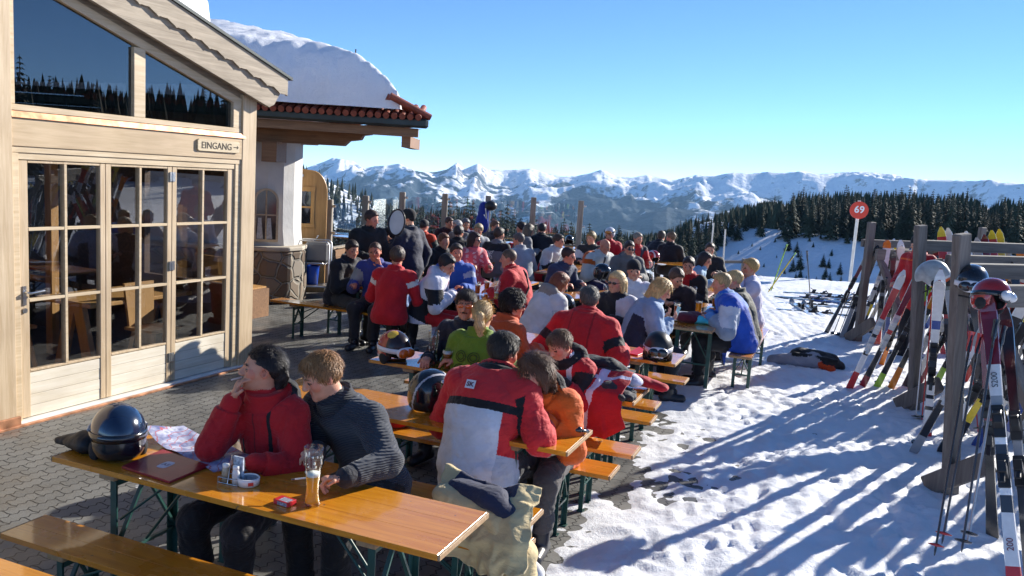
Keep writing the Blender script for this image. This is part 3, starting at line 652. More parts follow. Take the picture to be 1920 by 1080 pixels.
bp = N.new('ShaderNodeBump'); bp.inputs['Strength'].default_value = 1; bp.inputs['Distance'].default_value = .012; iv = N.new('ShaderNodeInvert'); L.new(br.outputs['Fac'], iv.inputs['Color']); L.new(iv.outputs[0], bp.inputs['Height'])
bp2 = N.new('ShaderNodeBump'); bp2.inputs['Strength'].default_value = .4; bp2.inputs['Distance'].default_value = .006; gn = N.new('ShaderNodeTexNoise'); gn.inputs['Scale'].default_value = 60; gn.inputs['Detail'].default_value = 5; L.new(tc.outputs['Object'], gn.inputs['Vector']); L.new(gn.outputs['Fac'], bp2.inputs['Height']); L.new(bp.outputs[0], bp2.inputs['Normal']); L.new(bp2.outputs[0], bs.inputs['Normal'])
PAVER = m
MB().add([(-14, -6, 0), (3.4, -6, 0), (3.4, 20.3, 0), (-14, 20.3, 0)], [(0, 1, 2, 3)]).build('paved_terrace', PAVER, kind='structure')
# ------------------------------------------------------------------ far mountains
SKY = [(300, 350), (480, 330), (540, 322), (575, 310), (600, 301), (613, 295), (630, 298), (650, 301), (672, 315), (690, 311), (715, 309), (737, 306), (755, 315), (775, 321), (800, 322), (825, 317), (843, 304), (858, 316), (870, 311), (882, 306), (900, 317), (930, 318), (955, 317), (981, 315), (1005, 322), (1038, 330), (1065, 329), (1090, 324), (1112, 317), (1140, 330), (1170, 332), (1194, 327), (1215, 331), (1245, 337), (1288, 327), (1320, 329), (1355, 321), (1385, 324), (1420, 321), (1440, 323), (1462, 321), (1480, 319), (1510, 326), (1560, 322), (1600, 321), (1650, 326), (1700, 334), (1760, 336), (1800, 337), (1830, 331), (1850, 338), (1920, 341), (2100, 345)]
def mountain_mat():
    m, N, L, bs = newmat('alpine_snow_and_forest'); ge = N.new('ShaderNodeNewGeometry'); sp = N.new('ShaderNodeSeparateXYZ'); L.new(ge.outputs['Position'], sp.inputs[0]); sn_ = N.new('ShaderNodeSeparateXYZ'); L.new(ge.outputs['Normal'], sn_.inputs[0])
    def no(sc, det=8, st=(1, 1, 1), ro=.6):
        mp = N.new('ShaderNodeMapping'); mp.inputs['Scale'].default_value = st; L.new(ge.outputs['Position'], mp.inputs['Vector']); q = N.new('ShaderNodeTexNoise'); q.inputs['Scale'].default_value = sc; q.inputs['Detail'].default_value = det; q.inputs['Roughness'].default_value = ro; L.new(mp.outputs[0], q.inputs['Vector']); return q.outputs['Fac']
    def mt(op, a, b):
        q = N.new('ShaderNodeMath'); q.operation = op
        for i, k in enumerate((a, b)):
            if isinstance(k, (int, float)): q.inputs[i].default_value = k
            else: L.new(k, q.inputs[i])
        return q.outputs[0]
    # forest: likely low down, thinning out upwards, broken by clearings
    hgt = mt('MULTIPLY', sp.outputs[2], -1/900.)
    f = mt('ADD', mt('ADD', mt('MULTIPLY', no(1/700., 9), 1.5), mt('MULTIPLY', no(1/160., 6), .55)), hgt)
    fr = ramp(N, [(.0, (0, 0, 0)), (1, (1, 1, 1))]); fm = N.new('ShaderNodeMapRange'); L.new(f, fm.inputs[0]); fm.inputs[1].default_value = 1.15; fm.inputs[2].default_value = 1.22
    rk = mt('SUBTRACT', mt('MULTIPLY', no(1/90., 8), 1.), sn_.outputs[2]); rm = N.new('ShaderNodeMapRange'); L.new(rk, rm.inputs[0]); rm.inputs[1].default_value = -.28; rm.inputs[2].default_value = -.16
    c1 = N.new('ShaderNodeMixRGB'); L.new(rm.outputs[0], c1.inputs[0]); c1.inputs[1].default_value = (.86, .88, .92, 1); c1.inputs[2].default_value = (.16, .16, .17, 1)
    c2 = N.new('ShaderNodeMixRGB'); L.new(fm.outputs[0], c2.inputs[0]); L.new(c1.outputs[0], c2.inputs[1]); c2.inputs[2].default_value = (.014, .032, .050, 1)
    L.new(c2.outputs[0], bs.inputs['Base Color']); bs.inputs['Roughness'].default_value = .8; bs.inputs['Specular IOR Level'].default_value = .1
    bp = N.new('ShaderNodeBump'); bp.inputs['Strength'].default_value = .7; bp.inputs['Distance'].default_value = 40; L.new(no(1/120., 9), bp.inputs['Height']); L.new(bp.outputs[0], bs.inputs['Normal'])
    return m
MOUNT = mountain_mat()
ph = np.linspace(math.atan((260-960)/FPX), math.atan((2150-960)/FPX), 760); rr_ = np.geomspace(2900, 13500, 210)
PH, RR = np.meshgrid(ph, rr_, indexing='ij'); X, Y = RR*np.sin(PH), RR*np.cos(PH); px = 960+FPX*np.tan(PH[:, 0])
sky_y = np.interp(px, [p[0] for p in SKY], [p[1] for p in SKY]); hz = HOR+0.0646*(px-960); el = (hz-sky_y)/(FPX/np.cos(PH[:, 0]))
t = (RR-2900)/(11300-2900)
low = np.interp(t.ravel(), [0, .12, .3, .5, .72, 1., 1.26], [-760, -640, -430, -330, -150, 0, -500]).reshape(t.shape)
rdg = ridged(X/2600.+.3*Y/2600., Y/3300., 6, 4)-.42; fine = ridged(X/820., Y/820., 5, 40)-.42
amp = np.interp(t.ravel(), [0, .15, .45, .8, 1, 1.26], [120, 420, 620, 560, 330, 300]).reshape(t.shape)
spur = ridged(X/1300.+.0*Y, (Y+X)/5200., 4, 77)-.42
Z = low+amp*(rdg*.75+spur*.55)+amp*.30*fine
# foreland ridges seen in the photograph below the skyline
for (c, R0, w_, top) in (([(560, 420), (700, 400), (900, 392), (1020, 392), (1100, 412), (1180, 392), (1240, 372), (1300, 380), (1400, 398), (1600, 400)], 6300, 700, 1.), ([(500, 380), (760, 380), (900, 362), (1010, 352), (1120, 372), (1200, 350), (1260, 356), (1340, 345), (1440, 338), (1560, 352), (1700, 352), (1900, 362)], 8600, 900, 1.)):
    yy = np.interp(px, [q[0] for q in c], [q[1] for q in c]); hh = (hz-yy)/(FPX/np.cos(PH[:, 0]))*R0
    R1 = R0+400*(fbm(px/170., px*0, 3, 8)-.5)*2
    bump = hh[:, None]+(rdg*150+fine*130)-np.abs(RR-R1[:, None])*.42
    Z = np.maximum(Z, bump)
for it in range(3):
    ang = (Z-CAMH)/RR; mx_ = ang.max(1); d = (el-mx_)
    wgt = sstep(.45, .95, t)
    Z = Z+d[:, None]*RR*np.clip(wgt, .02, 1); ang = (Z-CAMH)/RR; lim = el[:, None]
    Z = np.where(ang > lim, CAMH+lim*RR-(ang-lim)*RR*.15, Z)
grid_mesh('mountains', X, Y, Z, MOUNT)
# wooded hill on the left, beyond the fence
c = [(480, 285), (540, 300), (575, 316), (620, 338), (660, 356), (720, 386), (780, 400), (850, 402), (960, 416), (1060, 425), (1150, 452)]
ph = np.linspace(math.atan((420-960)/FPX), math.atan((1180-960)/FPX), 150); rr_ = np.linspace(420, 1500, 60); PH, RR = np.meshgrid(ph, rr_, indexing='ij'); X, Y = RR*np.sin(PH), RR*np.cos(PH); px = 960+FPX*np.tan(PH[:, 0])
yy = np.interp(px, [q[0] for q in c], [q[1]+9 for q in c]); R1 = 1000.; hh = (HOR+0.0646*(px-960)-yy)/(FPX/np.cos(PH[:, 0]))*R1
def hill_z(X, Y):
    R = np.hypot(X, Y); pxx = 960+FPX*X/Y; y_ = np.interp(pxx, [q[0] for q in c], [q[1]+9 for q in c]); h_ = (HOR+0.0646*(pxx-960)-y_)/FPX*np.cos(np.arctan2(X, Y))*R1
    return h_+(fbm(X/120., Y/120., 4, 50)-.5)*24-np.abs(R-R1)*np.where(R < R1, .16, .5)
grid_mesh('wooded_hill', X, Y, hill_z(X, Y), SNOWF)
# ------------------------------------------------------------------ spruces
BARK = M('spruce_bark', (.09, .065, .05), .9, .3, 20)
def needle(name, c):
    m, N, L, bs = newmat(name); oi = N.new('ShaderNodeObjectInfo'); ge = N.new('ShaderNodeTexCoord'); no = N.new('ShaderNodeTexNoise'); no.inputs['Scale'].default_value = 5; no.inputs['Detail'].default_value = 4; L.new(ge.outputs['Object'], no.inputs['Vector'])
    cr = ramp(N, [(.3, tuple(x*.6 for x in c)), (.7, tuple(x*1.35 for x in c))]); L.new(no.outputs['Fac'], cr.inputs[0])
    hs = N.new('ShaderNodeHueSaturation'); mr = N.new('ShaderNodeMapRange'); L.new(oi.outputs['Random'], mr.inputs[0]); mr.inputs[3].default_value = .7; mr.inputs[4].default_value = 1.35; L.new(mr.outputs[0], hs.inputs['Value']); L.new(cr.outputs[0], hs.inputs['Color']); L.new(hs.outputs[0], bs.inputs['Base Color'])
    bs.inputs['Roughness'].default_value = .75; bs.inputs['Specular IOR Level'].default_value = .2; _mats[name] = m; return m
NEED = needle('spruce_needles', (.030, .045, .028))
def spruce_mb(seed, tiers=15, sparse=0.):
    """unit-height spruce: drooping branch fans in tiers round a tapered trunk"""
    R = random.Random(seed); mb = MB(); mb.tube([(0, 0, -.03), (0, 0, .5), (0, 0, .97)], [.016, .010, .002], 6, mi=1)
    for t in range(tiers):
        z = .07+.90*(t/(tiers-1))**.92; rad = (.205-.015*R.random())*(1-(z-.05)/.97)**.85+.008; nb = max(6, int(15-8*t/tiers)); a0 = R.random()*6.28
        for b in range(nb):
            if R.random() < sparse*.5: continue
            a = a0+6.283*b/nb+R.uniform(-.25, .25); r = rad*R.uniform(.62, 1.15); dz = r*R.uniform(.28, .55); w = r*R.uniform(.22, .34)
            ca, sa = math.cos(a), math.sin(a)
            for k, (f0, f1, ww) in enumerate(((.08, .5, .8), (.38, .8, 1.), (.68, 1.05, .7))):
                j = R.uniform(-.2, .2)*w; zc = lambda f: z-dz*f*f+R.uniform(-.006, .006)
                p = lambda f, s: (ca*r*f-sa*(s*w*ww+j), sa*r*f+ca*(s*w*ww+j), zc(f)-abs(s)*.35*w)
                mb.add([p(f0, 0), p((f0+f1)/2, -1), p(f1, -.15), p(f1, .15), p((f0+f1)/2, 1)], [(0, 1, 2), (0, 2, 3), (0, 3, 4)], 0)
    mb.add([(-.006, 0, .95), (.006, 0, .95), (0, 0, 1.0)], [(0, 1, 2)], 0)
    return mb
SPR = [spruce_mb(s, 22+s % 4, .10).build('spruce_tree', [NEED, BARK]) for s in range(6)]
_used = set()
def place_tree(x, y, z, h, wide, label, group):
    k = rng.randrange(len(SPR)); p = SPR[k]
    if k not in _used: _used.add(k); o = p
    else: o = p.copy(); COL.objects.link(o)
    o.location = (x, y, z-.02*h); o.rotation_euler = (0, 0, rng.uniform(0, 6.28)); o.scale = (h*wide, h*wide, h); tag(o, label, 'tree', group)
def tree_at(px, top, r, label, group, wide=1.):
    ph = math.atan((px-960)/FPX); x, y = r*math.sin(ph), r*math.cos(ph); z = float(terrain_z(x, y)); zt = CAMH+(horizon(px)-top)/FPX*y
    place_tree(x, y, z, max(3., zt-z), wide, label, group)
TOPR = [(1100, 432), (1150, 424), (1190, 432), (1230, 425), (1260, 415), (1285, 400), (1320, 398), (1350, 385), (1385, 375), (1420, 368), (1460, 366), (1485, 350), (1520, 353), (1560, 350), (1600, 350), (1650, 350), (1700, 353), (1745, 358), (1790, 352), (1830, 376), (1865, 362), (1890, 368), (1920, 360), (1960, 360)]
EDG = [(1100, 240), (1230, 215), (1290, 207), (1400, 215), (1560, 208), (1700, 201), (1930, 197)]
i_ = 0
for row in range(2):
    p = 1095+row*4
    while p < 1950:
        top = np.interp(p, [q[0] for q in TOPR], [q[1] for q in TOPR])+rng.uniform(-12, 24)+(2-row)*rng.uniform(0, 12); r = np.interp(p, [q[0] for q in EDG], [q[1] for q in EDG])+row*22+rng.uniform(-6, 9)
        tree_at(p, top, r, 'tall dark spruce standing in the ridge forest above the snow slope', 'spruces of the forest on the ridge', rng.uniform(.75, 1.4)); p += rng.uniform(8, 15); i_ += 1
for i in range(46):
    p = rng.uniform(1105, 1345); tree_at(p, np.interp(p, [q[0] for q in TOPR], [q[1] for q in TOPR])+rng.uniform(2, 34), rng.uniform(165, 235), 'tall dark spruce standing in the ridge forest above the snow slope', 'spruces of the forest on the ridge', rng.uniform(.8, 1.2))
TOPL = [(560, 400), (620, 392), (690, 378), (740, 392), (790, 368), (830, 358), (880, 372), (930, 366), (980, 392), (1010, 398), (1060, 408), (1100, 420)]
p = 566
while p < 1105:
    tree_at(p, np.interp(p, [q[0] for q in TOPL], [q[1] for q in TOPL])+rng.uniform(-8, 26), rng.uniform(150, 270), 'dark spruce growing on the drop below the terrace fence', 'spruces below the terrace fence', rng.uniform(.9, 1.3)); p += rng.uniform(9, 15)
for (px, y, hpx) in [(1466, 452, 14), (1472, 470, 28), (1488, 474, 22), (1492, 482, 14), (1446, 455, 9), (1510, 452, 12), (1518, 462, 10), (1540, 500, 26), (1551, 503, 20), (1554, 480, 14), (1580, 455, 26), (1594, 470, 10), (1547, 520, 22), (1500, 520, 20), (1492, 532, 22), (1512, 534, 18), (1531, 538, 22), (1545, 536, 26), (1556, 536, 28), (1573, 514, 24), (1577, 536, 20), (1420, 470, 8), (1452, 482, 6), (1470, 515, 10), (1484, 510, 26), (1497, 505, 34), (1640, 470, 60), (1650, 500, 30), (1620, 500, 24), (1625, 530, 20), (1600, 450, 12), (1560, 450, 10), (1530, 448, 12), (1404, 462, 7), (1380, 475, 8), (1360, 492, 7), (1430, 500, 8), (1410, 520, 9), (1669, 530, 26), (1690, 512, 24)]:
    yy = horizon(px); lo, hi = 45., 330.
    ph = math.atan((px-960)/FPX)
    for r in np.arange(112, 330, 1.):
        zz = float(terrain_z(r*math.sin(ph), r*math.cos(ph)))
        if yy+(CAMH-zz)/(r*math.cos(ph))*FPX <= y: break
    place_tree(r*math.sin(ph), r*math.cos(ph), zz, hpx/FPX*r*math.cos(ph), 1.5, 'young spruce growing alone on the open snow slope', 'young spruces on the snow slope')
for i in range(52):   # the wood across the piste, mirrored in the hut's upper windows
    ph = RAD(rng.uniform(62, 92)); r = rng.uniform(150, 260); x, y = r*math.sin(ph), r*math.cos(ph); z = float(terrain_z(x, y)); place_tree(x, y, z, rng.uniform(13, 20)+max(0, -z)*.8, .95, 'tall spruce mirrored in the upper windows of the hut', 'spruces mirrored in the upper windows')
def far_wood_pts():
    out = []
    for i in range(900):
        ph = RAD(rng.uniform(60, 95)); r = rng.uniform(170, 330); x, y = r*math.sin(ph), r*math.cos(ph); z = float(terrain_z(x, y)); out.append((x, y, z-1, rng.uniform(13, 19)+max(0, -z)*.8))
    return out
# woods that read as one mass: on the hill to the left and behind the ridge
def cones(name, pts):
    Vs, Fs = [], []
    for (x, y, z, h) in pts:
        o = len(Vs); a = rng.random()*6
        for (f, q) in ((.0, .17), (.3, .13), (.55, .085)):
            o = len(Vs)
            for k in range(5): Vs.append((x+math.cos(a+k*1.257)*q*h*rng.uniform(.7, 1.2), y+math.sin(a+k*1.257)*q*h*rng.uniform(.7, 1.2), z+f*h))
            Vs.append((x, y, z+min(1, f+.5)*h))
            for k in range(5): Fs.append((o+k, o+(k+1) % 5, o+5))
    ob = mesh_np(name, np.array(Vs), np.array(Fs), [NEED], 0, smooth=False); tag(ob, kind='stuff'); return ob
pts = []
for i in range(5200):
    ph = rng.uniform(math.atan((430-960)/FPX), math.atan((1170-960)/FPX)); r = rng.uniform(500, 1030); x, y = r*math.sin(ph), r*math.cos(ph)
    if fbm(np.array(x/110.), np.array(y/110.), 3, 61) > .57: continue
    pts.append((x, y, float(hill_z(np.array(x), np.array(y)))-1, rng.uniform(10, 18)))
tag(cones('hillside_forest', pts), 'dark spruce forest with snowy clearings covering the hill', 'forest')
pts = []
for i in range(2300):
    p = rng.uniform(1090, 1960) if i < 1500 else rng.uniform(1180, 1450); ph = math.atan((p-960)/FPX); r = np.interp(p, [q[0] for q in EDG], [q[1] for q in EDG])+(rng.uniform(28, 130) if i < 1500 else rng.uniform(4, 60)); x, y = r*math.sin(ph), r*math.cos(ph); z = float(terrain_z(x, y)); top = np.interp(p, [q[0] for q in TOPR], [q[1] for q in TOPR])+rng.uniform(4, 26); zt = CAMH+(horizon(p)-top)/FPX*y
    if zt-z > 4: pts.append((x, y, z, zt-z))
tag(cones('ridge_forest', pts), 'deep mass of spruces behind the front trees of the ridge', 'forest')
tag(cones('opposite_forest', far_wood_pts()), 'spruce wood across the piste, mirrored in the upper windows', 'forest')
# ------------------------------------------------------------------ the air
hm = bpy.data.materials.new('mountain_air'); hm.use_nodes = True; hn = hm.node_tree.nodes; hn.remove(hn['Principled BSDF'])
pv = hn.new('ShaderNodeVolumePrincipled'); pv.inputs['Color'].default_value = (.42, .70, 1., 1); pv.inputs['Density'].default_value = 3.3e-5; pv.inputs['Anisotropy'].default_value = .0
hm.node_tree.links.new(pv.outputs[0], hn['Material Output'].inputs['Volume'])
tag(MB().box((-15000, -3000, -1100), (15000, 15000, 760)).build('haze', hm), kind='stuff')
# ------------------------------------------------------------------ the hut
HA = np.array([-4.04, 6.65]); HD = unit([.403, .915]); HN = np.array([HD[1], -HD[0]]); HRZ = math.atan2(HD[1], HD[0])
PALE = wood('pale_larch', (.56, .42, .25), (.74, .60, .41), .55, 1., 0); PALEV = wood('pale_larch_upright', (.52, .38, .225), (.70, .55, .37), .55, 1., 2)
GREYW = wood('weathered_boards', (.26, .21, .15), (.48, .40, .30), .7, 1., 0); BEAM = wood('hewn_beam', (.48, .35, .20), (.66, .50, .32), .6, .8, 0)
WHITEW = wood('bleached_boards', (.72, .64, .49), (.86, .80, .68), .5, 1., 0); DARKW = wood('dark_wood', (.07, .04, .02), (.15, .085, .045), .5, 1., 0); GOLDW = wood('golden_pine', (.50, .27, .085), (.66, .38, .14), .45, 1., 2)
BROWNW = wood('brown_timber', (.20, .10, .045), (.34, .18, .085), .6, 1., 0)
COPPER = M('copper_flashing', (.50, .24, .13), .45, .55, 9, .3, 18, metal=.5); STEEL = M('brushed_steel', (.62, .62, .62), .28, .08, 20, metal=1.); WHITEP = M('white_paint', (.80, .79, .76), .45, .05); ZINC = M('dark_zinc', (.035, .045, .045), .45, .2, metal=.3)
def glass_mat(name, tint=(.93, .95, .96), boost=1.0, refl=.55):
    m, N, L, b = newmat(name); N.remove(b); out = N['Material Output']
    tr = N.new('ShaderNodeBsdfTransparent'); tr.inputs[0].default_value = tint+(1,); gl = N.new('ShaderNodeBsdfGlossy'); gl.inputs['Roughness'].default_value = .0; gl.inputs['Color'].default_value = (refl,)*3+(1,) if False else (1, 1, 1, 1)
    fr = N.new('ShaderNodeLayerWeight'); fr.inputs['Blend'].default_value = .5; pw_ = N.new('ShaderNodeMath'); pw_.operation = 'POWER'; pw_.inputs[1].default_value = 4.; L.new(fr.outputs['Facing'], pw_.inputs[0]); mu = N.new('ShaderNodeMath'); mu.operation = 'MULTIPLY_ADD'; mu.inputs[1].default_value = .9; mu.inputs[2].default_value = .045*boost; mu.use_clamp = True; L.new(pw_.outputs[0], mu.inputs[0])
    mx = N.new('ShaderNodeMixShader'); L.new(mu.outputs[0], mx.inputs[0]); L.new(tr.outputs[0], mx.inputs[1]); L.new(gl.outputs[0], mx.inputs[2]); L.new(mx.outputs[0], out.inputs['Surface']); _mats[name] = m; return m
PANE = glass_mat('window_pane', (.92, .93, .94), 1.5); PANEUP = glass_mat('upper_window_pane', (.30, .31, .33), 2.6); CLEARG = glass_mat('windbreak_glass', (.90, .94, .95), 1.3)
def text_mesh(txt, size, mat, parent, M4, ext=.002, name='lettering', bold=0.):
    cu = bpy.data.curves.new('txt', 'FONT'); cu.body = txt; cu.size = size; cu.align_x = 'CENTER'; cu.align_y = 'CENTER'; cu.extrude = ext; cu.offset = bold; cu.resolution_u = 3
    o = bpy.data.objects.new('txt', cu); COL.objects.link(o); dg = bpy.context.evaluated_depsgraph_get(); me = bpy.data.meshes.new_from_object(o.evaluated_get(dg)); bpy.data.objects.remove(o)
    me.materials.clear(); me.materials.append(mat); r = bpy.data.objects.new(name, me); COL.objects.link(r); r.parent = parent; r.matrix_local = M4; return r
hut = empty('mountain_hut', (HA[0], HA[1], 0), HRZ, 'timber mountain hut with big glazed folding doors and a carved bargeboard', 'building')
hp = lambda mb, name, mat, par=hut, bev=.004: mb.build(name, mat, par, bevel=bev)
hp(MB().box((-.30, -.06, 0), (-.05, .14, 3.75)), 'corner_post', PALEV); hp(MB().box((2.53, -.05, 0), (2.74, .15, 2.98)), 'corner_post', PALEV)
hp(MB().box((-.05, -.045, 2.295), (2.53, .14, 2.52)), 'lintel_beam', BEAM)
mb = MB().box((-4.0, -.02, 0), (-.30, .14, 4.6)); hp(mb, 'side_wall', PALEV)
mb = MB(); mb.box((-.05, -.03, .0), (.02, .1, 2.245)); mb.box((2.45, -.03, .0), (2.53, .1, 2.245)); mb.box((-.05, -.034, 2.245), (2.53, .1, 2.295)); mb.box((.02, -.022, 2.19), (2.45, .09, 2.245)); hp(mb, 'door_frame', PALE)
mb = MB(); mb.box((-.05, -.07, -.02), (2.6, .1, .032)); hp(mb, 'threshold', M('white_rail', (.78, .77, .73), .35, .1)); hp(MB().box((-.35, -.10, -.03), (2.62, -.07, .018)), 'base_flashing', COPPER)
hp(MB().box((-.32, -.085, -.03), (-.03, -.06, .09)), 'base_flashing', COPPER)
for k, (a, b) in enumerate(((.022, .845), (.848, 1.606), (1.610, 2.448))):
    mb = MB(); zt, zb = 2.188, .04; gl, gr = a+(.085 if k == 0 else .058), b-(.055 if k < 2 else .09)
    mb.box((a, -.012, zb), (gl, .045, zt)); mb.box((gr, -.012, zb), (b, .045, zt)); mb.box((gl, -.011, 2.165), (gr, .044, zt)); mb.box((gl, -.011, .425), (gr, .044, .447))
    d = hp(mb, 'door', PALEV)
    mb = MB()
    for q in range(4): mb.box((gl, -.004-(q % 2)*.0015, zb+q*.0955), (gr, .035, zb+q*.0955+.0925))
    hp(mb, 'door_panel', WHITEW, d, .002)
    mb = MB(); c = (gl+gr)/2; mb.box((c-.013, -.014, .447), (c+.013, .042, 2.165))
    for z in (1.035, 1.625): mb.box((gl, -.0125, z-.013), (c-.013, .041, z+.013)); mb.box((c+.013, -.0125, z-.013), (gr, .041, z+.013))
    hp(mb, 'muntin', PALE, d, .002); hp(MB().box((gl, .012, .447), (gr, .018, 2.165)), 'pane', PANE, d, 0)
    if k == 0:
        mb = MB(); mb.box((.045, -.022, 1.0), (.075, -.012, 1.16)); mb.tube([(.06, -.02, 1.11), (.06, -.065, 1.11), (.085, -.075, 1.105), (.20, -.072, 1.115)], .009, 8); hp(mb, 'handle', STEEL, d, 0)
        mb = MB(); mb.tube([(.06, -.012, .955), (.06, -.024, .955)], .022, 12); hp(mb, 'lock', STEEL, d, 0)
    if k == 1:
        for z in (2.09, 1.215, .29):
            mb = MB(); mb.box((1.575, -.022, z-.045), (1.605, -.0125, z+.045)); mb.box((1.612, -.022, z-.045), (1.640, -.0125, z+.045)); mb.tube([(1.608, -.024, z-.04), (1.608, -.024, z+.04)], .006, 8); hp(mb, 'hinge', STEEL, d, 0)
# gable windows
ztop = lambda s: 3.21+.297*(3.12-s)
OFF = -.15
wf = MB(); slope = lambda s: 3.62-.305*s
wf.box((-.05, -.03, 2.575), (2.53, .08, 2.625)); wf.box((-.05, -.028, 2.625), (0, .08, 3.64)); wf.box((1.14, -.028, 2.625), (1.27, .08, 3.25)); wf.box((2.41, -.028, 2.625), (2.53, .08, 2.9))
wf.prism([(-.05, -.03, slope(-.05)), (2.53, -.03, slope(2.53)), (2.53, -.03, slope(2.53)+.085), (-.05, -.03, slope(-.05)+.085)], (0, .11, 0))
g = hp(wf, 'gable_window', PALE)
mb = MB(); mb.prism([(0, .01, 2.625), (1.14, .01, 2.625), (1.14, .01, slope(1.14)), (0, .01, slope(0))], (0, .006, 0)); hp(mb, 'pane', PANEUP, g, 0)
mb = MB(); mb.prism([(1.27, .01, 2.625), (2.41, .01, 2.625), (2.41, .01, slope(2.41)), (1.27, .01, slope(1.27))], (0, .006, 0)); hp(mb, 'pane', PANEUP, g, 0)
mb = MB(); mb.prism([(-.05, -.062, 2.522), (-.05, -.04, 2.572), (-.05, -.032, 2.572), (-.05, -.032, 2.522)], (2.62, 0, 0)); hp(mb, 'copper_sill', COPPER, bev=0)
mb = MB(); mb.prism([(-.30, 0, slope(-.3)+.085), (2.74, 0, slope(2.74)+.085), (2.74, 0, ztop(2.74)-.11), (-.30, 0, ztop(-.3)-.11)], (0, .14, 0)); hp(mb, 'gable_wall', GREYW, bev=0)
# roof, bargeboards with a carved edge, snow
mb = MB(); mb.prism([(-4.5, OFF-.05, ztop(-4.5)), (3.14, OFF-.05, ztop(3.14)), (3.14, OFF-.05, ztop(3.14)+.03), (-4.5, OFF-.05, ztop(-4.5)+.03)], (0, 8, 0)); hp(mb, 'roof', ZINC, bev=0)
mb = MB(); mb.prism([(-4.5, OFF+.05, ztop(-4.5)-.10), (3.05, OFF+.05, ztop(3.05)-.10), (3.05, OFF+.05, ztop(3.05)-.002), (-4.5, OFF+.05, ztop(-4.5)-.002)], (0, 7.7, 0)); hp(mb, 'soffit', BROWNW, bev=0)
mb = MB(); pts = [(-4.5, OFF, ztop(-4.5)-.16), (-4.5, OFF, ztop(-4.5)-.42), (2.82, OFF, ztop(2.82)-.42), (2.90, OFF, ztop(2.9)-.36), (3.02, OFF, ztop(3.02)-.16)]
mb.prism(pts, (0, .045, 0)); hp(mb, 'bargeboard', GREYW, bev=.003)
pts = [(-4.5, OFF-.03, ztop(-4.5)-.004), (-4.5, OFF-.03, ztop(-4.5)-.19)]; s = -4.5
low = []
while s < 3.09:
    k = (s+4.5)/.21; f = k-math.floor(k); low.append((s, OFF-.03, ztop(s)-.185-.022*abs(math.sin(math.pi*f))-(.012 if .42 < f < .58 else 0))); s += .021
top = [(2.69, OFF-.03, ztop(2.69)-.004)]
vs = []; fs = []
for (a, b, c_) in low: vs += [(a, b, ztop(a)-.004), (a, b, c_), (a, b+.028, ztop(a)-.004), (a, b+.028, c_)]
mb = MB(); n_ = len(low)
for i in range(n_-1): o = i*4; fs += [(o, o+4, o+5, o+1), (o+2, o+3, o+7, o+6), (o+1, o+5, o+7, o+3)]
mb.add(vs, fs); mb.add(vs[-4:], [(0, 1, 3, 2)]); hp(mb, 'carved_bargeboard', GREYW, bev=0)
def snow_cap(name, fx, nx, ny, parent=None):
    P = [[fx(i/(nx-1), j/(ny-1)) for j in range(ny)] for i in range(nx)]; P = np.array(P); V = P.reshape(-1, 3); I = np.arange(nx*ny).reshape(nx, ny); Q = np.stack([I[:-1, :-1], I[1:, :-1], I[1:, 1:], I[:-1, 1:]], 2).reshape(-1, 4); return mesh_np(name, V, Q, [SNOWR], 0, parent)
def hs_(a, b):
    s = -4.4+a*6.55; y = OFF+.10+b*7; e = min(1, min(1-a, 1)*6.55/.35, b*7/.35+.0); e = math.sqrt(max(0, 1-(1-min(1, e))**2)); return (s+.0, y-(.1*e), ztop(s)+.028+.42*e+.05*(float(fbm(np.array(s*1.3), np.array(y*1.3), 3, 4))-.5)*e)
snow_cap('roof_snow', hs_, 70, 60, hut)
# interior: dark panelled room with a counter, a table and stools
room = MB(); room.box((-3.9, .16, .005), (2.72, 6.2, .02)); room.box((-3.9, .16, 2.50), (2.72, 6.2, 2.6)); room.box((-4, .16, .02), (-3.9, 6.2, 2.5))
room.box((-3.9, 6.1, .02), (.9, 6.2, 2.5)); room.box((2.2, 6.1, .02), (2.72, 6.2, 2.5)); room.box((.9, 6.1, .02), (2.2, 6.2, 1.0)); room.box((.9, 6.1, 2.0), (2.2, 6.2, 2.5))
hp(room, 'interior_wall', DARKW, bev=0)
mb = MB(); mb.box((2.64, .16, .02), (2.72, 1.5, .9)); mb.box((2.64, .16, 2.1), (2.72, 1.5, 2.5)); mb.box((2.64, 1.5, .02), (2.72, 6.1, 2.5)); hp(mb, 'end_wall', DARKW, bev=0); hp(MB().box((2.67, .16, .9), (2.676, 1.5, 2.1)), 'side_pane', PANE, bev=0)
def inside(name, label, cat, s, y, build):
    w = HA+HD*s-HN*y; r = empty(name, (w[0], w[1], .02), HRZ, label, cat); build(r); return r
def b_counter(r):
    mb = MB(); mb.box((-.25, -.3, 0), (.25, .9, .86)); mb.build('front_panel', GOLDW, r, bevel=.01); MB().box((-.3, -.36, .86), (.3, .95, .92)).build('counter_top', wood('counter_wood', (.55, .40, .20), (.70, .54, .30), .4), r, bevel=.01)
inside('bar_counter', 'light wooden counter standing inside the first door leaf', 'counter', .05, 1.0, b_counter)
def b_table(r):
    MB().box((-.7, -.4, .70), (.7, .4, .745)).build('tabletop', GOLDW, r, bevel=.008)
    for x in (-.55, .55):
        mb = MB(); mb.prism([(x-.03, -.3, 0), (x-.03, -.16, 0), (x-.03, .02, .7), (x-.03, -.12, .7)], (.06, 0, 0)); mb.build('leg', GOLDW, r); mb = MB(); mb.prism([(x-.025, .3, 0), (x-.025, .16, 0), (x-.025, -.02, .69), (x-.025, .12, .69)], (.05, 0, 0)); mb.build('leg', GOLDW, r)
inside('wooden_table', 'pine table with splayed legs inside the third door leaf', 'table', 2.0, 1.15, b_table); inside('wooden_table', 'pine table deeper in the room behind the middle door leaf', 'table', .9, 2.6, b_table)
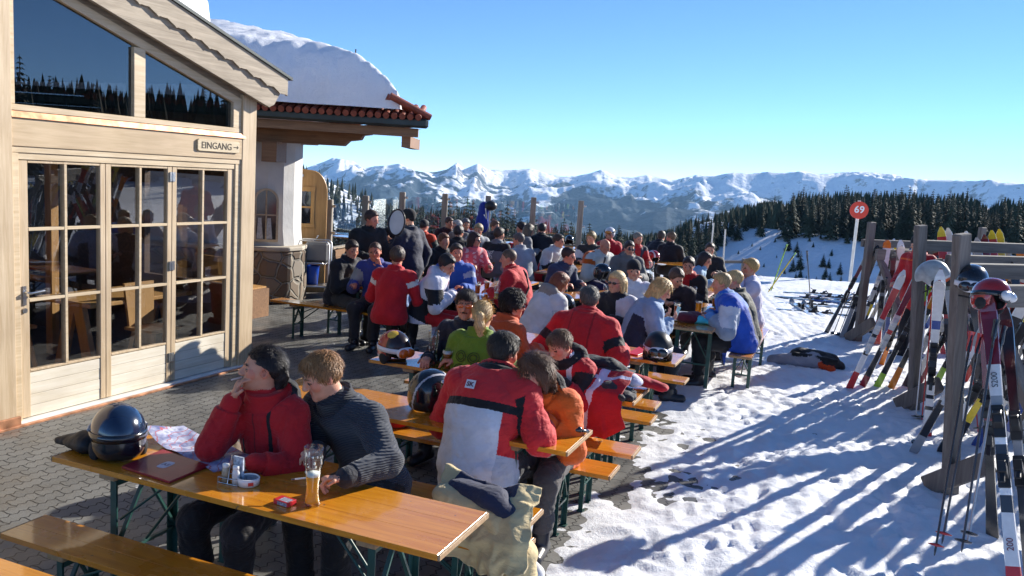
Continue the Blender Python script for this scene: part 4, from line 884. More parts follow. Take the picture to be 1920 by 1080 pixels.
def b_chair(r):
    MB().box((-.2, -.2, .43), (.2, .2, .465)).build('seat', GOLDW, r, bevel=.006); mb = MB(); mb.prism([(-.16, .16, .465), (.16, .16, .465), (.19, .2, .92), (-.19, .2, .92)], (0, .03, 0)); mb.build('backrest', GOLDW, r)
    for x in (-1, 1):
        for y in (-1, 1): MB().bar((x*.13, y*.13, .43), (x*.19, y*.19, 0), .04, .04).build('leg', GOLDW, r)
inside('wooden_chair', 'pine chair beside the table behind the third door leaf', 'chair', 1.9, .55, b_chair); inside('wooden_chair', 'pine chair behind the bottom of the middle door leaf', 'chair', 1.0, 1.6, b_chair)
for s in (.62, 1.75):
    w = HA+HD*s-HN*1.9; tag(MB().box((-.05, -.05, 0), (.05, .05, 2.5)).build('timber_column', GOLDW, None, (w[0], w[1], .02), HRZ, .008), 'slim pale timber column inside the hut behind the '+('first' if s < 1 else 'second')+' door leaf', 'column')
# sign
w = HA+HD*2.175+HN*.066
sg = empty('entrance_sign', (w[0], w[1], 2.42), HRZ, 'small wooden sign reading EINGANG with an arrow on the lintel', 'sign')
mb = MB(); mb.prism([(-.295, 0, -.045), (-.275, 0, -.06), (.275, 0, -.06), (.295, 0, -.045), (.295, 0, .045), (.275, 0, .06), (-.275, 0, .06), (-.295, 0, .045)], (0, .021, 0)); mb.build('board', wood('sign_board', (.60, .48, .30), (.74, .62, .42), .5, 2.), sg, bevel=.003)
CARVED = M('carved_lettering', (.045, .03, .02), .7, 0)
text_mesh('EINGANG', .096, CARVED, sg, Matrix.Translation((-.035, -.0015, -.003)) @ Matrix.Rotation(RAD(90), 4, 'X'), .0012, bold=.0)
mb = MB(); mb.box((.205, -.0025, -.005), (.262, -.0005, .003)); mb.prism([(.255, -.0025, -.018), (.278, -.0025, -.001), (.255, -.0025, .016)], (0, .002, 0)); mb.build('arrow', CARVED, sg)
# ------------------------------------------------------------------ stucco wing with a tiled, snow-laden hip roof
wing = empty('stucco_wing', (-3.72, 13.4, 0), 0, 'white stucco wing with stone plinth, arched window and red tiled roof under snow', 'building')
wp = lambda mb, n, m, par=wing, bev=0.: mb.build(n, m, par, bevel=bev)
O = np.array([-3.72, 13.4]); LX = lambda x: x-O[0]; LY = lambda y: y-O[1]
STUCCO = M('rough_stucco', (.62, .61, .585), .85, .1, 3, .8, 22)
m, N, L, bs = newmat('fieldstone'); tc = N.new('ShaderNodeTexCoord'); vo = N.new('ShaderNodeTexVoronoi'); vo.inputs['Scale'].default_value = 4.6; vo.feature = 'DISTANCE_TO_EDGE'; nn = N.new('ShaderNodeTexNoise'); nn.inputs['Scale'].default_value = 3; ad = N.new('ShaderNodeMixRGB'); ad.inputs[0].default_value = .12
L.new(tc.outputs['Object'], nn.inputs['Vector']); L.new(tc.outputs['Object'], ad.inputs[1]); L.new(nn.outputs['Color'], ad.inputs[2]); L.new(ad.outputs[0], vo.inputs['Vector'])
v2 = N.new('ShaderNodeTexVoronoi'); v2.inputs['Scale'].default_value = 4.6; L.new(ad.outputs[0], v2.inputs['Vector']); sc2 = N.new('ShaderNodeSeparateColor'); L.new(v2.outputs['Color'], sc2.inputs[0]); c1 = ramp(N, [(0, (.10, .065, .04)), (.5, (.22, .16, .11)), (1, (.34, .29, .23))]); L.new(sc2.outputs[0], c1.inputs[0])
ed = ramp(N, [(.03, (0, 0, 0)), (.09, (1, 1, 1))]); L.new(vo.outputs['Distance'], ed.inputs[0]); mx = N.new('ShaderNodeMixRGB'); L.new(ed.outputs[0], mx.inputs[0]); mx.inputs[1].default_value = (.30, .27, .22, 1); L.new(c1.outputs[0], mx.inputs[2]); L.new(mx.outputs[0], bs.inputs['Base Color']); bs.inputs['Roughness'].default_value = .8
bp = N.new('ShaderNodeBump'); bp.inputs['Distance'].default_value = .04; L.new(ed.outputs[0], bp.inputs['Height']); L.new(bp.outputs[0], bs.inputs['Normal']); STONE = m
plan = [(-7.5, 12.9), (-4.35, 13.3), (-4.0, 13.36), (-3.78, 13.46), (-3.66, 13.65), (-3.62, 14.0), (-3.9, 14.15), (-4.4, 14.2)]
mb = MB(); zz = [.93, 1.2, 1.6, 1.9, 2.2, 2.5, 2.86]
for i in range(len(plan)-1):
    for k in range(len(zz)-1):
        q = lambda p, z: (LX(p[0]-(0 if p[0] < -4.1 else (.02+.10*((z-1.75)/1.0)**2*0+.10*max(0, 1.25-z)*-1))), LY(p[1]), z)
        mb.add([q(plan[i], zz[k]), q(plan[i+1], zz[k]), q(plan[i+1], zz[k+1]), q(plan[i], zz[k+1])], [(0, 1, 2, 3)], 0, False)
wp(mb, 'wall', STUCCO)
pl = [(-7.5, 12.72), (-4.3, 13.1), (-3.95, 13.14), (-3.62, 13.28), (-3.48, 13.55), (-3.5, 13.95), (-4.4, 14.1), (-7.5, 14.1)]
mb = MB(); mb.prism([(LX(a), LY(b), 0) for a, b in pl], (0, 0, .86)); wp(mb, 'stone_plinth', STONE, bev=.03)
mb = MB(); mb.prism([(LX(a)+.0, LY(b-.02), .862) for a, b in pl], (0, 0, .07)); wp(mb, 'plinth_cap', M('plinth_cap_stone', (.50, .44, .35), .8, .15), bev=.015)
# arched window
P0 = np.array([-4.22, 13.30]); P1 = np.array([-3.865, 13.43]); t_ = unit(P1-P0); nrm = np.array([t_[1], -t_[0]]); Wd = np.linalg.norm(P1-P0)
def aw(x, z, o): q = P0+t_*x+nrm*o; return (LX(q[0]), LY(q[1]), z)
arch = [(0, 1.0), (Wd, 1.0)]+[(Wd/2+Wd/2*math.cos(a), 1.66+.20*math.sin(a)) for a in np.linspace(0, math.pi, 13)]
ins = [(.035, 1.035), (Wd-.035, 1.035)]+[(Wd/2+(Wd/2-.035)*math.cos(a), 1.66+.165*math.sin(a)) for a in np.linspace(0, math.pi, 13)]
mb = MB(); vs = [aw(x, z, .05) for x, z in arch]+[aw(x, z, .05) for x, z in ins]+[aw(x, z, .0) for x, z in arch]; n_ = len(arch)
mb.add(vs, [(i, (i+1) % n_, (i+1) % n_+n_, i+n_) for i in range(n_)]+[(i, i+2*n_, (i+1) % n_+2*n_, (i+1) % n_) for i in range(n_)])
win = wp(mb, 'window', PALE)
mb = MB(); mb.add([aw(x, z, .028) for x, z in ins], [tuple(range(n_))]); wp(mb, 'pane', M('dim_curtained_pane', (.045, .04, .04), .08, .3, 8, coat=.8), win)
mb = MB(); mb.bar(aw(Wd/2, 1.03, .04), aw(Wd/2, 1.83, .04), .02, .02); mb.bar(aw(.03, 1.43, .041), aw(Wd-.03, 1.43, .041), .02, .02); wp(mb, 'muntin', PALE, win)
mb = MB(); 
for a in (.045, .19): mb.prism([aw(a, 1.04, .031), aw(a+.10, 1.04, .031), aw(a+.07, 1.38, .031), aw(a+.02, 1.38, .031)], (nrm[0]*.002, nrm[1]*.002, 0))
wp(mb, 'curtain', M('lace_curtain', (.55, .55, .53), .8, .2, 30), win)
# eaves
wp(MB().box((LX(-9), LY(12), 2.90), (LX(-1.35), LY(12.13), 3.035)), 'gutter', ZINC, bev=.03); wp(MB().box((LX(-9), LY(12.14), 2.77), (LX(-1.5), LY(12.2), 2.895)), 'fascia', BROWNW)
mb = MB(); mb.add([(LX(-9), LY(12.2), 2.89), (LX(-1.45), LY(12.2), 2.89), (LX(-4.2), LY(18), 2.89), (LX(-9), LY(18), 2.89)], [(0, 1, 2, 3)]); wp(mb, 'soffit', BROWNW)
wp(MB().bar((LX(-1.42), LY(12.14), 2.98), (LX(-4.25), LY(18.1), 2.98), .09, .10), 'verge_board', BROWNW)
for (x0, y0, zt) in ((-2.35, 13.05, 2.88), (-3.0, 13.9, 2.88)):
    mb = MB(); mb.prism([(LX(-4.8), LY(y0), zt), (LX(x0), LY(y0), zt), (LX(x0), LY(y0), zt-.08), (LX(x0-.12), LY(y0), zt-.10), (LX(x0-.16), LY(y0), zt-.17), (LX(x0-.34), LY(y0), zt-.20), (LX(x0-.42), LY(y0), zt-.28), (LX(-4.8), LY(y0), zt-.30)], (0, .2, 0)); wp(mb, 'carved_beam', BROWNW)
wp(MB().box((LX(-1.75), LY(12.25), 2.62), (LX(-1.62), LY(13.4), 2.78)), 'rafter_tail', BROWNW); wp(MB().box((LX(-3.95), LY(12.75), 2.28), (LX(-3.72), LY(13.3), 2.60)), 'corbel', BROWNW)
zr = lambda x, y: min(3.05+(y-12)*.31, 3.05+((x+1.35)*-.903-(y-12)*.43)*.44, 4.05, 3.05+(18.4-y)*.31)
mb = MB(); ap, al = (-5.4, 15.2, 4.05), (-9, 15.2, 4.05); mb.add([(LX(a), LY(b), c) for a, b, c in ((-9, 12, 3.05), (-1.35, 12, 3.05), ap, al, (-4.35, 18.3, 3.05), (-9, 18.3, 3.05))], [(0, 1, 2, 3), (1, 4, 2), (3, 2, 4, 5)]); wp(mb, 'roof', M('red_tiles', (.30, .075, .04), .6, .3, 6))
mb = MB()
for i in range(42):   # barrel tiles along the eave and down the hip
    x = -6.2+i*.115; mb.tube([(LX(x), LY(11.95), 3.040), (LX(x), LY(12.55), 3.225)], .047, 8, smooth=True)
for i in range(16):
    q_ = i*.17; xx, yy = -1.33-q_*.43, 12.1+q_*.903; mb.tube([(LX(xx), LY(yy), 3.06), (LX(xx-.55), LY(yy-.262), 3.31)], .05, 8)
wp(mb, 'roof_tile', M('red_clay_tiles', (.24, .06, .034), .6, .3, 9))
mb = MB(); mb.tube([(LX(-1.40), LY(12.04), 3.10), (LX(-5.4), LY(15.2), 4.05)], .035, 8); wp(mb, 'hip_cap', M('red_tiles', (.30, .075, .04)))
def ws(a, b):
    y = 11.97+b*6; xm = -1.72-(y-12)*.475; x = -9+a*(xm+9); x1 = x+.10*(float(fbm(np.array(y*2.), np.array(a*3), 3, 9))-.5)*a; y1 = y-.22*(float(fbm(np.array(x*2.2), np.array(b*3.), 4, 19))-.45)*(1-b)**2
    e = min(1, (1-a)*7.36/1.5, (b*6)/.8); e2 = math.sqrt(max(0, 1-(1-e)**2)); front = math.exp(-b*6/.5)
    return (LX(x1), LY(y1), zr(x, max(12, y))+.03+(.58+.20*math.exp(-max(0, y-12.6)/1.6))*e2+.06+.22*(float(fbm(np.array(x*.9), np.array(y*.9), 3, 2))-.5)*e2+.03*(float(fbm(np.array(x*7.), np.array(y*7.), 3, 27))-.5)*e2+.30*front*(float(fbm(np.array(x*4.), np.array(y*4.), 3, 7))-.5)*min(1, e*3))
snow_cap('roof_snow', ws, 190, 130, wing)
mb = MB(); mb.tube([(LX(-2.75), LY(13.6), 3.7), (LX(-2.74), LY(13.6), 4.15)], .012, 6); wp(mb, 'rod', ZINC)
# open door leaf of the wing
h0 = np.array([-4.25, 14.22]); h1 = np.array([-3.345, 14.62]); dt = unit(h1-h0); dn_ = np.array([dt[1], -dt[0]]); dw = np.linalg.norm(h1-h0)
dl = empty('door', (LX(h0[0]), LY(h0[1]), .03), math.atan2(dt[1], dt[0])); dl.parent = wing
o_ = [(0, 0), (dw, 0), (dw, 1.75)]+[(dw-.28+.28*math.cos(a), 1.75+.40*math.sin(a)) for a in np.linspace(0, math.pi/2, 8)]+[(0, 2.2)]
mb = MB(); mb.prism([(x, 0, z) for x, z in o_], (0, .05, 0)); mb.build('leaf', GOLDW, dl, bevel=.01)
mb = MB(); wx0, wx1, wz0, wz1 = .20, .70, 1.22, 1.78
mb.box((wx0-.07, -.03, wz0-.07), (wx1+.07, -.001, wz0)); mb.box((wx0-.06, -.028, wz0), (wx0, -.001, wz1)); mb.box((wx1, -.028, wz0), (wx1+.06, -.001, wz1)); mb.box((wx0-.07, -.03, wz1), (wx1+.07, -.001, wz1+.08)); c_ = (wx0+wx1)/2; mb.box((c_-.015, -.02, wz0), (c_+.015, -.001, wz1)); mb.box((wx0, -.018, 1.49), (wx1, -.001, 1.52)); mb.build('window_frame', GOLDW, dl, bevel=.004)
MB().box((wx0, -.006, wz0), (wx1, -.001, wz1)).build('pane', M('dark_mirror_pane', (.012, .014, .018), .03, 0, coat=1., spec=1.), dl)
mb = MB(); mb.tube([(.12, -.01, .92), (.12, -.06, .93), (.78, -.06, .93), (.84, -.05, 1.02)], .017, 8); mb.build('push_bar', STEEL, dl); mb = MB(); mb.tube([(.1, -.03, 2.04), (.5, -.04, 2.05)], .012, 6); mb.box((.42, -.06, 2.03), (.55, -.005, 2.07)); mb.build('door_closer', STEEL, dl)
# timber seat against the hut
w = G(486, 596); r = empty('wooden_bench', (w[0]-.05, w[1], 0), RAD(158), 'golden wooden bench with a backrest beside the hut corner post', 'bench')
mb = MB(); mb.box((-.03, -.25, 0), (.03, .22, .42)); mb.prism([(-.03, .14, .42), (-.03, .26, .42), (-.03, .34, .86), (-.03, .24, .86)], (.06, 0, 0)); mb.build('side_panel', BROWNW, r)
MB().box((.03, -.26, .40), (.9, .2, .44)).build('seat', GOLDW, r); mb = MB(); mb.prism([(.03, .16, .5), (.03, .19, .5), (.03, .29, .88), (.03, .26, .88)], (.87, 0, 0)); mb.build('backrest', GOLDW, r); MB().box((.87, -.25, 0), (.93, .22, .40)).build('side_panel', BROWNW, r)
# trolley, tub and bucket
w = G(574, 562); r = empty('service_trolley', (w[0]+.05, w[1]+.25, 0), RAD(6), 'chrome tube service trolley on castors by the open door', 'trolley')
mb = MB()
for y in (-.18, .18): mb.tube([(-.27, y, .12), (-.27, y, .95), (-.22, y, 1.0), (.22, y, 1.0), (.27, y, .95), (.27, y, .12)], .013, 8)
for z in (.22, .62): mb.tube([(-.27, -.18, z), (.27, -.18, z), (.27, .18, z), (-.27, .18, z), (-.27, -.18, z)], .010, 6)
mb.build('frame', STEEL, r); MB().box((-.25, -.17, .225), (.25, .17, .24)).build('shelf', STEEL, r); MB().box((-.25, -.17, .625), (.25, .17, .635)).build('shelf', STEEL, r)
for x in (-.27, .27):
    for y in (-.18, .18):
        mb = MB(); mb.tube([(x, y-.018, .055), (x, y+.018, .055)], .055, 12); mb.bar((x, y, .06), (x, y, .13), .02, .03, (1, 0, 0)); mb.build('castor', M('rubber_black', (.03, .03, .03), .7), r)
w2 = (w[0]+.05, w[1]+.25)
mb = MB(); mb.lathe([(0.001, 0), (.115, 0), (.135, .29), (.142, .30), (.142, .32), (.13, .32), (.112, .02), (.001, .02)], n=20); b = mb.build('bucket', M('blue_plastic', (.02, .10, .62), .35, .04), None, (w2[0]-.04, w2[1], .242)); tag(b, 'blue plastic bucket on the lower shelf of the trolley', 'bucket')
mb = MB(); mb.box((-.2, -.14, 0), (.2, .14, .34)); b = mb.build('storage_tub', M('grey_tub', (.33, .33, .32), .5, .1), None, (w2[0]+.06, w2[1], .637), RAD(6), .04); tag(b, 'grey plastic tub standing on top of the chrome trolley', 'tub')
# ------------------------------------------------------------------ glass windbreak and board wall round the terrace
posts = [(618, 374, 15.6), (686, 367, 17.4), (755, 360, 19.0), (835, 363, 19.5), (916, 367, 19.8), (1001, 370, 20.0), (1090, 376, 20.2)]
wb = empty('glass_windbreak', tuple(DP(755, 420, 19.0)[:2])+(0,), 0, 'glass windbreak with grey timber posts round the terrace edge', 'windbreak'); ob = np.array(DP(755, 420, 19.0)[:2])
pw = []
for (x, yt, Y) in posts:
    q = DP(x, yt, Y); pw.append((q[0]-ob[0], q[1]-ob[1], q[2])); mb = MB(); mb.box((pw[-1][0]-.065, pw[-1][1]-.065, 0), (pw[-1][0]+.065, pw[-1][1]+.065, q[2])); 
    po = mb.build('post', GREYW if False else wood('grey_post', (.26, .22, .17), (.42, .37, .30), .7, 1., 2), wb, bevel=.012)
    mb = MB()
    for z in (q[2]-.12, q[2]-.62): mb = MB(); mb.tube([(pw[-1][0]+.05, pw[-1][1]-.02, z), (pw[-1][0]+.13, pw[-1][1]-.03, z)], .028, 8); mb.build('clamp', STEEL, po)
for a, b in zip(pw, pw[1:]):
    a_ = np.array(a); b_ = np.array(b); d = b_-a_; d[2] = 0; d = unit(d); p0 = a_+d*.12; p1 = b_-d*.12; mb = MB(); sd = v3(-d[1], d[0], 0)*.008
    z0, z1, z2 = .72, a[2]-.10, b[2]-.10
    mb.prism([(p0[0], p0[1], z0), (p1[0], p1[1], z0), (p1[0], p1[1], z2-.12), (p1[0]-d[0]*.12, p1[1]-d[1]*.12, z2), (p0[0]+d[0]*.12, p0[1]+d[1]*.12, z1), (p0[0], p0[1], z1-.12)], tuple(sd)); mb.build('glass_panel', CLEARG, wb)
bw = empty('board_wall', (ob[0], ob[1], 0), 0, 'low brown board wall running below the glass windbreak', 'wall')
pts_ = [(-6.2-ob[0], 15.3-ob[1])]+[(p[0], p[1]) for p in pw]
for a, b in zip(pts_, pts_[1:]):
    mb = MB()
    for k in range(4): mb.bar((a[0], a[1]+.10, .09+k*.17), (b[0], b[1]+.10, .09+k*.17), .03, .163)
    mb.build('board', BROWNW, bw); mb = MB(); mb.bar((a[0], a[1]+.09, .71), (b[0], b[1]+.09, .71), .12, .035); mb.build('cap_rail', GREYW, bw)
# ------------------------------------------------------------------ beer tables and benches
def lacquer(name, c1, c2):
    m, N, L, b = newmat(name); tc = N.new('ShaderNodeTexCoord'); mp = N.new('ShaderNodeMapping'); mp.inputs['Scale'].default_value = (1.2, 22, 22); L.new(tc.outputs['Object'], mp.inputs['Vector'])
    no = N.new('ShaderNodeTexNoise'); no.inputs['Scale'].default_value = 2; no.inputs['Detail'].default_value = 7; no.inputs['Distortion'].default_value = .8; L.new(mp.outputs[0], no.inputs['Vector']); cr = ramp(N, [(.3, c1), (.7, c2)]); L.new(no.outputs['Fac'], cr.inputs[0])
    oi = N.new('ShaderNodeObjectInfo'); sp = N.new('ShaderNodeTexNoise'); sp.inputs['Scale'].default_value = 26; sp.inputs['Detail'].default_value = 2; ad = N.new('ShaderNodeVectorMath'); L.new(tc.outputs['Object'], ad.inputs[0]); L.new(oi.outputs['Random'], ad.inputs[1]); L.new(ad.outputs[0], sp.inputs['Vector']); sr = ramp(N, [(.73, (0, 0, 0)), (.77, (1, 1, 1))]); L.new(sp.outputs['Fac'], sr.inputs[0])
    mx = N.new('ShaderNodeMixRGB'); L.new(sr.outputs[0], mx.inputs[0]); L.new(cr.outputs[0], mx.inputs[1]); mx.inputs[2].default_value = (.16, .10, .05, 1)
    hs = N.new('ShaderNodeHueSaturation'); mr = N.new('ShaderNodeMapRange'); L.new(oi.outputs['Random'], mr.inputs[0]); mr.inputs[3].default_value = .85; mr.inputs[4].default_value = 1.1; L.new(mr.outputs[0], hs.inputs['Value']); L.new(mx.outputs[0], hs.inputs['Color']); L.new(hs.outputs[0], b.inputs['Base Color'])
    s2 = N.new('ShaderNodeTexNoise'); s2.inputs['Scale'].default_value = 5; s2.inputs['Detail'].default_value = 8; L.new(tc.outputs['Object'], s2.inputs['Vector']); rr = ramp(N, [(.35, (.20,)*3), (.65, (.36,)*3)]); L.new(s2.outputs['Fac'], rr.inputs[0]); L.new(rr.outputs[0], b.inputs['Roughness'])
    b.inputs['Coat Weight'].default_value = 1.; b.inputs['Coat Roughness'].default_value = .06
    bp = N.new('ShaderNodeBump'); bp.inputs['Strength'].default_value = .12; bp.inputs['Distance'].default_value = .002; L.new(no.outputs['Fac'], bp.inputs['Height']); L.new(bp.outputs[0], b.inputs['Normal']); return m
LACQ = lacquer('orange_lacquered_boards', (.56, .19, .008), (.76, .31, .022)); EDGEW = wood('worn_board_edge', (.26, .15, .07), (.50, .34, .19), .7, 2., 0); GREENS = M('green_steel', (.022, .075, .066), .4, .2, 12, .1, 60); BATT = wood('pale_batten', (.30, .20, .10), (.45, .32, .18), .7, 1., 1)
def top_slab(par, name, w, z, L_=2.2):
    mb = MB(); n = 3 if w > .3 else 2; bw_ = w/n
    for i in range(n): mb.box((-L_/2+.012, -w/2+i*bw_+.0004, z-.027), (L_/2-.012, -w/2+(i+1)*bw_-.0004, z))
    t = mb.build(name, LACQ, par, bevel=.0009)
    for s in (-1, 1): mb = MB(); mb.box((s*(L_/2)-.012*(s > 0)-.0, -w/2, z-.0275), (s*(L_/2)+.012*(s < 0), w/2, z-.0005)); mb.build('end_strip', EDGEW, t, bevel=.003)
def make_set(kind):
    r = empty('beer_table' if kind == 't' else 'beer_bench'); w, z, ly, wd = (.5, .77, .185, .042) if kind == 't' else (.25, .48, .085, .036)
    top_slab(r, 'tabletop' if kind == 't' else 'seat', w, z)
    for s in (-1, 1):
        x = s*.74
        MB().box((x-.05, -w*.47, z-.058), (x+.05, w*.47, z-.0285)).build('batten', BATT, r, bevel=.004)
        for y in (-ly, ly):
            mb = MB(); mb.box((x-.004, y-wd/2, 0), (x, y+wd/2, z-.0585)); mb.box((x, y-wd/2 if y < 0 else y+wd/2-.004, 0), (x+wd*.8, y-wd/2+.004 if y < 0 else y+wd/2, z-.0585)); mb.box((x-.012, y-wd/2-.006, 0), (x+.036, y+wd/2+.006, .006)); mb.build('leg', GREENS, r)
        mb = MB(); mb.box((x+.001, -ly, z-.10), (x+.02, ly, z-.064)); mb.bar((x+.014, -ly, z*.45), (x+.014, 0, z-.10), .022, .012); mb.bar((x+.014, ly, z*.45), (x+.014, 0, z-.10), .022, .012); mb.bar((x+.012, -ly, z*.40), (x+.012, ly, z*.40), .02, .016)
        mb.tube([(x+.02, 0, z*.42), (x-s*.33, 0, z-.05)], .008, 6); mb.tube([(x, -ly*.8, z*.62), (x-s*.30, -ly*.5, z-.04)], .007, 6); mb.build('brace', GREENS, r)
    return r
_proto = {'t': make_set('t'), 'b': make_set('b')}; _fst = {'t': 1, 'b': 1}
def put(kind, u, v, label, rot=0., xy=None):
    """u: right end, v: centre line of the board"""
    o = _proto[kind] if _fst[kind] else copy_tree(_proto[kind]); _fst[kind] = 0
    if xy is None: xy = uv(u-1.1, v)
    o.location = (xy[0], xy[1], 0); o.rotation_euler = (0, 0, RAD(-21.65+rot)); tag(o, label, 'table' if kind == 't' else 'bench', 'orange beer tables on the terrace' if kind == 't' else 'orange beer benches on the terrace'); return o
put('t', -1.38, 3.125, 'orange beer table in the foreground with a red menu and a black helmet'); put('t', -1.33, 4.63, 'orange beer table with a green bottle and a black helmet'); put('t', -1.26, 5.92, 'orange beer table with a red helmet and an empty tall glass'); put('t', -1.25, 7.39, 'orange beer table with a black helmet wearing white goggles')
put('b', -1.37, 2.71, 'empty orange beer bench in front of the foreground table'); put('t', -1.9, 1.79, 'orange beer table corner at the bottom left edge of the photo')
put('b', -1.30, 3.71, 'orange beer bench with a beige jacket over its end'); put('b', -1.39, 4.08, 'orange beer bench under the man in the red and grey jacket'); put('b', -1.20, 5.03, 'orange beer bench on the far side of the green bottle table'); put('b', -1.17, 5.50, 'orange beer bench under the woman in green'); put('b', -1.24, 6.36, 'shaded orange beer bench behind the red helmet table'); put('b', -1.30, 6.79, 'orange beer bench under the broad man in red'); put('b', -1.25, 7.85, 'orange beer bench behind the white goggles helmet table')
def along_v(kind, px, py, label, side=1., rot=90., z=None):
    """a set running away from us; (px, py) is the near end's middle"""
    q = G(px, py, z or (.77 if kind == 't' else .48)); d = v3(math.cos(RAD(-21.65+rot)), math.sin(RAD(-21.65+rot)), 0); return put(kind, 0, 0, label, rot, xy=(q[0]+d[0]*1.1, q[1]+d[1]*1.1)), q+d*0, d
along_v('t', 1292, 616, 'orange beer table with a white bowl and a cyan glove'); along_v('b', 1387, 668, 'short side of an orange beer bench below the blue jacket'); along_v('b', 1196, 664, 'orange beer bench below the woman in pale blue')
q = G(622, 530, .77); put('t', 0, 0, 'orange beer table in front of the man in a red jersey', 0, xy=(q[0]+1.1*UX-.25*UY+.0, q[1]+1.1*UY+.25*UX))
q = G(780, 600, .48); put('b', 0, 0, 'orange beer bench under the man in a red jersey', 0, xy=(q[0]-1.1*UX-.12*UY, q[1]-1.1*UY+.12*UX)); q = G(616, 570, .48); put('b', 0, 0, 'orange beer bench end left of the black jacket man', 90, xy=(q[0]-.14+.4, q[1]+1.1))
along_v('t', 862, 556, 'orange beer table between the white hooded man and the red cropped man'); along_v('b', 985, 590, 'orange beer bench under the cropped haired man in red')
q0 = G(930, 492, .77); put('t', 0, 0, 'orange beer table with a red drink in front of the pink woman', 90, xy=(q0[0]-.25*UX-.6*-UY*0-.2, q0[1]-.35))
q = G(690, 447, .77); put('t', 0, 0, 'orange beer table beside the two standing men', 6, xy=(q[0]+.3, q[1])); q = G(800, 452, .77); put('t', 0, 0, 'orange beer table in front of the seated man in orange red', 4, xy=(q[0]+.2, q[1]+.1)); q = G(655, 467, .48); put('b', 0, 0, 'orange beer bench by the board wall on the left', 4, xy=(q[0], q[1]))
q = G(1240, 493, .77); put('t', 0, 0, 'orange beer table under the red helmet in the back row', 16, xy=(q[0], q[1]+.25)); q = G(1075, 512, .77); put('t', 0, 0, 'orange beer table left of the bald man in white', 90, xy=(q[0], q[1]+.8)); q = G(1050, 462, .77); put('t', 0, 0, 'orange beer table in front of the black snowflake jacket', 10, xy=(q[0]-.2, q[1])); q = G(1310, 562, .77); put('t', 0, 0, 'orange beer table reached by the woman in pale blue with dark hair', 90, xy=(q[0]+.35, q[1]+1.4))
q = G(1140, 560, .77); put('t', 0, 0, 'orange beer table between the white jacket woman and the beanie man', 60, xy=(q[0]-.1, q[1]+.4))
# ------------------------------------------------------------------ drinks and table things
DGL = glass_mat('drinking_glass', (.95, .97, .97), 1.25)
def liquid(name, c):
    m, N, L, b = newmat(name); N.remove(b); d = N.new('ShaderNodeBsdfDiffuse'); t = N.new('ShaderNodeBsdfTranslucent'); g = N.new('ShaderNodeBsdfGlossy'); g.inputs['Roughness'].default_value = .05; d.inputs[0].default_value = t.inputs[0].default_value = c+(1,)
    a = N.new('ShaderNodeMixShader'); a.inputs[0].default_value = .65; L.new(d.outputs[0], a.inputs[1]); L.new(t.outputs[0], a.inputs[2]); f = N.new('ShaderNodeFresnel'); f.inputs[0].default_value = 1.33; e = N.new('ShaderNodeMixShader'); L.new(f.outputs[0], e.inputs[0]); L.new(a.outputs[0], e.inputs[1]); L.new(g.outputs[0], e.inputs[2]); L.new(e.outputs[0], N['Material Output'].inputs[0]); _mats[name] = m; return m
BEER = liquid('wheat_beer', (.95, .52, .02)); AMBER = liquid('amber_beer', (.55, .17, .012)); FOAM = M('beer_foam', (.85, .82, .74), .8, .06, 60, .3, 200); REDD = liquid('red_drink', (.8, .06, .03))
def glass(px, py, label, z=.77, kind='weizen', fill=.55, liq=None, xy=None, group=None):
    q = G(px, py, z) if xy is None else v3(xy[0], xy[1], z); r = empty('beer_glass', tuple(q), 0, label, 'glass', group); r.scale = (1.06, 1.06, 1.06) if kind == 'weizen' else (1, 1, 1)
    P = {'weizen': [(.034, 0), (.036, .012), (.0285, .05), (.028, .085), (.034, .15), (.041, .215), (.0405, .262)], 'mug': [(.040, 0), (.042, .01), (.039, .06), (.042, .11), (.044, .152)], 'cup': [(.028, 0), (.029, .01), (.034, .06), (.040, .115)], 'pint': [(.030, 0), (.031, .01), (.033, .06), (.038, .12), (.040, .165)]}[kind]
    H_ = P[-1][1]; t = .0022
    mb = MB(); mb.lathe([(.001, 0)]+P+[(P[-1][0]-t, H_)]+[(a-t, b) for a, b in P[::-1][1:-2]]+[(.001, .014)], n=28); mb.build('tumbler', DGL, r)
    fr = lambda zz: float(np.interp(zz, [b for a, b in P], [a for a, b in P]))-t*1.6
    if fill:
        zs = np.linspace(.015, H_*fill, 8); mb = MB(); mb.lathe([(.001, .015)]+[(fr(zz), zz) for zz in zs]+[(.001, zs[-1])], n=24); mb.build('drink', liq or BEER, r)
        zf = zs[-1]; mb = MB(); mb.lathe([(.001, zf+.001), (fr(zf+.001), zf+.001), (fr(zf+.016), zf+.014), (.001, zf+.017)], n=24); mb.build('foam', FOAM, r)
    R = random.Random(int(px)); mb = MB(); n_ = 14 if kind == 'weizen' else 5
    for i in range(n_):
        a = R.random()*6.28; zz = H_*R.uniform(max(.2, fill+.06), .92); rr_ = fr(zz)+.0008; s_ = R.uniform(.002, .006); mb.ell((rr_*math.cos(a), rr_*math.sin(a), zz), (s_, s_, s_*R.uniform(1, 3)), 6)
    mb.build('foam_trace', FOAM, r); return r
glass(585, 947, 'tall glass half full of wheat beer on the foreground table', kind='weizen', fill=.50); glass(811, 684, 'empty tall foam streaked glass beside the red helmet', kind='weizen', fill=0); glass(838, 694, 'amber beer glass between the empty glass and the woman in green', kind='pint', fill=.8, liq=AMBER)
glass(1026, 806, 'nearly empty clear glass in front of the orange jacket', kind='pint', fill=.25, liq=FOAM); glass(685, 526, 'tall empty glass in front of the blue jacketed bald man', kind='weizen', fill=.0); glass(912, 550, 'beer glass in front of the cropped man in red', kind='pint', fill=.85, liq=AMBER); glass(895, 552, 'second beer glass beside the cropped man in red, left one', kind='pint', fill=.7, liq=AMBER)
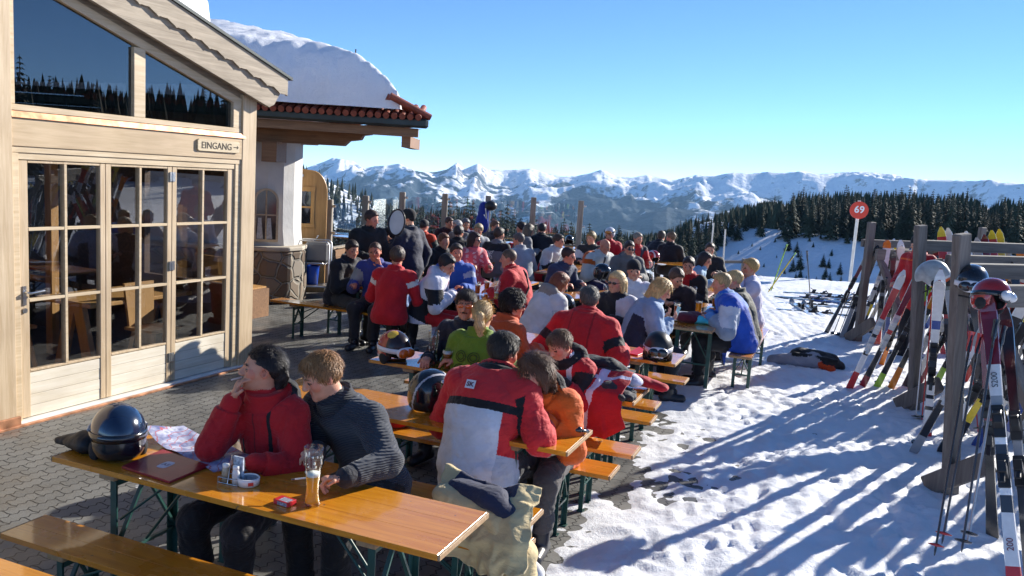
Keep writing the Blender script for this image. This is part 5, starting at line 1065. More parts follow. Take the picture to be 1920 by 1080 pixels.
glass(909, 493, 'glass with a bright red drink on the pink woman\'s table', kind='cup', fill=.8, liq=REDD); glass(880, 497, 'small amber glass left of the red drink', kind='cup', fill=.7, liq=AMBER); glass(1309, 586, 'round beer glass with gold beer right of the white bowl', kind='mug', fill=.8); glass(1297, 577, 'tall clear glass between the bowl and the blond man in blue', kind='weizen', fill=.35); glass(1339, 577, 'filled beer glass nearest to the face of the man in blue', kind='pint', fill=.75, liq=AMBER)
glass(1220, 522, 'empty glass on the table right of the beanie man', kind='weizen', fill=0); glass(669, 446, 'tall wheat beer glass left of the white tray', kind='weizen', fill=.75, z=.79); glass(1095, 565, 'clear glass beside the auburn haired woman', kind='pint', fill=.1, liq=FOAM); glass(1040, 612, 'half litre glass left of the broad man in red', kind='pint', fill=.3, liq=FOAM)
def plate(px, py, r_, label, z=.77, cat='plate', name='plate'):
    mb = MB(); mb.lathe([(.001, .002), (r_*.6, .002), (r_, .016), (r_*.98, .019), (r_*.6, .006), (.001, .006)], n=24); o = mb.build(name, M('white_china', (.80, .79, .77), .15, .02, coat=.5), None, tuple(G(px, py, z)+v3(0, 0, .002))); tag(o, label, cat); return o
for (px_, py_, k_, f_, l_, lb_) in ((1165, 500, 'pint', .7, AMBER, 'small beer on the table behind the beanie man'), (1100, 508, 'mug', .8, None, 'mug of beer in front of the bald man in white'), (1262, 486, 'cup', .6, AMBER, 'small amber glass on the back row table'), (1052, 508, 'weizen', .6, None, 'wheat beer left of the bald man in white'), (930, 562, 'weizen', .3, None, 'nearly empty wheat beer glass beside the cropped man in red'), (1268, 592, 'pint', .75, AMBER, 'amber glass behind the white bowl'), (800, 455, 'pint', .6, None, 'beer in front of the seated man in orange red'), (1030, 461, 'cup', .6, AMBER, 'small drink in front of the snowflake jacket'), (1135, 575, 'weizen', .45, None, 'half empty wheat beer left of the blond woman in sunglasses'), (1160, 572, 'cup', .5, REDD, 'small red drink in front of the blond woman in sunglasses'), (712, 530, 'cup', .7, AMBER, 'small amber glass by the elbow of the jersey man'), (960, 520, 'pint', .8, None, 'full beer behind the cropped man in red')):
    glass(px_, py_, lb_, kind=k_, fill=f_, liq=l_)
plate(648, 530, .075, 'round white ashtray dish at the left end of the jersey table', cat='dish', name='dish'); plate(676, 531, .085, 'white dish right of the ashtray dish on the jersey table', cat='dish', name='dish'); plate(870, 508, .11, 'white plate in front of the pink woman'); plate(1240, 497, .10, 'white plate with leftovers on the back row table'); plate(1262, 600, .12, 'white plate below the letter reading woman in pale blue')
mb = MB(); mb.lathe([(.001, .003), (.06, .003), (.11, .06), (.115, .085), (.108, .083), (.06, .012), (.001, .012)], n=28); tag(mb.build('bowl', M('white_china', (.8, .79, .77), .15, .02), None, tuple(G(1283, 600, .772))), 'large white soup bowl on the table of the man in blue', 'bowl')
# menu, map, cigarette things on the foreground table
TB = lambda px, py: G(px, py, .77)
def quad_thing(name, px4, th, mat, label, cat, z=.7715):
    P = [G(x, y, z) for x, y in px4]; c = sum(P)/4; mb = MB(); mb.prism([tuple(p-c) for p in P], (0, 0, th)); o = mb.build(name, mat, None, tuple(c), bevel=.0015); tag(o, label, cat); return o, c, P
menu, c, P = quad_thing('menu_folder', [(228, 878), (318, 907), (392, 876), (305, 846)], .012, M('red_leatherette', (.28, .012, .022), .35, .12, 14, .2, 120, coat=.2), 'dark red menu folder with a white emblem on the foreground table', 'menu')
ex = unit(P[3]-P[0]); ey = unit(np.cross([0, 0, 1], ex)); mc = sum(P)/4
mb = MB(); n_ = 20; mb.prism([tuple(ex*(.045*np.sign(math.cos(a))*abs(math.cos(a))**.5)+ey*(.028*np.sign(math.sin(a))*abs(math.sin(a))**.5)+v3(0, 0, .0125)) for a in np.linspace(0, 2*math.pi, n_, endpoint=False)], (0, 0, .0008)); em = mb.build('emblem', M('emblem_white', (.6, .57, .66), .4, .05), menu)
text_mesh('AS', .036, M('emblem_ink', (.05, .02, .05), .5, 0), menu, Matrix.Translation((0, 0, .0138)) @ Matrix.Rotation(RAD(-21.65), 4, 'Z'), .0003)
m, N, L, bs = newmat('printed_piste_map'); tc = N.new('ShaderNodeTexCoord'); no = N.new('ShaderNodeTexNoise'); no.inputs['Scale'].default_value = 16; no.inputs['Detail'].default_value = 8; L.new(tc.outputs['Object'], no.inputs['Vector']); cr = ramp(N, [(.35, (.14, .16, .32)), (.48, (.36, .38, .55)), (.6, (.62, .63, .74)), (.7, (.30, .35, .45))]); L.new(no.outputs['Fac'], cr.inputs[0])
wv = N.new('ShaderNodeTexWave'); wv.inputs['Scale'].default_value = 6; wv.inputs['Distortion'].default_value = 14; wv.inputs['Detail'].default_value = 4; L.new(tc.outputs['Object'], wv.inputs['Vector']); wr = ramp(N, [(.0, (1, 1, 1)), (.06, (0, 0, 0))]); L.new(wv.outputs['Fac'], wr.inputs[0]); mx = N.new('ShaderNodeMixRGB'); L.new(wr.outputs[0], mx.inputs[0]); L.new(cr.outputs[0], mx.inputs[1]); mx.inputs[2].default_value = (.5, .12, .14, 1); L.new(mx.outputs[0], bs.inputs['Base Color']); bs.inputs['Roughness'].default_value = .55; MAPM = m
a, b_, c_, d_ = TB(272, 826), TB(400, 886), TB(512, 866), TB(330, 815); nx, ny = 25, 9; V = []
for i in range(nx):
    for j in range(ny):
        s, t = i/(nx-1), j/(ny-1); p = (a*(1-s)+b_*s)*(1-t)+((a+(d_-a)*1.25)*(1-s)+c_*s)*t; V.append((p[0], p[1], .775+.012*abs(math.sin(s*9.4))+.075*max(0, 1-s/.22)**1.6*(1-.5*t)+.004*math.sin(t*7+s*5)))
V = np.array(V); cc = V.mean(0); I = np.arange(nx*ny).reshape(nx, ny); Q = np.stack([I[:-1, :-1], I[1:, :-1], I[1:, 1:], I[:-1, 1:]], 2).reshape(-1, 4); mp_ = mesh_np('piste_map', V-cc, Q, [MAPM], 0, None, False); mp_.location = tuple(cc); tag(mp_, 'unfolded bluish piste map under the elbow of the smoking woman', 'map'); so_ = mp_.modifiers.new('t', 'SOLIDIFY'); so_.thickness = .0012
q = TB(434, 905); r = empty('cruet_stand', tuple(q), RAD(-20), 'wire cruet stand with two shakers and a card', 'cruet')
mb = MB(); mb.tube([(-.055, -.03, .03), (.055, -.03, .03), (.055, .03, .03), (-.055, .03, .03), (-.055, -.03, .03)], .002, 6); mb.tube([(-.055, -.03, .004), (.055, -.03, .004), (.055, .03, .004), (-.055, .03, .004), (-.055, -.03, .004)], .002, 6)
for x in (-.055, .055):
    for y in (-.03, .03): mb.tube([(x, y, 0), (x, y, .03)], .002, 6)
mb.tube([(0, -.03, .004), (0, 0, .14), (0, .03, .004)], .002, 6); mb.build('wire_rack', STEEL, r)
for x, mat_ in ((-.03, M('pepper_in_glass', (.40, .34, .24), .15, .2, 40)), (.03, M('salt_in_glass', (.70, .70, .68), .15, .05))):
    mb = MB(); mb.lathe([(.001, 0), (.019, 0), (.019, .055), (.014, .07)], (x, -.005, .004), n=14); mb.lathe([(.014, .07), (.016, .072), (.016, .088), (.001, .092)], (x, -.005, .004), n=14, mi=1); mb.build('shaker', [mat_, WHITEP], r)
MB().box((.0, .012, .004), (.055, .022, .13)).build('card', M('printed_card', (.42, .48, .56), .4, .5, 60), r)
q = TB(466, 909); mb = MB(); mb.lathe([(.001, .002), (.050, .002), (.053, .036), (.048, .040), (.044, .034), (.042, .012), (.001, .012)], n=32, mis=[0, 0, 0, 0, 1, 1]); ash = mb.build('ashtray', [M('white_glaze', (.78, .77, .75), .25, .03), M('ash_grey', (.26, .30, .36), .7, .3, 60)], None, tuple(q+v3(0, 0, .001))); tag(ash, 'round white ashtray beside the cruet stand', 'ashtray')
mb = MB(); mb.box((-.012, -.0546, .012), (.012, -.0522, .028)); mb.build('red_print', M('red_print', (.6, .05, .04), .4, 0), ash).rotation_euler = (0, 0, RAD(28))
q = TB(478, 884); r = empty('key_lanyard', tuple(q+v3(0, 0, .012)), RAD(30), 'white and blue looped strap with an orange end by the ashtray', 'strap')
mb = MB(); pts = [(.0+.065*math.cos(t), .017*math.sin(t), .004) for t in np.linspace(0, 6.28, 20)]; mb.tube(pts, .0055, 6); mb.build('loop', M('strap_white_blue', (.45, .55, .70), .5, .6, 60), r); mb = MB(); mb.ell((.075, 0, .004), (.022, .014, .009), 10); mb.build('clip', M('strap_orange', (.55, .22, .03), .4, .1), r)
q = TB(534, 945); r = empty('cigarette_pack', tuple(q+v3(0, 0, .0015)), RAD(-28), 'red and white cigarette pack left of the beer glass', 'packet'); MB().box((-.044, -.028, 0), (.044, .028, .022)).build('box', M('pack_red', (.58, .03, .04), .3, .06, coat=.4), r, bevel=.001)
mb = MB(); mb.box((-.02, -.0283, .002), (.036, -.0281, .018)); mb.box((-.018, -.022, .0222), (.038, .016, .0224)); mb.build('warning_label', M('pack_label', (.30, .30, .36), .4, .7, 130), r); mb = MB(); mb.box((-.0443, -.02, .003), (-.0441, .02, .019)); mb.build('white_flash', WHITEP, r)
# bottle
q = G(828, 783, .77); mb = MB(); mb.lathe([(.001, .002), (.030, .002), (.031, .01), (.031, .125), (.026, .15), (.0145, .185), (.0125, .225), (.0145, .228), (.0145, .236), (.001, .236)], n=24); bo = mb.build('beer_bottle', M('green_glass', (.004, .07, .022), .06, .1, coat=1.), None, tuple(q+v3(0, 0, .001))); tag(bo, 'green beer bottle beside the black and gold helmet', 'bottle')
mb = MB(); mb.lathe([(.0314, .045), (.0314, .105)], n=24); mb.lathe([(.0150, .19), (.0132, .215)], n=20); mb.build('bottle_label', M('bottle_paper', (.12, .20, .10), .5, .5, 60), bo); mb = MB(); mb.lathe([(.0155, .226), (.0155, .238), (.001, .2385)], n=20); mb.build('cap', STEEL, bo)
# ------------------------------------------------------------------ helmets, goggles, gloves
def helmet(px, py, z, yaw, label, shell, rough=.2, goggles=None, vent=False, lining=(.02, .02, .022), pitch=0, roll=0, visor=False, stripe=None, xyz=None, s=1., strap=True, txt=None):
    q = G(px, py, z) if xyz is None else v3(*xyz); r = empty('ski_helmet', tuple(q), RAD(yaw-90), label, 'helmet'); r.rotation_euler = (RAD(pitch), RAD(roll), RAD(yaw-90)); r.scale = (s, s, s)
    F = Field((-.17, -.2, -.05), (.17, .22, .29), .0065); F.ell((0, 0, .115), (.118, .145, .130), 0); F.ell((0, -.02, .055), (.112, .120, .085), 0, .03)
    ln = np.interp(F.ax[1], [-.16, -.03, .05, .085, .16], [.012, .0, .02, .105, .125]); F.D = np.maximum(F.D, (ln[None, :, None]-F.ax[2][None, None, :]).astype(np.float32)); 
    F.D = np.maximum(F.D, -np.asarray((np.sqrt((F.ax[0]/.098)[:, None, None]**2+((F.ax[1]+.0)/.124)[None, :, None]**2+((F.ax[2]-.095)/.118)[None, None, :]**2)-1)*.1, np.float32))
    V, Q, ids = F.polygonize(); mi = np.zeros(len(Q), int); mats = [shell, M('helmet_lining', lining, .85, .2, 60, .4, 150)]; c3 = V[Q].mean(1); inn = np.sqrt((c3[:, 0]/.104)**2+(c3[:, 1]/.13)**2+((c3[:, 2]-.095)/.123)**2) < 1.0; mi[inn] = 1
    if stripe:
        for m_, fn in stripe: mats.append(m_); mi[fn(c3) & ~inn] = len(mats)-1
    sh = mesh_np('shell', V, Q, mats, mi, r)
    for sg in (-1, 1): mb = MB(); mb.ell((sg*.100, -.005, .035), (.026, .048, .052), 14); mb.build('ear_pad', mats[1], r)
    if strap:
        mb = MB(); mb.tube([(.10, .0, .0), (.09, .04, -.03*0+.004), (.03, .10, .006), (0, .14, .006)], .007, 6); mb.build('chin_strap', mats[1], r)
    if vent or visor:
        mb = MB()
        mb.tube([(.123*math.sin(t), .128*math.cos(t)+.012, .125+.012*math.cos(t)) for t in np.linspace(-1.5, 1.5, 15)], .008, 6); mb.build('rim', shell if not goggles else M('helmet_trim', (.55, .55, .56), .3, .1), r)
        if visor:
            mb = MB(); n_ = 15; ts = np.linspace(-1.25, 1.25, n_); vs = []
            for t in ts:
                for k, (rr_, zz) in enumerate(((1.02, .155), (1.10, .235), (1.06, .300))): vs.append((.128*rr_*math.sin(t), .15*rr_*math.cos(t)*.72+.0, zz-.02*abs(t)))
            fs = [(i*3+k, (i+1)*3+k, (i+1)*3+k+1, i*3+k+1) for i in range(n_-1) for k in range(2)]; mb.add(vs, fs, 0, True); v_ = mb.build('visor', M('smoked_visor', (.012, .013, .018), .06, 0, coat=1.), r); v_.modifiers.new('t', 'SOLIDIFY').thickness = .004
    if goggles:
        fr_, le_ = goggles; mb = MB(); mb.ell((0, .132, .088), (.086, .034, .047), 20, mi=0); mb.ell((-.030, .150, .086), (.052, .022, .037), 16, mi=1); mb.ell((.030, .150, .086), (.052, .022, .037), 16, mi=1); mb.build('goggles', [fr_, le_], r)
        mb = MB(); ts = np.linspace(.55, 5.73, 29); vs = []
        for t in ts:
            for dz in (-.019, .019): vs.append((.124*math.sin(t), .150*math.cos(t), .098+.018*(1-math.cos(t))*.5+dz))
        mb.add(vs, [(i*2, i*2+2, i*2+3, i*2+1) for i in range(len(ts)-1)], 0, True); st_ = mb.build('goggle_strap', fr_, r); st_.modifiers.new('t', 'SOLIDIFY').thickness = .003
        if txt: text_mesh(txt, .042, M('strap_print', (.03, .03, .03), .6, 0), r, Matrix.Translation((.1290, .045, .103)) @ Matrix.Rotation(RAD(112), 4, 'Z') @ Matrix.Rotation(RAD(90), 4, 'X'), .001)
    return r
BLK = M('gloss_black_shell', (.010, .011, .016), .18, .2, 20, coat=.8); NAVY = M('deep_blue_shell', (.010, .022, .055), .16, .1, coat=.9); MATB = M('matt_black_shell', (.022, .023, .025), .42, .15); GOLDP = M('gold_print', (.32, .24, .12), .3, .5, 24, coat=.6); SILV = M('silver_print', (.50, .51, .53), .28, .15, coat=.5); REDS = M('red_shell', (.34, .018, .02), .2, .15, 14, coat=.8); WHS = M('white_shell', (.70, .70, .69), .28, .06, coat=.5); ORL = M('orange_lens', (.60, .12, .01), .06, .1, coat=1.); DKL = M('dark_lens', (.012, .010, .012), .05, 0, coat=1.); WFR = M('white_goggle_frame', (.74, .73, .74), .4, .05); ORP = M('orange_print', (.55, .09, .02), .3, .1)
helmet(222, 852, .772, 122, 'black and navy helmet at the left end of the foreground table', BLK, vent=True, s=1.10, goggles=(BLK, DKL), stripe=[(NAVY, lambda c: (c[:, 2] > .10) & (c[:, 1] < .02))])
helmet(806, 766, .772, 40, 'black and gold helmet on the table with the green bottle', BLK, s=1.08, stripe=[(SILV, lambda c: np.abs(c[:, 0]-.03-.25*(c[:, 2]-.1)) < .006), (GOLDP, lambda c: (c[:, 0] < -.045) & (c[:, 2] > .06)), (WHS, lambda c: (c[:, 1] > .065) & (c[:, 2] > .06) & (c[:, 1] < .085))])
helmet(738, 676, .772, -40, 'red helmet with a yellow emblem and white goggles', REDS, goggles=(WFR, ORL), s=1.02, stripe=[(M('black_fade', (.03, .02, .022), .25, .2), lambda c: (c[:, 1] > .03)), (M('yellow_emblem', (.72, .45, .05), .3, .25, 30), lambda c: ((c[:, 0]-.045)**2+(c[:, 1]-.03)**2 < .042**2) & (c[:, 2] > .17)), (SILV, lambda c: (c[:, 2] < .055) & (c[:, 1] < -.02))])
helmet(1232, 674, .772, -100, 'matt black helmet with white rimmed goggles near the table end', MATB, rough=.4, goggles=(WFR, DKL), txt='BLIZZ', s=1.06, vent=False)
helmet(1057, 590, .772, -70, 'black helmet beside the auburn haired woman', BLK, s=1.0); helmet(1130, 512, .772, -30, 'black helmet in the lap of the bald man in white', BLK, xyz=tuple(DP(1128, 522, 12.6)), s=.95); helmet(1224, 492, .775, -60, 'red helmet on the back row table', REDS, s=1.0, stripe=[(WHS, lambda c: np.abs(c[:, 0]-.06) < .012)]); helmet(1067, 458, .775, -90, 'small black helmet on the table behind the navy jacket man', BLK, s=.9)
def sdf_thing(name, label, cat, origin, rz, lo, hi, h, fn, mats, rules=None, noise=(.008, 8), parts=None):
    F = Field(lo, hi, h); fn(F)
    if noise: F.noise(noise[0], noise[1], len(name)*7+int(abs(origin[0])*10))
    V, Q, ids = F.polygonize(); mi = ids[Q[:, 0]].astype(int); o = mesh_np(name, V, Q, mats, mi); o.location = tuple(origin); o.rotation_euler = (0, 0, rz); tag(o, label, cat); return o
def glove_f(F, dx=0., a=0.):
    c, s = math.cos(a), math.sin(a); R_ = lambda x, y, z: v3(dx+x*c-y*s, x*s+y*c, z)
    F.cap(R_(0, -.10, .035), R_(0, -.02, .035), .05, .045, 0, .02, flat=(0, 0, 1), fs=1.4); F.cap(R_(0, -.02, .032), R_(0, .05, .03), .05, .045, 0, .02, flat=(0, 0, 1), fs=1.7)
    for i in range(4): F.cap(R_(-.036+.024*i, .06, .028), R_(-.045+.03*i, .12-.01*abs(i-1.5), .022), .014, .012, 0, .008)
    F.cap(R_(.045, .0, .03), R_(.085, .05, .022), .016, .013, 0, .012)
BGL = M('black_glove_leather', (.012, .012, .014), .55, .3, 30, .4, 60)
sdf_thing('ski_glove', 'pair of black ski gloves left of the navy helmet', 'gloves', TB(160, 838)+v3(0, 0, .003), RAD(35), (-.2, -.2, -.01), (.25, .2, .14), .0065, lambda F: (glove_f(F, -.04, .3), glove_f(F, .07, -.5), F.ell((.02, -.06, .06), (.08, .07, .04), 0, .03)), [BGL])
sdf_thing('ski_glove', 'black padded ski gloves at the end of the jacket table', 'gloves', G(1160, 742, .772), RAD(-100), (-.2, -.2, -.01), (.25, .2, .14), .0075, lambda F: (glove_f(F, -.04, .3), glove_f(F, .06, -.2), F.ell((.02, -.06, .06), (.08, .08, .045), 0, .03)), [cloth(44, 44, 50)])
sdf_thing('ski_glove', 'bright cyan knitted glove on the table of the man in blue', 'gloves', G(1322, 607, .772), RAD(-110), (-.2, -.2, -.01), (.25, .2, .14), .0085, lambda F: (glove_f(F, -.0, .3), F.ell((.0, -.06, .045), (.075, .08, .045), 0, .03)), [cloth(70, 190, 215)])
sdf_thing('fleece_hat', 'dark red fleece hat beside the cyan glove', 'hat', G(1290, 604, .772), 0, (-.2, -.2, -.01), (.2, .2, .16), .009, lambda F: (F.ell((0, 0, .05), (.15, .10, .06), 0), F.ell((.08, .05, .07), (.09, .07, .05), 0, .03)), [cloth(90, 18, 40)])
sdf_thing('ski_glove', 'black gloves lying right of the red drink', 'gloves', G(925, 487, .772), 0, (-.2, -.2, -.01), (.25, .2, .14), .012, lambda F: (glove_f(F, -.04, .3), glove_f(F, .06, -.9)), [BGL])
# goggles with a yellow strap
q = G(1068, 812, .772); r = empty('ski_goggles', tuple(q), RAD(-30), 'black ski goggles with a yellow striped strap at the table end', 'goggles')
mb = MB(); mb.ell((0, 0, .034), (.085, .034, .036), 20); mb.build('frame', BLK, r); mb = MB(); mb.ell((0, -.012, .034), (.074, .030, .028), 20); mb.build('lens', DKL, r)
mb = MB(); mb.tube([(-.08, .02, .034), (-.085, .07, .05), (-.03, .09, .085), (0, .07, .03)], .010, 8); mb.tube([(.08, .01, .03), (.10, .05, .02), (.06, .10, .012), (.0, .08, .012)], .010, 8); mb.build('strap', BLK, r)
mb = MB(); mb.tube([(-.088, .03, .045), (-.092, .07, .06), (-.035, .095, .098)], .008, 8); mb.tube([(.02, -.01, .07), (.035, .0, .13), (.05, .03, .135)], .009, 8); mb.build('yellow_trim', M('lemon_strap', (.72, .68, .06), .5, .05), r)
tag(quad_thing('menu_folder', [(1176, 664), (1196, 668), (1218, 658), (1198, 652)], .012, M('bright_red_folder', (.55, .03, .05), .4, .05), 'bright red menu folder left of the matt black helmet', 'menu')[0])
quad_thing('menu_card', [(1010, 640), (1036, 645), (1040, 632), (1018, 628)], .03, M('printed_card', (.42, .48, .56), .4, .5, 60), 'stacked printed beer mats right of the rust jacket', 'cards')
# ------------------------------------------------------------------ clothes left lying about
BEI, NAV = cloth(210, 188, 140), cloth(44, 48, 72)
def drape(name, label, prof, s0, s1, mats, mfun, seed, folds=.05, n=(150, 110), th=.012, hang=None, shear=0.):
    """garment laid over a board: prof = [(v, z)] from back to hem, s runs along the board; folds deepen where the cloth hangs free"""
    prof = np.array(prof, float); seg = np.concatenate([[0], np.cumsum(np.hypot(*np.diff(prof, axis=0).T))]); L_ = seg[-1]
    S, T = np.meshgrid(np.linspace(0, 1, n[0]), np.linspace(0, 1, n[1]), indexing='ij'); t = T*L_*(1-.16*np.abs(fbm(S*3+seed, S*0+1.3, 3, seed)*2-1)-.10*(2*S-1)**2)
    v = np.interp(t, seg, prof[:, 0]); z = np.interp(t, seg, prof[:, 1]); free = sstep(.35*L_, L_, t); u = s0+(s1-s0)*S+shear*t
    crease = ridged(S*(s1-s0)*3.2+.6*T+seed, T*1.6+seed*.3, 3, seed)-.45; big_ = fbm(S*(s1-s0)*4+seed, T*2.4, 3, seed+5)-.5
    amp = folds*(.55+.9*free); dv = -(crease*amp+big_*amp*1.1); dz = (crease*.6+big_*1.0)*folds*(1.25-free)
    v = v+dv*(.35+.65*free); z = z+dz; u = u+.05*(fbm(S*2+9, T*4, 3, seed+9)-.5)*2
    P = np.stack([u*UX-v*UY, u*UY+v*UX, z], 2).reshape(-1, 3); c = P.mean(0); c[2] = 0; I = np.arange(n[0]*n[1]).reshape(n); Q = np.stack([I[:-1, :-1], I[1:, :-1], I[1:, 1:], I[:-1, 1:]], 2).reshape(-1, 4)
    mi = mfun(S, T)[:-1, :-1].ravel(); o = mesh_np(name, P-c, Q, mats, mi); o.location = tuple(c); m_ = o.modifiers.new('t', 'SOLIDIFY'); m_.thickness = th; tag(o, label, 'jacket'); return o
def sleeve(par, name, pts, rs, mat, seed):
    P = [np.append(uv(a, b), c) for a, b, c in pts]; lo = np.min(P, 0)-.16; hi = np.max(P, 0)+.16; F = Field(lo, hi, .0075)
    for (p, q, r1, r2) in zip(P, P[1:], rs, rs[1:]): F.cap(p, q, r1, r2, 0, .03, flat=(0, 0, 1), fs=1.7)
    F.noise(.016, 7, seed); V, Q, _ = F.polygonize(); o = mesh_np(name, V-np.array(par.location), Q, [mat], 0, par); return o
j_ = drape('beige_jacket', 'beige winter jacket with navy lining draped over a bench end', [(3.90, .66), (3.82, .74), (3.72, .66), (3.60, .60), (3.545, .54), (3.525, .36)], -1.86, -1.30, [BEI, NAV], lambda S, T: np.where((T < .30+.10*np.sin(S*9)) & (S > .16) & (S < .80) & (T > .05), 1, 0), 3, .115, shear=.10, n=(190, 130))
sleeve(j_, 'sleeve', [(-1.75, 3.72, .66), (-1.45, 3.66, .62), (-1.30, 3.60, .50), (-1.27, 3.56, .36)], [.085, .08, .07, .065], BEI, 4); sleeve(j_, 'lining_fold', [(-1.72, 3.76, .70), (-1.50, 3.70, .70), (-1.40, 3.66, .66)], [.05, .075, .055], NAV, 8)
RJ, WJ, KJ = cloth(176, 20, 34), cloth(205, 205, 225), cloth(28, 28, 34)
j_ = drape('ski_jacket', 'red, black and white racing jacket piled on the table end', [(6.12, .82), (6.02, .92), (5.88, .93), (5.74, .86), (5.66, .80), (5.63, .70), (5.62, .46)], -2.0, -1.36, [RJ, WJ, KJ], lambda S, T: np.where((T < .34) & (S > .1), 2, np.where((np.abs(S-.18-.25*T) < .035) | (np.abs(S-.80+.30*T) < .045) | ((np.abs(T-.46) < .02) & (S > .35)), 1, 0)), 12, .055, n=(110, 110), shear=.05)
sleeve(j_, 'sleeve', [(-1.80, 6.0, .95), (-1.55, 5.98, .95), (-1.38, 5.94, .88)], [.08, .07, .055], KJ, 5); sleeve(j_, 'cuff', [(-1.37, 5.94, .875), (-1.33, 5.93, .86)], [.055, .05], WJ, 6); sleeve(j_, 'sleeve', [(-1.62, 6.12, .86), (-1.36, 6.14, .83), (-1.16, 6.12, .80)], [.06, .055, .05], RJ, 7)
sdf_thing('red_jacket', 'small red jacket lying on the bench left of the black and gold helmet', 'jacket', tuple(np.append(uv(-3.05, 5.05), 0)), RAD(-21), (-.4, -.3, .4), (.5, .3, .8), .009, lambda F: (F.cap((-.12, 0, .54), (.22, .02, .53), .11, .09, 0, .04, flat=(0, 0, 1), fs=1.6), F.cap((-.2, -.05, .53), (-.1, .1, .6), .06, .06, 0, .03)), [cloth(190, 26, 30)], noise=(.016, 6))
sdf_thing('rucksack', 'black and grey rucksack lying on the trodden snow', 'bag', tuple(G(1512, 690, .0)), RAD(-12), (-.6, -.4, -.06), (.6, .4, .4), .011, lambda F: (F.cap((-.42, -.02, .07), (.05, -.05, .12), .09, .14, 1, .05, flat=(0, 0, 1), fs=1.3), F.cap((-.1, .02, .13), (.3, .0, .11), .13, .11, 0, .03), F.cap((.22, -.1, .10), (.4, -.02, .07), .09, .07, 0, .03), F.cap((-.2, -.12, .20), (.35, -.15, .16), .018, .018, 0, .01), F.cap((.15, -.15, .1), (.3, -.19, .05), .03, .03, 2, .01)), [cloth(24, 24, 28), cloth(150, 150, 160), cloth(200, 70, 20)], noise=(.014, 6))
# ski boot under the beige jacket
q = G(985, 1085, 0); r = empty('ski_boot', (q[0]-.02, q[1]+.1, 0), RAD(-150), 'white ski boot with bright red buckles below the beige jacket', 'boot')
F = Field((-.12, -.2, 0), (.12, .25, .42), .0075); F.cap((0, -.04, .36), (0, -.06, .12), .075, .07, 0, .02); F.cap((0, -.08, .06), (0, .15, .05), .06, .055, 0, .04); F.D[:, :, 0] = .01; field_obj(F, 'shell', M('boot_shell_white', (.66, .66, .66), .35, .08), r)
for i, (y, z) in enumerate(((.02, .33), (.02, .24), (.06, .13), (.12, .11))): mb = MB(); mb.box((.045, y-.03, z-.018), (.082, y+.035, z+.018)); mb.build('buckle', M('buckle_red', (.66, .04, .03), .35, .1), r, bevel=.005)
# ------------------------------------------------------------------ ski racks, skis, poles, piste sign
RACKW = wood('rack_timber', (.105, .09, .08), (.23, .20, .175), .7, 1., 2); RACKX = wood('rack_rail', (.10, .088, .078), (.22, .195, .17), .7, 1., 0)
RA = RAD(25); RE = v3(math.cos(RA), math.sin(RA), 0); RP = v3(-math.sin(RA), math.cos(RA), 0)
def rack(base, L_, label, ztop=2.1, lean=0., front=-1.05, zr=1.66):
    r = empty('ski_rack', tuple(base), RA, label, 'ski rack', 'timber ski racks on the snow')
    for x in (0, L_):
        mb = MB(); mb.bar((x, 0, 0), (x-lean, .02, ztop), .13, .075, (0, 1, 0)); mb.build('post', RACKW, r, bevel=.008)
        mb = MB(); mb.bar((x+.085, front, 0), (x+.085-lean*.72, -.10, zr+.02), .12, .07, (0, 1, 0)); mb.build('strut', RACKW, r, bevel=.008)
        mb = MB(); mb.bar((x-.06, .16, 0.05), (x-.06, -.32, .42), .09, .16, (0, 0, 1)); mb.build('foot_block', RACKW, r, bevel=.008)
    for (y, z, h) in ((-.19, zr, .17), (.11, zr+.15, .12), (-.66, .66, .13), (-.52, .92, .12)):
        mb = MB(); mb.box((-.04 if z > 1 else .05, y-.03, z-h/2), (L_+.15, y+.03, z+h/2)); mb.build('rail', RACKX, r, bevel=.006)
    return r
q1 = G(1780, 935); rack(q1, 4.2, 'nearest grey timber ski rack at the right edge of the photo', lean=.25)
q2 = G(1712, 775); rack(q2, 4.2, 'second timber ski rack, in front of the person in red', 2.07, .24, zr=1.70); q3 = G(1607, 645); rack(q3, 2.6, 'farthest timber ski rack, left of the person in red', 1.95, -.02, zr=1.46)
SNM = SNOWR
def smat(n, c): return M('ski_'+n, c, .22, .06, 30, coat=.6)
SK = {'red': smat('red', (.50, .03, .03)), 'white': smat('white', (.70, .70, .71)), 'black': smat('black', (.014, .014, .017)), 'dark': smat('dark', (.045, .05, .06)), 'grey': smat('grey', (.30, .31, .33)), 'blue': smat('blue', (.03, .07, .28)), 'orange': smat('orange', (.62, .18, .02)), 'yellow': smat('yellow', (.70, .52, .03)), 'maroon': smat('maroon', (.16, .012, .025)), 'green': smat('green', (.30, .55, .05)), 'silver': M('ski_silver', (.55, .56, .58), .3, .1, metal=.6), 'snow': SNM}
BIND = M('binding_plastic', (.02, .02, .022), .4, .2); BINDW = M('binding_white', (.6, .6, .6), .4, .1)
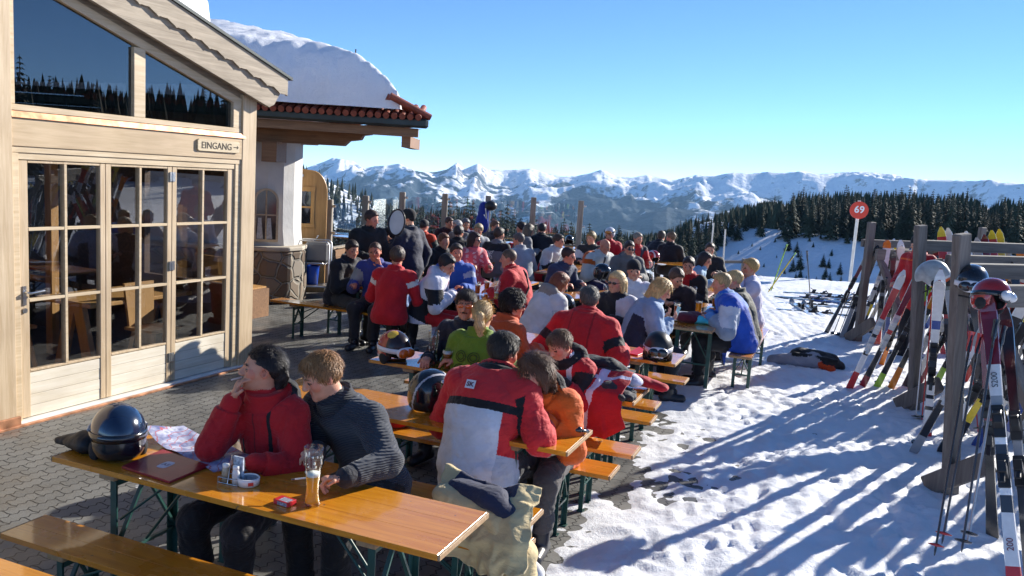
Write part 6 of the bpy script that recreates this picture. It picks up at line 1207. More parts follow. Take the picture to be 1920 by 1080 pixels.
def ski_mesh(L_, bands, side, w=.068):
    """one ski: bands = [(from, material)], tail at 0; side -1/+1 says which way the top faces"""
    ks = [b[1] for b in bands]; mats = [SK[k] for k in dict.fromkeys(ks)]; nm = list(dict.fromkeys(ks)); mb = MB(); n = 40; ring = []
    for i in range(n+1):
        t = i/n; z = t*L_; ww = w/2*(1.12-.36*math.sin(math.pi*min(1, t/.92))**1.0+.25*max(0, t-.72)); 
        if t > .93: ww *= math.sqrt(max(0.01, 1-((t-.93)/.072)**2))
        if t < .02: ww *= .8
        up = .09*max(0, (t-.90)/.10)**2; y = side*(.014*math.sin(math.pi*t)*.6)+side*up*1.0; th = .011-.006*abs(t-.45)
        ring.append([(-ww, y, z), (ww, y, z), (ww*.9, y+side*th*1.6, z), (-ww*.9, y+side*th*1.6, z)])
    for i in range(n):
        k = [b[1] for b in bands if b[0] <= (i+.5)/n][-1]; mb.add(ring[i]+ring[i+1], [(0, 1, 5, 4), (1, 2, 6, 5), (2, 3, 7, 6), (3, 0, 4, 7)], nm.index(k))
    mb.add(ring[0], [(0, 1, 2, 3)], 0); mb.add(ring[-1], [(3, 2, 1, 0)], 0); return mb, mats
def binding(side, z, heel, mat):
    mb = MB(); s = side; y0 = s*.022
    f = lambda a, b: (min(a, b), max(a, b))
    ya, yb = f(y0, y0+s*.018); mb.box((-.033, ya, z-.10), (.033, yb, z+.10)); ya, yb = f(y0+s*.0182, y0+s*(.085 if heel else .06))
    mb.prism([(-.028, ya, z-.05), (.028, ya, z-.05), (.024, yb, z-.02), (-.024, yb, z-.02)], (0, 0, .07 if heel else .055), 0)
    if heel: mb.bar((0, y0+s*.07, z-.02), (0, y0+s*.115, z-.085), .03, .014, (0, 0, 1))
    else: mb.bar((0, y0+s*.03, z+.06), (0, y0+s*.075, z+.03), .05, .012, (0, 0, 1))
    return mb, mat
def frame_from(a, b, face):
    z = unit(np.asarray(b)-np.asarray(a)); y = np.asarray(face, float); y = unit(y-z*(y@z)); x = np.cross(y, z)
    return Matrix(((x[0], y[0], z[0], a[0]), (x[1], y[1], z[1], a[1]), (x[2], y[2], z[2], a[2]), (0, 0, 0, 1)))
def skis(bot, top, bands, label, L_=None, bands2=None, white_bind=False, face=None, w=.070, txt=None, single=False):
    a = np.asarray(bot, float); b = np.asarray(top, float); L_ = L_ or np.linalg.norm(b-a); r = empty('ski_pair', (0, 0, 0), 0, label, 'skis'); r.matrix_world = frame_from(a, b, face if face is not None else (CO*v3(1, 1, 0)-a*v3(1, 1, 0)))
    for sd in ((1, -1) if not single else (1,)):
        mb, mats = ski_mesh(L_, bands if sd > 0 or not bands2 else bands2, sd, w); s = mb.build('ski', mats, r)
        for z, h in ((.42*L_, True), (.57*L_, False)):
            mb, mt = binding(sd, z, h, BINDW if white_bind else BIND); mb.build('binding', mt, s, bevel=.004)
        if txt and sd > 0:
            for (tx, z, col) in txt: text_mesh(tx, .05, SK[col], s, Matrix.Translation((0, .0265, z*L_)) @ Matrix.Rotation(RAD(180), 4, 'Z') @ Matrix.Rotation(RAD(90), 4, 'X') @ Matrix.Rotation(RAD(90), 4, 'Z'), .0006)
    return r
def pole(tip, grip, col, label, gripcol='black', basket='black', thick=.0085):
    a = np.asarray(tip, float); b = np.asarray(grip, float); L_ = np.linalg.norm(b-a); r = empty('ski_pole', (0, 0, 0), 0, label, 'ski pole'); r.matrix_world = frame_from(a, b, (0, -1, .01))
    mb = MB(); mb.tube([(0, 0, .0), (0, 0, .03), (0, 0, L_-.1)], [.003, thick*.8, thick], 8); mb.build('shaft', SK[col], r)
    mb = MB(); mb.tube([(0, 0, L_-.13), (0, 0, L_-.11), (0, 0, L_-.03), (0, .006, L_)], [.013, .017, .016, .021], 10); mb.build('grip', SK[gripcol], r)
    mb = MB(); mb.lathe([(.008, .055), (.045, .06), (.048, .066), (.010, .075)], n=14); mb.build('basket', SK[basket], r); mb = MB(); mb.tube([(.0, .012, L_-.02), (.03, .04, L_-.12), (.02, .03, L_-.2), (0, .012, L_-.06)], .005, 6); mb.build('wrist_strap', SK['black'], r); return r
Gz = lambda x, y: G(x, y, .01)
RW = [(0, 'red'), (.12, 'white'), (.30, 'black'), (.36, 'white'), (.62, 'grey'), (.7, 'white'), (.93, 'red')]
# nearest rack
skis(DP(1912, 1150, 4.4)*v3(1, 1, 0), DP(1850, 545, 5.35), [(0, 'red'), (.16, 'white'), (.30, 'dark'), (.34, 'snow'), (.40, 'dark'), (.50, 'snow'), (.60, 'grey'), (.66, 'white'), (.74, 'maroon'), (.97, 'red')], 'red, white and snow dusted skis marked S200 on the nearest rack', txt=[('S200', .70, 'dark'), ('200', .21, 'maroon')], w=.085)
skis(DP(1942, 1130, 4.5)*v3(1, 1, 0), DP(1885, 580, 5.7), [(0, 'dark'), (.4, 'grey'), (.6, 'black')], 'dark grey skis right beside the S200 skis', w=.07)
skis(G(1737, 822, .01), DP(1763, 515, 7.2), [(0, 'red'), (.06, 'white'), (.20, 'black'), (.23, 'white'), (.28, 'black'), (.31, 'white'), (.40, 'dark'), (.60, 'white'), (.70, 'blue'), (.74, 'white')], 'white skis with black bars and a red tip hanging below the grey helmet', w=.085)
pole(DP(1752, 1042, 4.75), DP(1822, 622, 5.2), 'black', 'black ski pole with a red grip and red basket, nearer one', 'red', 'red'); pole(DP(1766, 1020, 4.8), DP(1838, 626, 5.25), 'dark', 'dark ski pole with a red grip crossing the near rack post', 'red', 'red')
pole(DP(1803, 1035, 4.6), DP(1868, 600, 5.2), 'dark', 'steel grey ski pole with a black basket by the near rack', 'black', 'black'); pole(DP(1814, 1020, 4.65), DP(1882, 612, 5.25), 'silver', 'silver ski pole standing beside the steel grey pole', 'black', 'black')
skis(DP(1862, 1010, 5.5)*v3(1, 1, 0), DP(1846, 560, 5.75), [(0, 'black'), (.5, 'maroon')], 'maroon and black skis deep inside the nearest rack', w=.075)
cols = [('black', 'white', 'dark'), ('dark', 'grey', 'black'), ('blue', 'white', 'dark'), ('maroon', 'black', 'red'), ('grey', 'black', 'white'), ('orange', 'black', 'dark'), ('black', 'yellow', 'dark'), ('red', 'white', 'black'), ('white', 'blue', 'grey'), ('green', 'black', 'dark')]
names = {'black': 'black', 'white': 'white', 'dark': 'charcoal', 'grey': 'grey', 'blue': 'blue', 'maroon': 'maroon', 'red': 'red', 'orange': 'orange', 'yellow': 'yellow', 'green': 'green', 'silver': 'silver'}
ORD = 'first second third fourth fifth sixth seventh eighth ninth tenth eleventh twelfth thirteenth fourteenth fifteenth sixteenth seventeenth eighteenth nineteenth'.split()
ORD += ['twentieth']+['twenty-'+o for o in ORD[:9]]+['thirtieth']+['thirty-'+o for o in ORD[:9]]+['fortieth']+['forty-'+o for o in ORD[:9]]
def row(base, L_, n, seed, where, zt=(1.62, 1.85), front=-.95, x0=.3, back=False):
    R = random.Random(seed)
    for i in range(n):
        c = cols[(i*3+seed) % len(cols)]; x = x0+(L_-x0)*(i+R.uniform(-.2, .2))/n; sg = 1 if i % 2 == 0 else -1
        yb = front-R.uniform(.0, .25) if sg > 0 else .75+R.uniform(0, .2); a = base+RE*x+RP*yb; b = base+RE*(x+R.uniform(-.06, .06))+RP*(-.27 if sg > 0 else .20)+v3(0, 0, R.uniform(*zt)); d = unit(b-a); L2 = R.uniform(1.62, 1.8)
        t = np.array([0, R.uniform(.1, .2), R.uniform(.3, .4), R.uniform(.6, .7), R.uniform(.85, .93)]); bd = list(zip(t, (c[0], c[1], c[2], c[0], c[1])))
        skis(a+v3(0, 0, .01), a+d*L2+v3(0, 0, .01), bd, '%s, %s and %s skis, %s of %s' % (names[c[0]], names[c[1]], names[c[2]], ORD[i]+' from the left', where), w=.075, white_bind=R.random() < .3)
        if R.random() < .75:
            a2 = a+RE*.10-RP*.08*sg; pole(a2+v3(0, 0, .02), a2+unit(b-a)*1.22+v3(0, 0, .05), R.choice(['black', 'silver', 'red', 'dark']), 'ski pole leaning beside the %s and %s skis, %s' % (names[c[0]], names[c[1]], ORD[i]+' place of '+where))
row(q1, 3.6, 24, 1, 'the nearest rack', x0=.55, zt=(1.55, 1.75)); row(q2, 4.1, 42, 4, 'the second rack', x0=-.12, front=-.7); row(q3, 2.6, 26, 7, 'the farthest rack', x0=.75)
# farthest rack, left end: the fan of skis and poles in front of the post
skis(Gz(1547, 628), DP(1640, 452, 13.2), [(0, 'dark'), (.5, 'maroon'), (.75, 'grey')], 'dark and maroon skis leaning furthest left on the farthest rack'); skis(Gz(1577, 636), DP(1638, 470, 13.2), [(0, 'grey'), (.5, 'green'), (.8, 'dark')], 'grey and green skis leaning just left of the farthest rack post', w=.08); skis(Gz(1588, 634), DP(1646, 462, 13.1), [(0, 'dark'), (.3, 'grey'), (.7, 'black')], 'charcoal skis leaning close against the farthest rack post', w=.08)
pole(Gz(1561, 630), DP(1592, 548, 12.9), 'dark', 'thin dark ski pole leaning left of the grey and green skis', ); pole(Gz(1571, 632), DP(1602, 552, 12.9), 'black', 'thin black ski pole leaning next to the thin dark pole')
skis(Gz(1644, 650), DP(1664, 450, 12.9), [(0, 'red'), (.25, 'dark'), (.45, 'grey'), (.62, 'white'), (.93, 'orange')], 'white skis with orange tip and red tail right of the farthest post', w=.10, face=(-.3, -1, 0)); skis(Gz(1661, 645), DP(1676, 470, 12.9), [(0, 'blue'), (.3, 'black'), (.8, 'dark')], 'black and blue skis between the orange tipped and the white skis', w=.08, face=(-.3, -1, 0)); skis(Gz(1672, 636), DP(1690, 455, 12.9), [(0, 'dark'), (.45, 'white')], 'plain white skis nearest the person in red', w=.10, face=(-.3, -1, 0))
pole(Gz(1634, 628), DP(1645, 545, 12.7), 'dark', 'dark ski pole right of the farthest rack post'); pole(Gz(1651, 648), DP(1662, 520, 12.6), 'silver', 'silver ski pole between the white skis of the farthest rack')
skis(Gz(1650, 690), DP(1698, 560, 10.6), [(0, 'orange'), (.7, 'red')], 'orange and yellow skis leaning behind the person in red', bands2=[(0, 'yellow')], w=.07); pole(Gz(1716, 792), DP(1742, 520, 8.7), 'silver', 'silver ski pole in front of the second rack post'); pole(Gz(1728, 792), DP(1752, 530, 8.6), 'red', 'red ski pole beside the second rack post')
# tips rising behind the nearest rack's rail
for (px, yt, c, lb) in ((1765, 428, 'red', 'upright red skis with white tip left of the near post'), (1778, 430, 'white', 'black and white skis peeping up left of the near post'), (1812, 436, 'white', 'white skis with black print right of the near post'), (1832, 448, 'grey', 'grey and white ski tips above the near rail'), (1846, 442, 'maroon', 'maroon and white patterned ski tips above the near rail'), (1860, 434, 'red', 'red ski tips with a yellow band above the near rail'), (1874, 432, 'yellow', 'yellow and black ski tips above the near rail'), (1886, 456, 'grey', 'grey blue ski tips right of the yellow tips'), (1912, 466, 'orange', 'orange red skis at the right edge above the rail')):
    t = DP(px, yt, 9.6+(px-1765)*.008); skis((t[0]+.12, t[1]-.55, .01), t, [(0, 'dark'), (.5, c), (.72, 'black' if c in ('white', 'yellow') else 'white'), (.82, c), (.95, 'yellow' if c in ('red', 'yellow') else c)], lb, w=.085)
# helmets hung on the near rack
helmet(0, 0, 0, 150, 'grey white helmet with an orange edge hung between the two rack posts', WHS, xyz=tuple(DP(1760, 536, 7.4)), pitch=-35, s=1.0, stripe=[(M('scuffed_grey', (.36, .38, .38), .35, .2, 20), lambda c: c[:, 2] > .05), (ORP, lambda c: c[:, 2] < .03)])
rh = helmet(0, 0, 0, -70, 'red helmet with a white triangle hung over the near rack rail', REDS, xyz=tuple(DP(1856, 580, 5.25)), pitch=14, roll=-12, s=.84, goggles=(BLK, M('pale_lens', (.5, .5, .52), .1, .05, coat=1.)), strap=False)
mb = MB()
for s_ in (-1, 1): mb.bar((s_*.024, .002, -.024), (0, .0, .026), .010, .003, (0, 1, 0))
mb.bar((-.012, .001, -.004), (.012, .001, -.004), .008, .003, (0, 1, 0)); tr_ = mb.build('emblem', WHITEP, rh); tr_.matrix_local = Matrix.Translation((-.100, -.045, .185)) @ Matrix.Rotation(RAD(112), 4, 'Z') @ Matrix.Rotation(RAD(-38), 4, 'X') @ Matrix.Rotation(RAD(180), 4, 'Z')
helmet(0, 0, 0, -120, 'black and white helmet behind the near rack beside the red helmet', BLK, xyz=tuple(DP(1818, 556, 6.2)), s=1.0, goggles=(WFR, DKL))
# skis lying on the snow at the plateau's edge
R = random.Random(5)
for i, (x0, y0, x1, y1, c, lb) in enumerate([(1452, 556, 1535, 562, 'black', 'black skis lying flat nearest the man in white'), (1458, 568, 1560, 574, 'dark', 'charcoal skis lying on the snow, lowest of the flat ones'), (1470, 548, 1560, 553, 'grey', 'grey skis lying flat at the upper edge of the plateau'), (1520, 562, 1600, 570, 'blue', 'blue skis lying flat by the farthest rack'), (1500, 556, 1590, 560, 'maroon', 'maroon skis lying flat in the middle of the heap'), (1455, 580, 1500, 584, 'black', 'short black skis lying in front of the flat ones'), (1540, 553, 1610, 561, 'white', 'white skis lying flat near the piste sign')]):
    a = G(x0, y0, .05); b = G(x1, y1, .05); b = a+unit(b-a)*1.68; skis(a, b, [(0, c), (.4, 'dark'), (.6, c)], lb, face=(0.02, 0, 1), w=.09, single=False)
for (x, y, lb) in ((1507, 590, 'white ski binding toe standing in the snow, left of the two'), (1532, 594, 'white ski binding toe standing in the snow, right of the two')):
    q = G(x, y); skis((q[0], q[1]-.4, .05), (q[0]+.15, q[1]+1.25, .06), [(0, 'white'), (.5, 'grey')], lb.replace('ski binding toe standing in the snow', 'skis lying end on with black bindings'), face=(0, 0, 1), w=.10, single=True)
pole(G(1521, 582), DP(1513, 470, G(1521, 582)[1]), 'dark', 'dark ski pole stuck upright in the snow below the slope', thick=.012)
pole(DP(1446, 545, 17.5), DP(1476, 458, 17.5), 'green', 'lime green and white pole leaning, left of the crossed two', 'green', thick=.016); pole(DP(1440, 548, 17.4), DP(1492, 474, 17.4), 'yellow', 'lime yellow pole leaning, right of the crossed two', 'green', thick=.016)
for (x, yb, yt, Y, lb) in ((1333, 470, 418, 19.5, 'left'), (1355, 520, 430, 18.5, 'right')):
    a = DP(x, yb, Y); a[2] = -.1; b = DP(x+5, yt, Y); mb = MB(); mb.tube([tuple(a*0), tuple(b-a)], .018, 8); o = mb.build('marker_pole', M('marker_white', (.72, .68, .60), .5, .15), None, tuple(a)); tag(o, '%s one of two thin white marker poles beyond the terrace' % lb, 'pole')
# low rail beyond the pale blue woman
a, b = DP(1330, 491, 21), DP(1396, 491, 21); r = empty('timber_barrier', (a[0], a[1], 0), 0, 'low grey timber barrier left of the man eating in white', 'barrier')
mb = MB(); mb.bar((0, 0, a[2]), (b[0]-a[0], 0, b[2]), .06, .07); mb.build('rail', RACKX, r); mb = MB(); mb.bar((b[0]-a[0], 0, -.1), (b[0]-a[0], 0, b[2]+.08), .12, .12, (0, 1, 0)); mb.build('post', RACKW, r)
mb = MB(); mb.bar((0.1, 0, -.1), (.1, 0, a[2]+.05), .10, .10, (0, 1, 0)); mb.build('post', RACKW, r)
for (x0, x1, y) in ((1385, 1700, 520), (1385, 1700, 526)):
    a, b = DP(x0, y-10, 34), DP(x1, y+6, 40); mb = MB(); pts = [tuple(a*0+(b-a)*t+v3(0, 0, -.35*math.sin(math.pi*t))) for t in np.linspace(0, 1, 12)]; mb.tube(pts, .012, 5); o = mb.build('safety_rope', M('rope_dark', (.05, .05, .06), .8, .1), None, tuple(a)); tag(o, 'thin dark %s rope strung across the snow slope' % ('upper' if y == 520 else 'lower'), 'rope')
# piste sign
q = DP(1609, 394, 23.5); base = v3(q[0]+.02, q[1]+.035, float(terrain_z(q[0], q[1]))-.1); r = empty('piste_sign', tuple(base), 0, 'round red piste sign with the white number 69 on a pale pole', 'sign')
mb = MB(); mb.tube([(0, 0, 0), (0, 0, q[2]-base[2]+.27)], .042, 10); mb.build('pole', M('marker_white', (.72, .68, .60), .5, .15), r)
fa = math.atan2(-q[0], q[1]); mb = MB(); n_ = 40; pts = [(.245*math.cos(a)*math.cos(fa), .245*math.cos(a)*math.sin(fa)-.046, q[2]-base[2]+.245*math.sin(a)) for a in np.linspace(0, 2*math.pi, n_, endpoint=False)]; mb.prism(pts, (-.006*math.sin(fa)*-1, -.02, 0)); mb.build('disc', M('signal_red', (.62, .05, .022), .4, .06), r)
text_mesh('69', .27, WHITEP, r, Matrix.Translation((-.02*0, -.070, q[2]-base[2]+.01)) @ Matrix.Rotation(fa, 4, 'Z') @ Matrix.Rotation(RAD(90), 4, 'X'), .002, 'number', .006)
# ------------------------------------------------------------------ the crowd
AW, TO = 68.35, -111.65
def wtab(px, py, z=.80): return tuple(G(px, py, z))
WH, BK, RD = (205, 206, 215), (26, 27, 32), (190, 22, 32)
def back_y(JJ, x, z):
    me = [c for c in JJ['root'].children if c.name.startswith('body')][0].data; V = np.empty(len(me.vertices)*3, np.float32); me.vertices.foreach_get('co', V); V = V.reshape(-1, 3)
    w = (np.abs(V[:, 0]-x) < .02) & (np.abs(V[:, 2]-z) < .02) & (V[:, 1] < JJ['chest'][1]+.05); return float(V[w, 1].min()) if w.any() else JJ['chest'][1]-.15
def print_on_back(JJ, name, shapes, mat, c0, r=.003, sx=1.):
    """printed or embroidered lines that follow the back of a jacket; c0 = (x, z) centre"""
    mb = MB()
    for pts in shapes: mb.tube([(c0[0]+a, back_y(JJ, c0[0]+a, c0[1]+b)-.0015, c0[1]+b) for a, b in pts], r, 5)
    return mb.build(name, mat, JJ['root'])
# foreground pair
smoker = person('woman in a red jacket smoking, black hair tied back, behind the red menu', (492, 692), TO, lean=6, curve=8, hdir=-160, hpitch=-3, fat=.84, R=(tuple(DP(446, 722, 4.12)), (.30, .12, 1), (.75, .2, -.15), 'world', (.25, .5, -1.)), L=((-.05, .36, .83), (.9, .35, 0), (0, 0, -1)), J=(178, 18, 28), P=(24, 22, 26), H=(24, 19, 23), hair='slick', hood=(16, 16, 20), S=(196, 140, 116), sc=.98, pad=.020, hfine=.0045, wide=.96,
   rules=[((22, 20, 24), lambda q: q.body & (np.abs(np.abs(q.x)-.085) < .010) & (q.y > 0)), ((120, 12, 20), lambda q: q.body & (np.abs(q.x) < .006) & (q.y > 0))])
sweater = person('fair haired man in a charcoal ribbed sweater holding a cigarette by the beer glass', (604, 705), TO-8, lean=18, curve=16, side=11, sc=1.05, hdir=-150, hpitch=24, R=((.10, .47, .845), (.1, 1, 0), (0, 0, -1)), L=(wtab(612, 897, .84), (-.97, -.22, .0), (.1, -.3, -.9), 'world', (-.9, -.1, -.5)), J=(50, 55, 66), P=(22, 22, 26), H=(128, 92, 58), hair='short', S=(214, 156, 128), pad=.018, knit='knit', C=(34, 37, 46), hfine=.0045, curlL=.9)
big = person('broad man in a red, black and pale grey jacket seen from behind', (944, 660), AW, lean=14, curve=22, hdir=48, hpitch=16, R=((.30, .40, .86), (.1, 1, .1), (0, 0, -1)), L=((-.14, .44, .85), (.2, 1, 0), (0, 0, -1)), J=(206, 40, 46), P=(46, 47, 52), H=(44, 38, 34), hair='short', S=(206, 146, 122), pad=.030, fat=1.16, sc=1.04, C=(22, 22, 26), hfine=.005, hem=.09,
   legs={1: ((.26, .40, .53), (.30, .30, .12)), -1: ((-.14, .45, .53), (-.12, .42, .12))},
   rules=[((208, 216, 228), lambda q: q.body & (q.t < .315+.05*np.abs(q.x)*0) & (q.x < .165+.0*q.t)), ((20, 20, 25), lambda q: q.body & (q.t >= .315) & (q.t < .365)), ((20, 20, 25), lambda q: (q.id == RUA) & (q.y < .02) & (q.au > .15) & (q.au < .9) & (q.x < .26)), ((178, 190, 206), lambda q: q.body & (q.x > .165) & (q.t < .07))])
bx_, bz_ = -.06, big['upper'][2]+.055
yb_ = [back_y(big, bx_, bz_-.02), back_y(big, bx_, bz_+.02)]; mb = MB(); mb.prism([(bx_-.030, yb_[0]-.004, bz_-.022), (bx_+.030, yb_[0]-.004, bz_-.022), (bx_+.030, yb_[1]-.004, bz_+.022), (bx_-.030, yb_[1]-.004, bz_+.022)], (0, .004, 0)); mb.build('badge', M('badge_white', (.66, .66, .70), .5, .05), big['root'])
text_mesh('SK', .040, M('badge_ink', (.12, .02, .03), .5, 0), big['root'], Matrix.Translation((bx_, (yb_[0]+yb_[1])/2-.0065, bz_)) @ Matrix.Rotation(math.atan2(yb_[1]-yb_[0], .04)*-1, 4, 'X') @ Matrix.Rotation(RAD(90), 4, 'X'), .0008, bold=.001)
orange = person('brown haired woman in an orange jacket leaning close to the broad man', (1002, 702), TO, lean=26, curve=18, hdir=-138, hpitch=14, R='in', L='in', J=(226, 98, 22), P=(70, 66, 66), H=(84, 56, 40), hair='bob', S=(206, 144, 120), pad=.028, sc=.96, hood=(24, 22, 26), hfine=.0055)
boy = person('boy in a red jacket with black collar looking down beside the jacket pile', (1050, 648), -125, lean=20, curve=12, hdir=-140, hpitch=28, R='in', L='in', J=(180, 20, 34), C=(22, 22, 28), P=(30, 30, 36), H=(92, 70, 52), hair='short', S=(206, 148, 124), sc=.86, hfine=.0055, pad=.03, hood=(22, 22, 28), rules=[(WH, lambda q: q.body & (np.abs(np.abs(q.x)-.09) < .02)), ((24, 24, 30), lambda q: q.arms & (q.au < .8))])
green = person('woman in a green jacket with a blond ponytail seen from behind', (905, 592), AW, lean=12, curve=10, hdir=82, hpitch=2, R='table', L='table', J=(104, 132, 24), P=(30, 30, 34), H=(178, 150, 104), hair='pony', S=(214, 160, 132), sc=.95, pad=.015)
jj = green; print_on_back(jj, 'flower_print', [[(sx_*(.055+.045*rr_*math.cos(t)), sz_*(.05+.04*rr_*math.sin(t))) for t in np.linspace(0, 6.28, 15)] for sx_, sz_ in ((-1, 1), (1, 1), (-1, -1), (1, -1)) for rr_ in (1., .6)], M('dark_green_print', (.035, .055, .008), .7, .1), (0, jj['chest'][2]+.02), .0035)
mb = MB(); mb.ell((0, -.125, .025), (.035, .022, .022), 12); hb = mb.build('hair_tie', cloth(16, 14, 16), jj['root']); hb.matrix_local = Matrix.Translation(tuple(jj['hc'])) @ Matrix((jj['HR']).tolist()).to_4x4()
shades = person('moustached man in orange mirrored sunglasses and a navy sweater facing us', (874, 572), TO-4, lean=6, curve=6, hdir=-95, hpitch=2, R='table', L='in', J=(24, 27, 44), P=(26, 26, 30), H=(46, 36, 30), hair='short', glasses='orange', mous=True, hfine=.0058, S=(202, 138, 112), pad=.012)
rust = person('curly dark haired woman in a rust orange jacket and glasses', (962, 572), 40, lean=16, curve=12, hdir=15, hpitch=8, R='table', L='in', J=(196, 84, 40), P=(30, 28, 30), H=(32, 24, 24), hair='curly', glasses='clear', S=(204, 144, 120), sc=.96, hfine=.0065)
bigred = person('broad grey haired man in a red jacket seen from behind', (1105, 562), AW, lean=12, curve=14, hdir=80, hpitch=10, R=((.30, .36, .84), (-.2, 1, 0), (0, 0, -1)), L=((-.30, .36, .84), (.2, 1, 0), (0, 0, -1)), J=(196, 26, 34), P=(28, 28, 32), H=(70, 66, 64), hair='short', fat=1.18, pad=.03, sc=1.03, hem=.09, rules=[((26, 24, 30), lambda q: ((q.id == RUA) | (q.id == LUA)) & (q.au > .45) & (q.au < .75)), ((150, 16, 24), lambda q: q.body & (np.abs(np.abs(q.x)-.10) < .006) & (q.y < 0))])
person('auburn haired woman in a white jacket with a black helmet before her', (1050, 532), 35, lean=26, curve=14, hdir=25, hpitch=22, R='in', L='in', J=(212, 212, 214), P=(28, 28, 30), H=(104, 54, 34), hair='bob', sc=.95, hood=(150, 140, 132), pad=.03)
person('blond woman in dark sunglasses and a black and white jacket', (1156, 530), -125, lean=8, curve=8, hdir=-130, hpitch=4, R='table', L='in', J=(30, 32, 40), P=(28, 28, 30), H=(184, 154, 106), hair='bob', glasses='dark', sc=.95, rules=[(WH, lambda q: q.body & (q.x < -.05) & (q.t > .12)), (WH, lambda q: (q.id == LUA) & (q.au < .6))])
person('smiling man in a black beanie and a white jacket with dark stripes', (1188, 508), -100, lean=8, curve=6, hdir=-85, hpitch=2, R='table', L='in', J=(206, 208, 220), P=(30, 30, 34), H=(50, 38, 30), hair='buzz', hat=('beanie', (22, 23, 30)), rules=[((34, 36, 50), lambda q: ((q.id == LUA) | (q.id == RUA)) & ((np.abs(q.x*np.sign(q.x)-.235) < .006) | (np.abs(np.abs(q.x)-.255) < .006) | (np.abs(np.abs(q.x)-.215) < .006)))])
read = person('blond woman in a pale blue jacket with navy side reading a card', (1240, 545), 8, lean=16, curve=16, hdir=-12, hpitch=26, R=((.12, .42, .93), (-.2, .8, .5), (0, -.4, .6)), L=((-.10, .42, .93), (.2, .8, .5), (0, -.4, .6)), J=(140, 164, 196), P=(28, 30, 40), H=(176, 146, 96), hair='bob', sc=1.0, pad=.034, hem=.1, S=(210, 150, 124), rules=[((34, 40, 66), lambda q: q.body & (q.x > .10) & (q.t < .34)), ((34, 40, 66), lambda q: (q.id == RFA) & (q.au < 1.25))])
q = read['world'](v3(0, .47, .97)); mb = MB(); mb.prism([(-.05, -.006, -.06), (.05, -.006, -.06), (.05, .03, .06), (-.05, .03, .06)], (0, .003, 0)); o = mb.build('reading_card', M('card_aqua', (.35, .68, .72), .5, .3, 30), None, tuple(q), read['root'].rotation_euler[2]); tag(o, 'small aqua card held by the blond woman in pale blue', 'card')
person('dark haired man in a dark jacket leaning over beside the reading woman', (1268, 522), -130, lean=24, curve=16, hdir=-60, hpitch=26, R='in', L='in', J=(36, 30, 38), P=(28, 28, 30), H=(70, 52, 40), hair='full')
person('dark haired man with a red collar in a black jacket behind the bowl', (1291, 498), -118, lean=12, curve=10, hdir=-108, hpitch=16, R='table', L='in', J=(30, 28, 34), C=(170, 22, 30), P=(28, 28, 30), H=(48, 36, 32), hair='short', rules=[((170, 22, 30), lambda q: q.body & (np.abs(q.x) < .045) & (q.y > 0) & (q.t > .25))])
person('dark haired woman in a pale blue jacket turned towards the slope', (1322, 488), -20, lean=16, curve=10, hdir=-25, hpitch=16, R='in', L='in', J=(140, 176, 206), P=(34, 34, 40), H=(40, 30, 30), hair='bob', sc=.95)
person('man in black at the far end of the pale blue woman\'s table', (1331, 468), -110, hdir=-95, R='table', L='table', J=(30, 30, 38), H=(60, 46, 38), hair='short')
blue = person('man in a bright blue, navy and grey ski jacket facing left', (1352, 532), 170, lean=18, curve=14, hdir=176, hpitch=10, R=((.05, .46, .86), (-.2, 1, 0), (0, 0, -1)), L=((-.14, .46, .86), (.2, 1, 0), (0, 0, -1)), J=(38, 104, 206), P=(24, 26, 34), H=(150, 122, 82), hair='short', S=(206, 138, 112), pad=.038, fat=1.1, sc=1.04, hem=.16, C=(90, 140, 200), legspread=.10,
   rules=[((30, 36, 66), lambda q: q.body & (q.x < .02) & (q.t < .36) & (q.x > -.12)), ((196, 202, 216), lambda q: (q.id == LUA) & (q.x < -.235)), ((132, 148, 172), lambda q: ((q.id == LUA) & (q.x >= -.235)) | (q.id == LFA)), ((120, 136, 168), lambda q: q.body & (np.abs(q.x-.03-(q.t-.1)*.28) < .030) & (q.t < .26)), ((36, 84, 190), lambda q: q.body & (q.x < -.12))])
person('blond person in a dark olive jacket behind the man in blue', (1376, 526), 168, lean=14, curve=10, hdir=172, hpitch=12, R='table', L='table', J=(62, 66, 60), P=(28, 28, 34), H=(170, 140, 92), hair='short')
person('fair haired man in a white shirt eating with his hand at his mouth', (1406, 503), 178, lean=4, curve=4, hdir=-172, hpitch=4, R='lap', L='mouth', J=(200, 200, 226), P=(34, 34, 46), H=(164, 128, 78), hair='full', sc=1.04, pad=.012, collar=False, hem=.12)
# the jersey table on the left
person('man in a black jacket and grey trousers at the left end of the table', (660, 468), -30, lean=14, curve=10, hdir=-50, hpitch=18, R='in', L='lap', J=(28, 29, 36), P=(66, 66, 64), H=(44, 34, 30), hair='short', hem=.06, rules=[((60, 62, 70), lambda q: q.body & (np.abs(q.x) < .006))])
person('bald man in a blue and grey jacket with a hand at his mouth', (703, 472), TO+10, lean=10, curve=10, hdir=-85, hpitch=6, R='table', L='mouth', J=(52, 66, 140), P=(40, 40, 46), H=(70, 52, 42), hair='buzz', S=(196, 124, 98), rules=[((150, 156, 160), lambda q: (q.id == RUA) & (q.au < .7)), ((150, 156, 160), lambda q: (q.id == LUA) & (q.au < .5))])
jersey = person('man in a red jersey with white shoulder patches seen from behind', (745, 482), AW+8, lean=10, curve=14, hdir=95, hpitch=4, R='table', L='table', J=(196, 20, 34), P=(30, 30, 34), H=(64, 50, 42), hair='full', pad=.012, fat=1.06, sc=1.03, hem=.02, rules=[((220, 214, 210), lambda q: ((q.id == RUA) | (q.id == LUA)) & (q.au > .12) & (q.au < .36))])
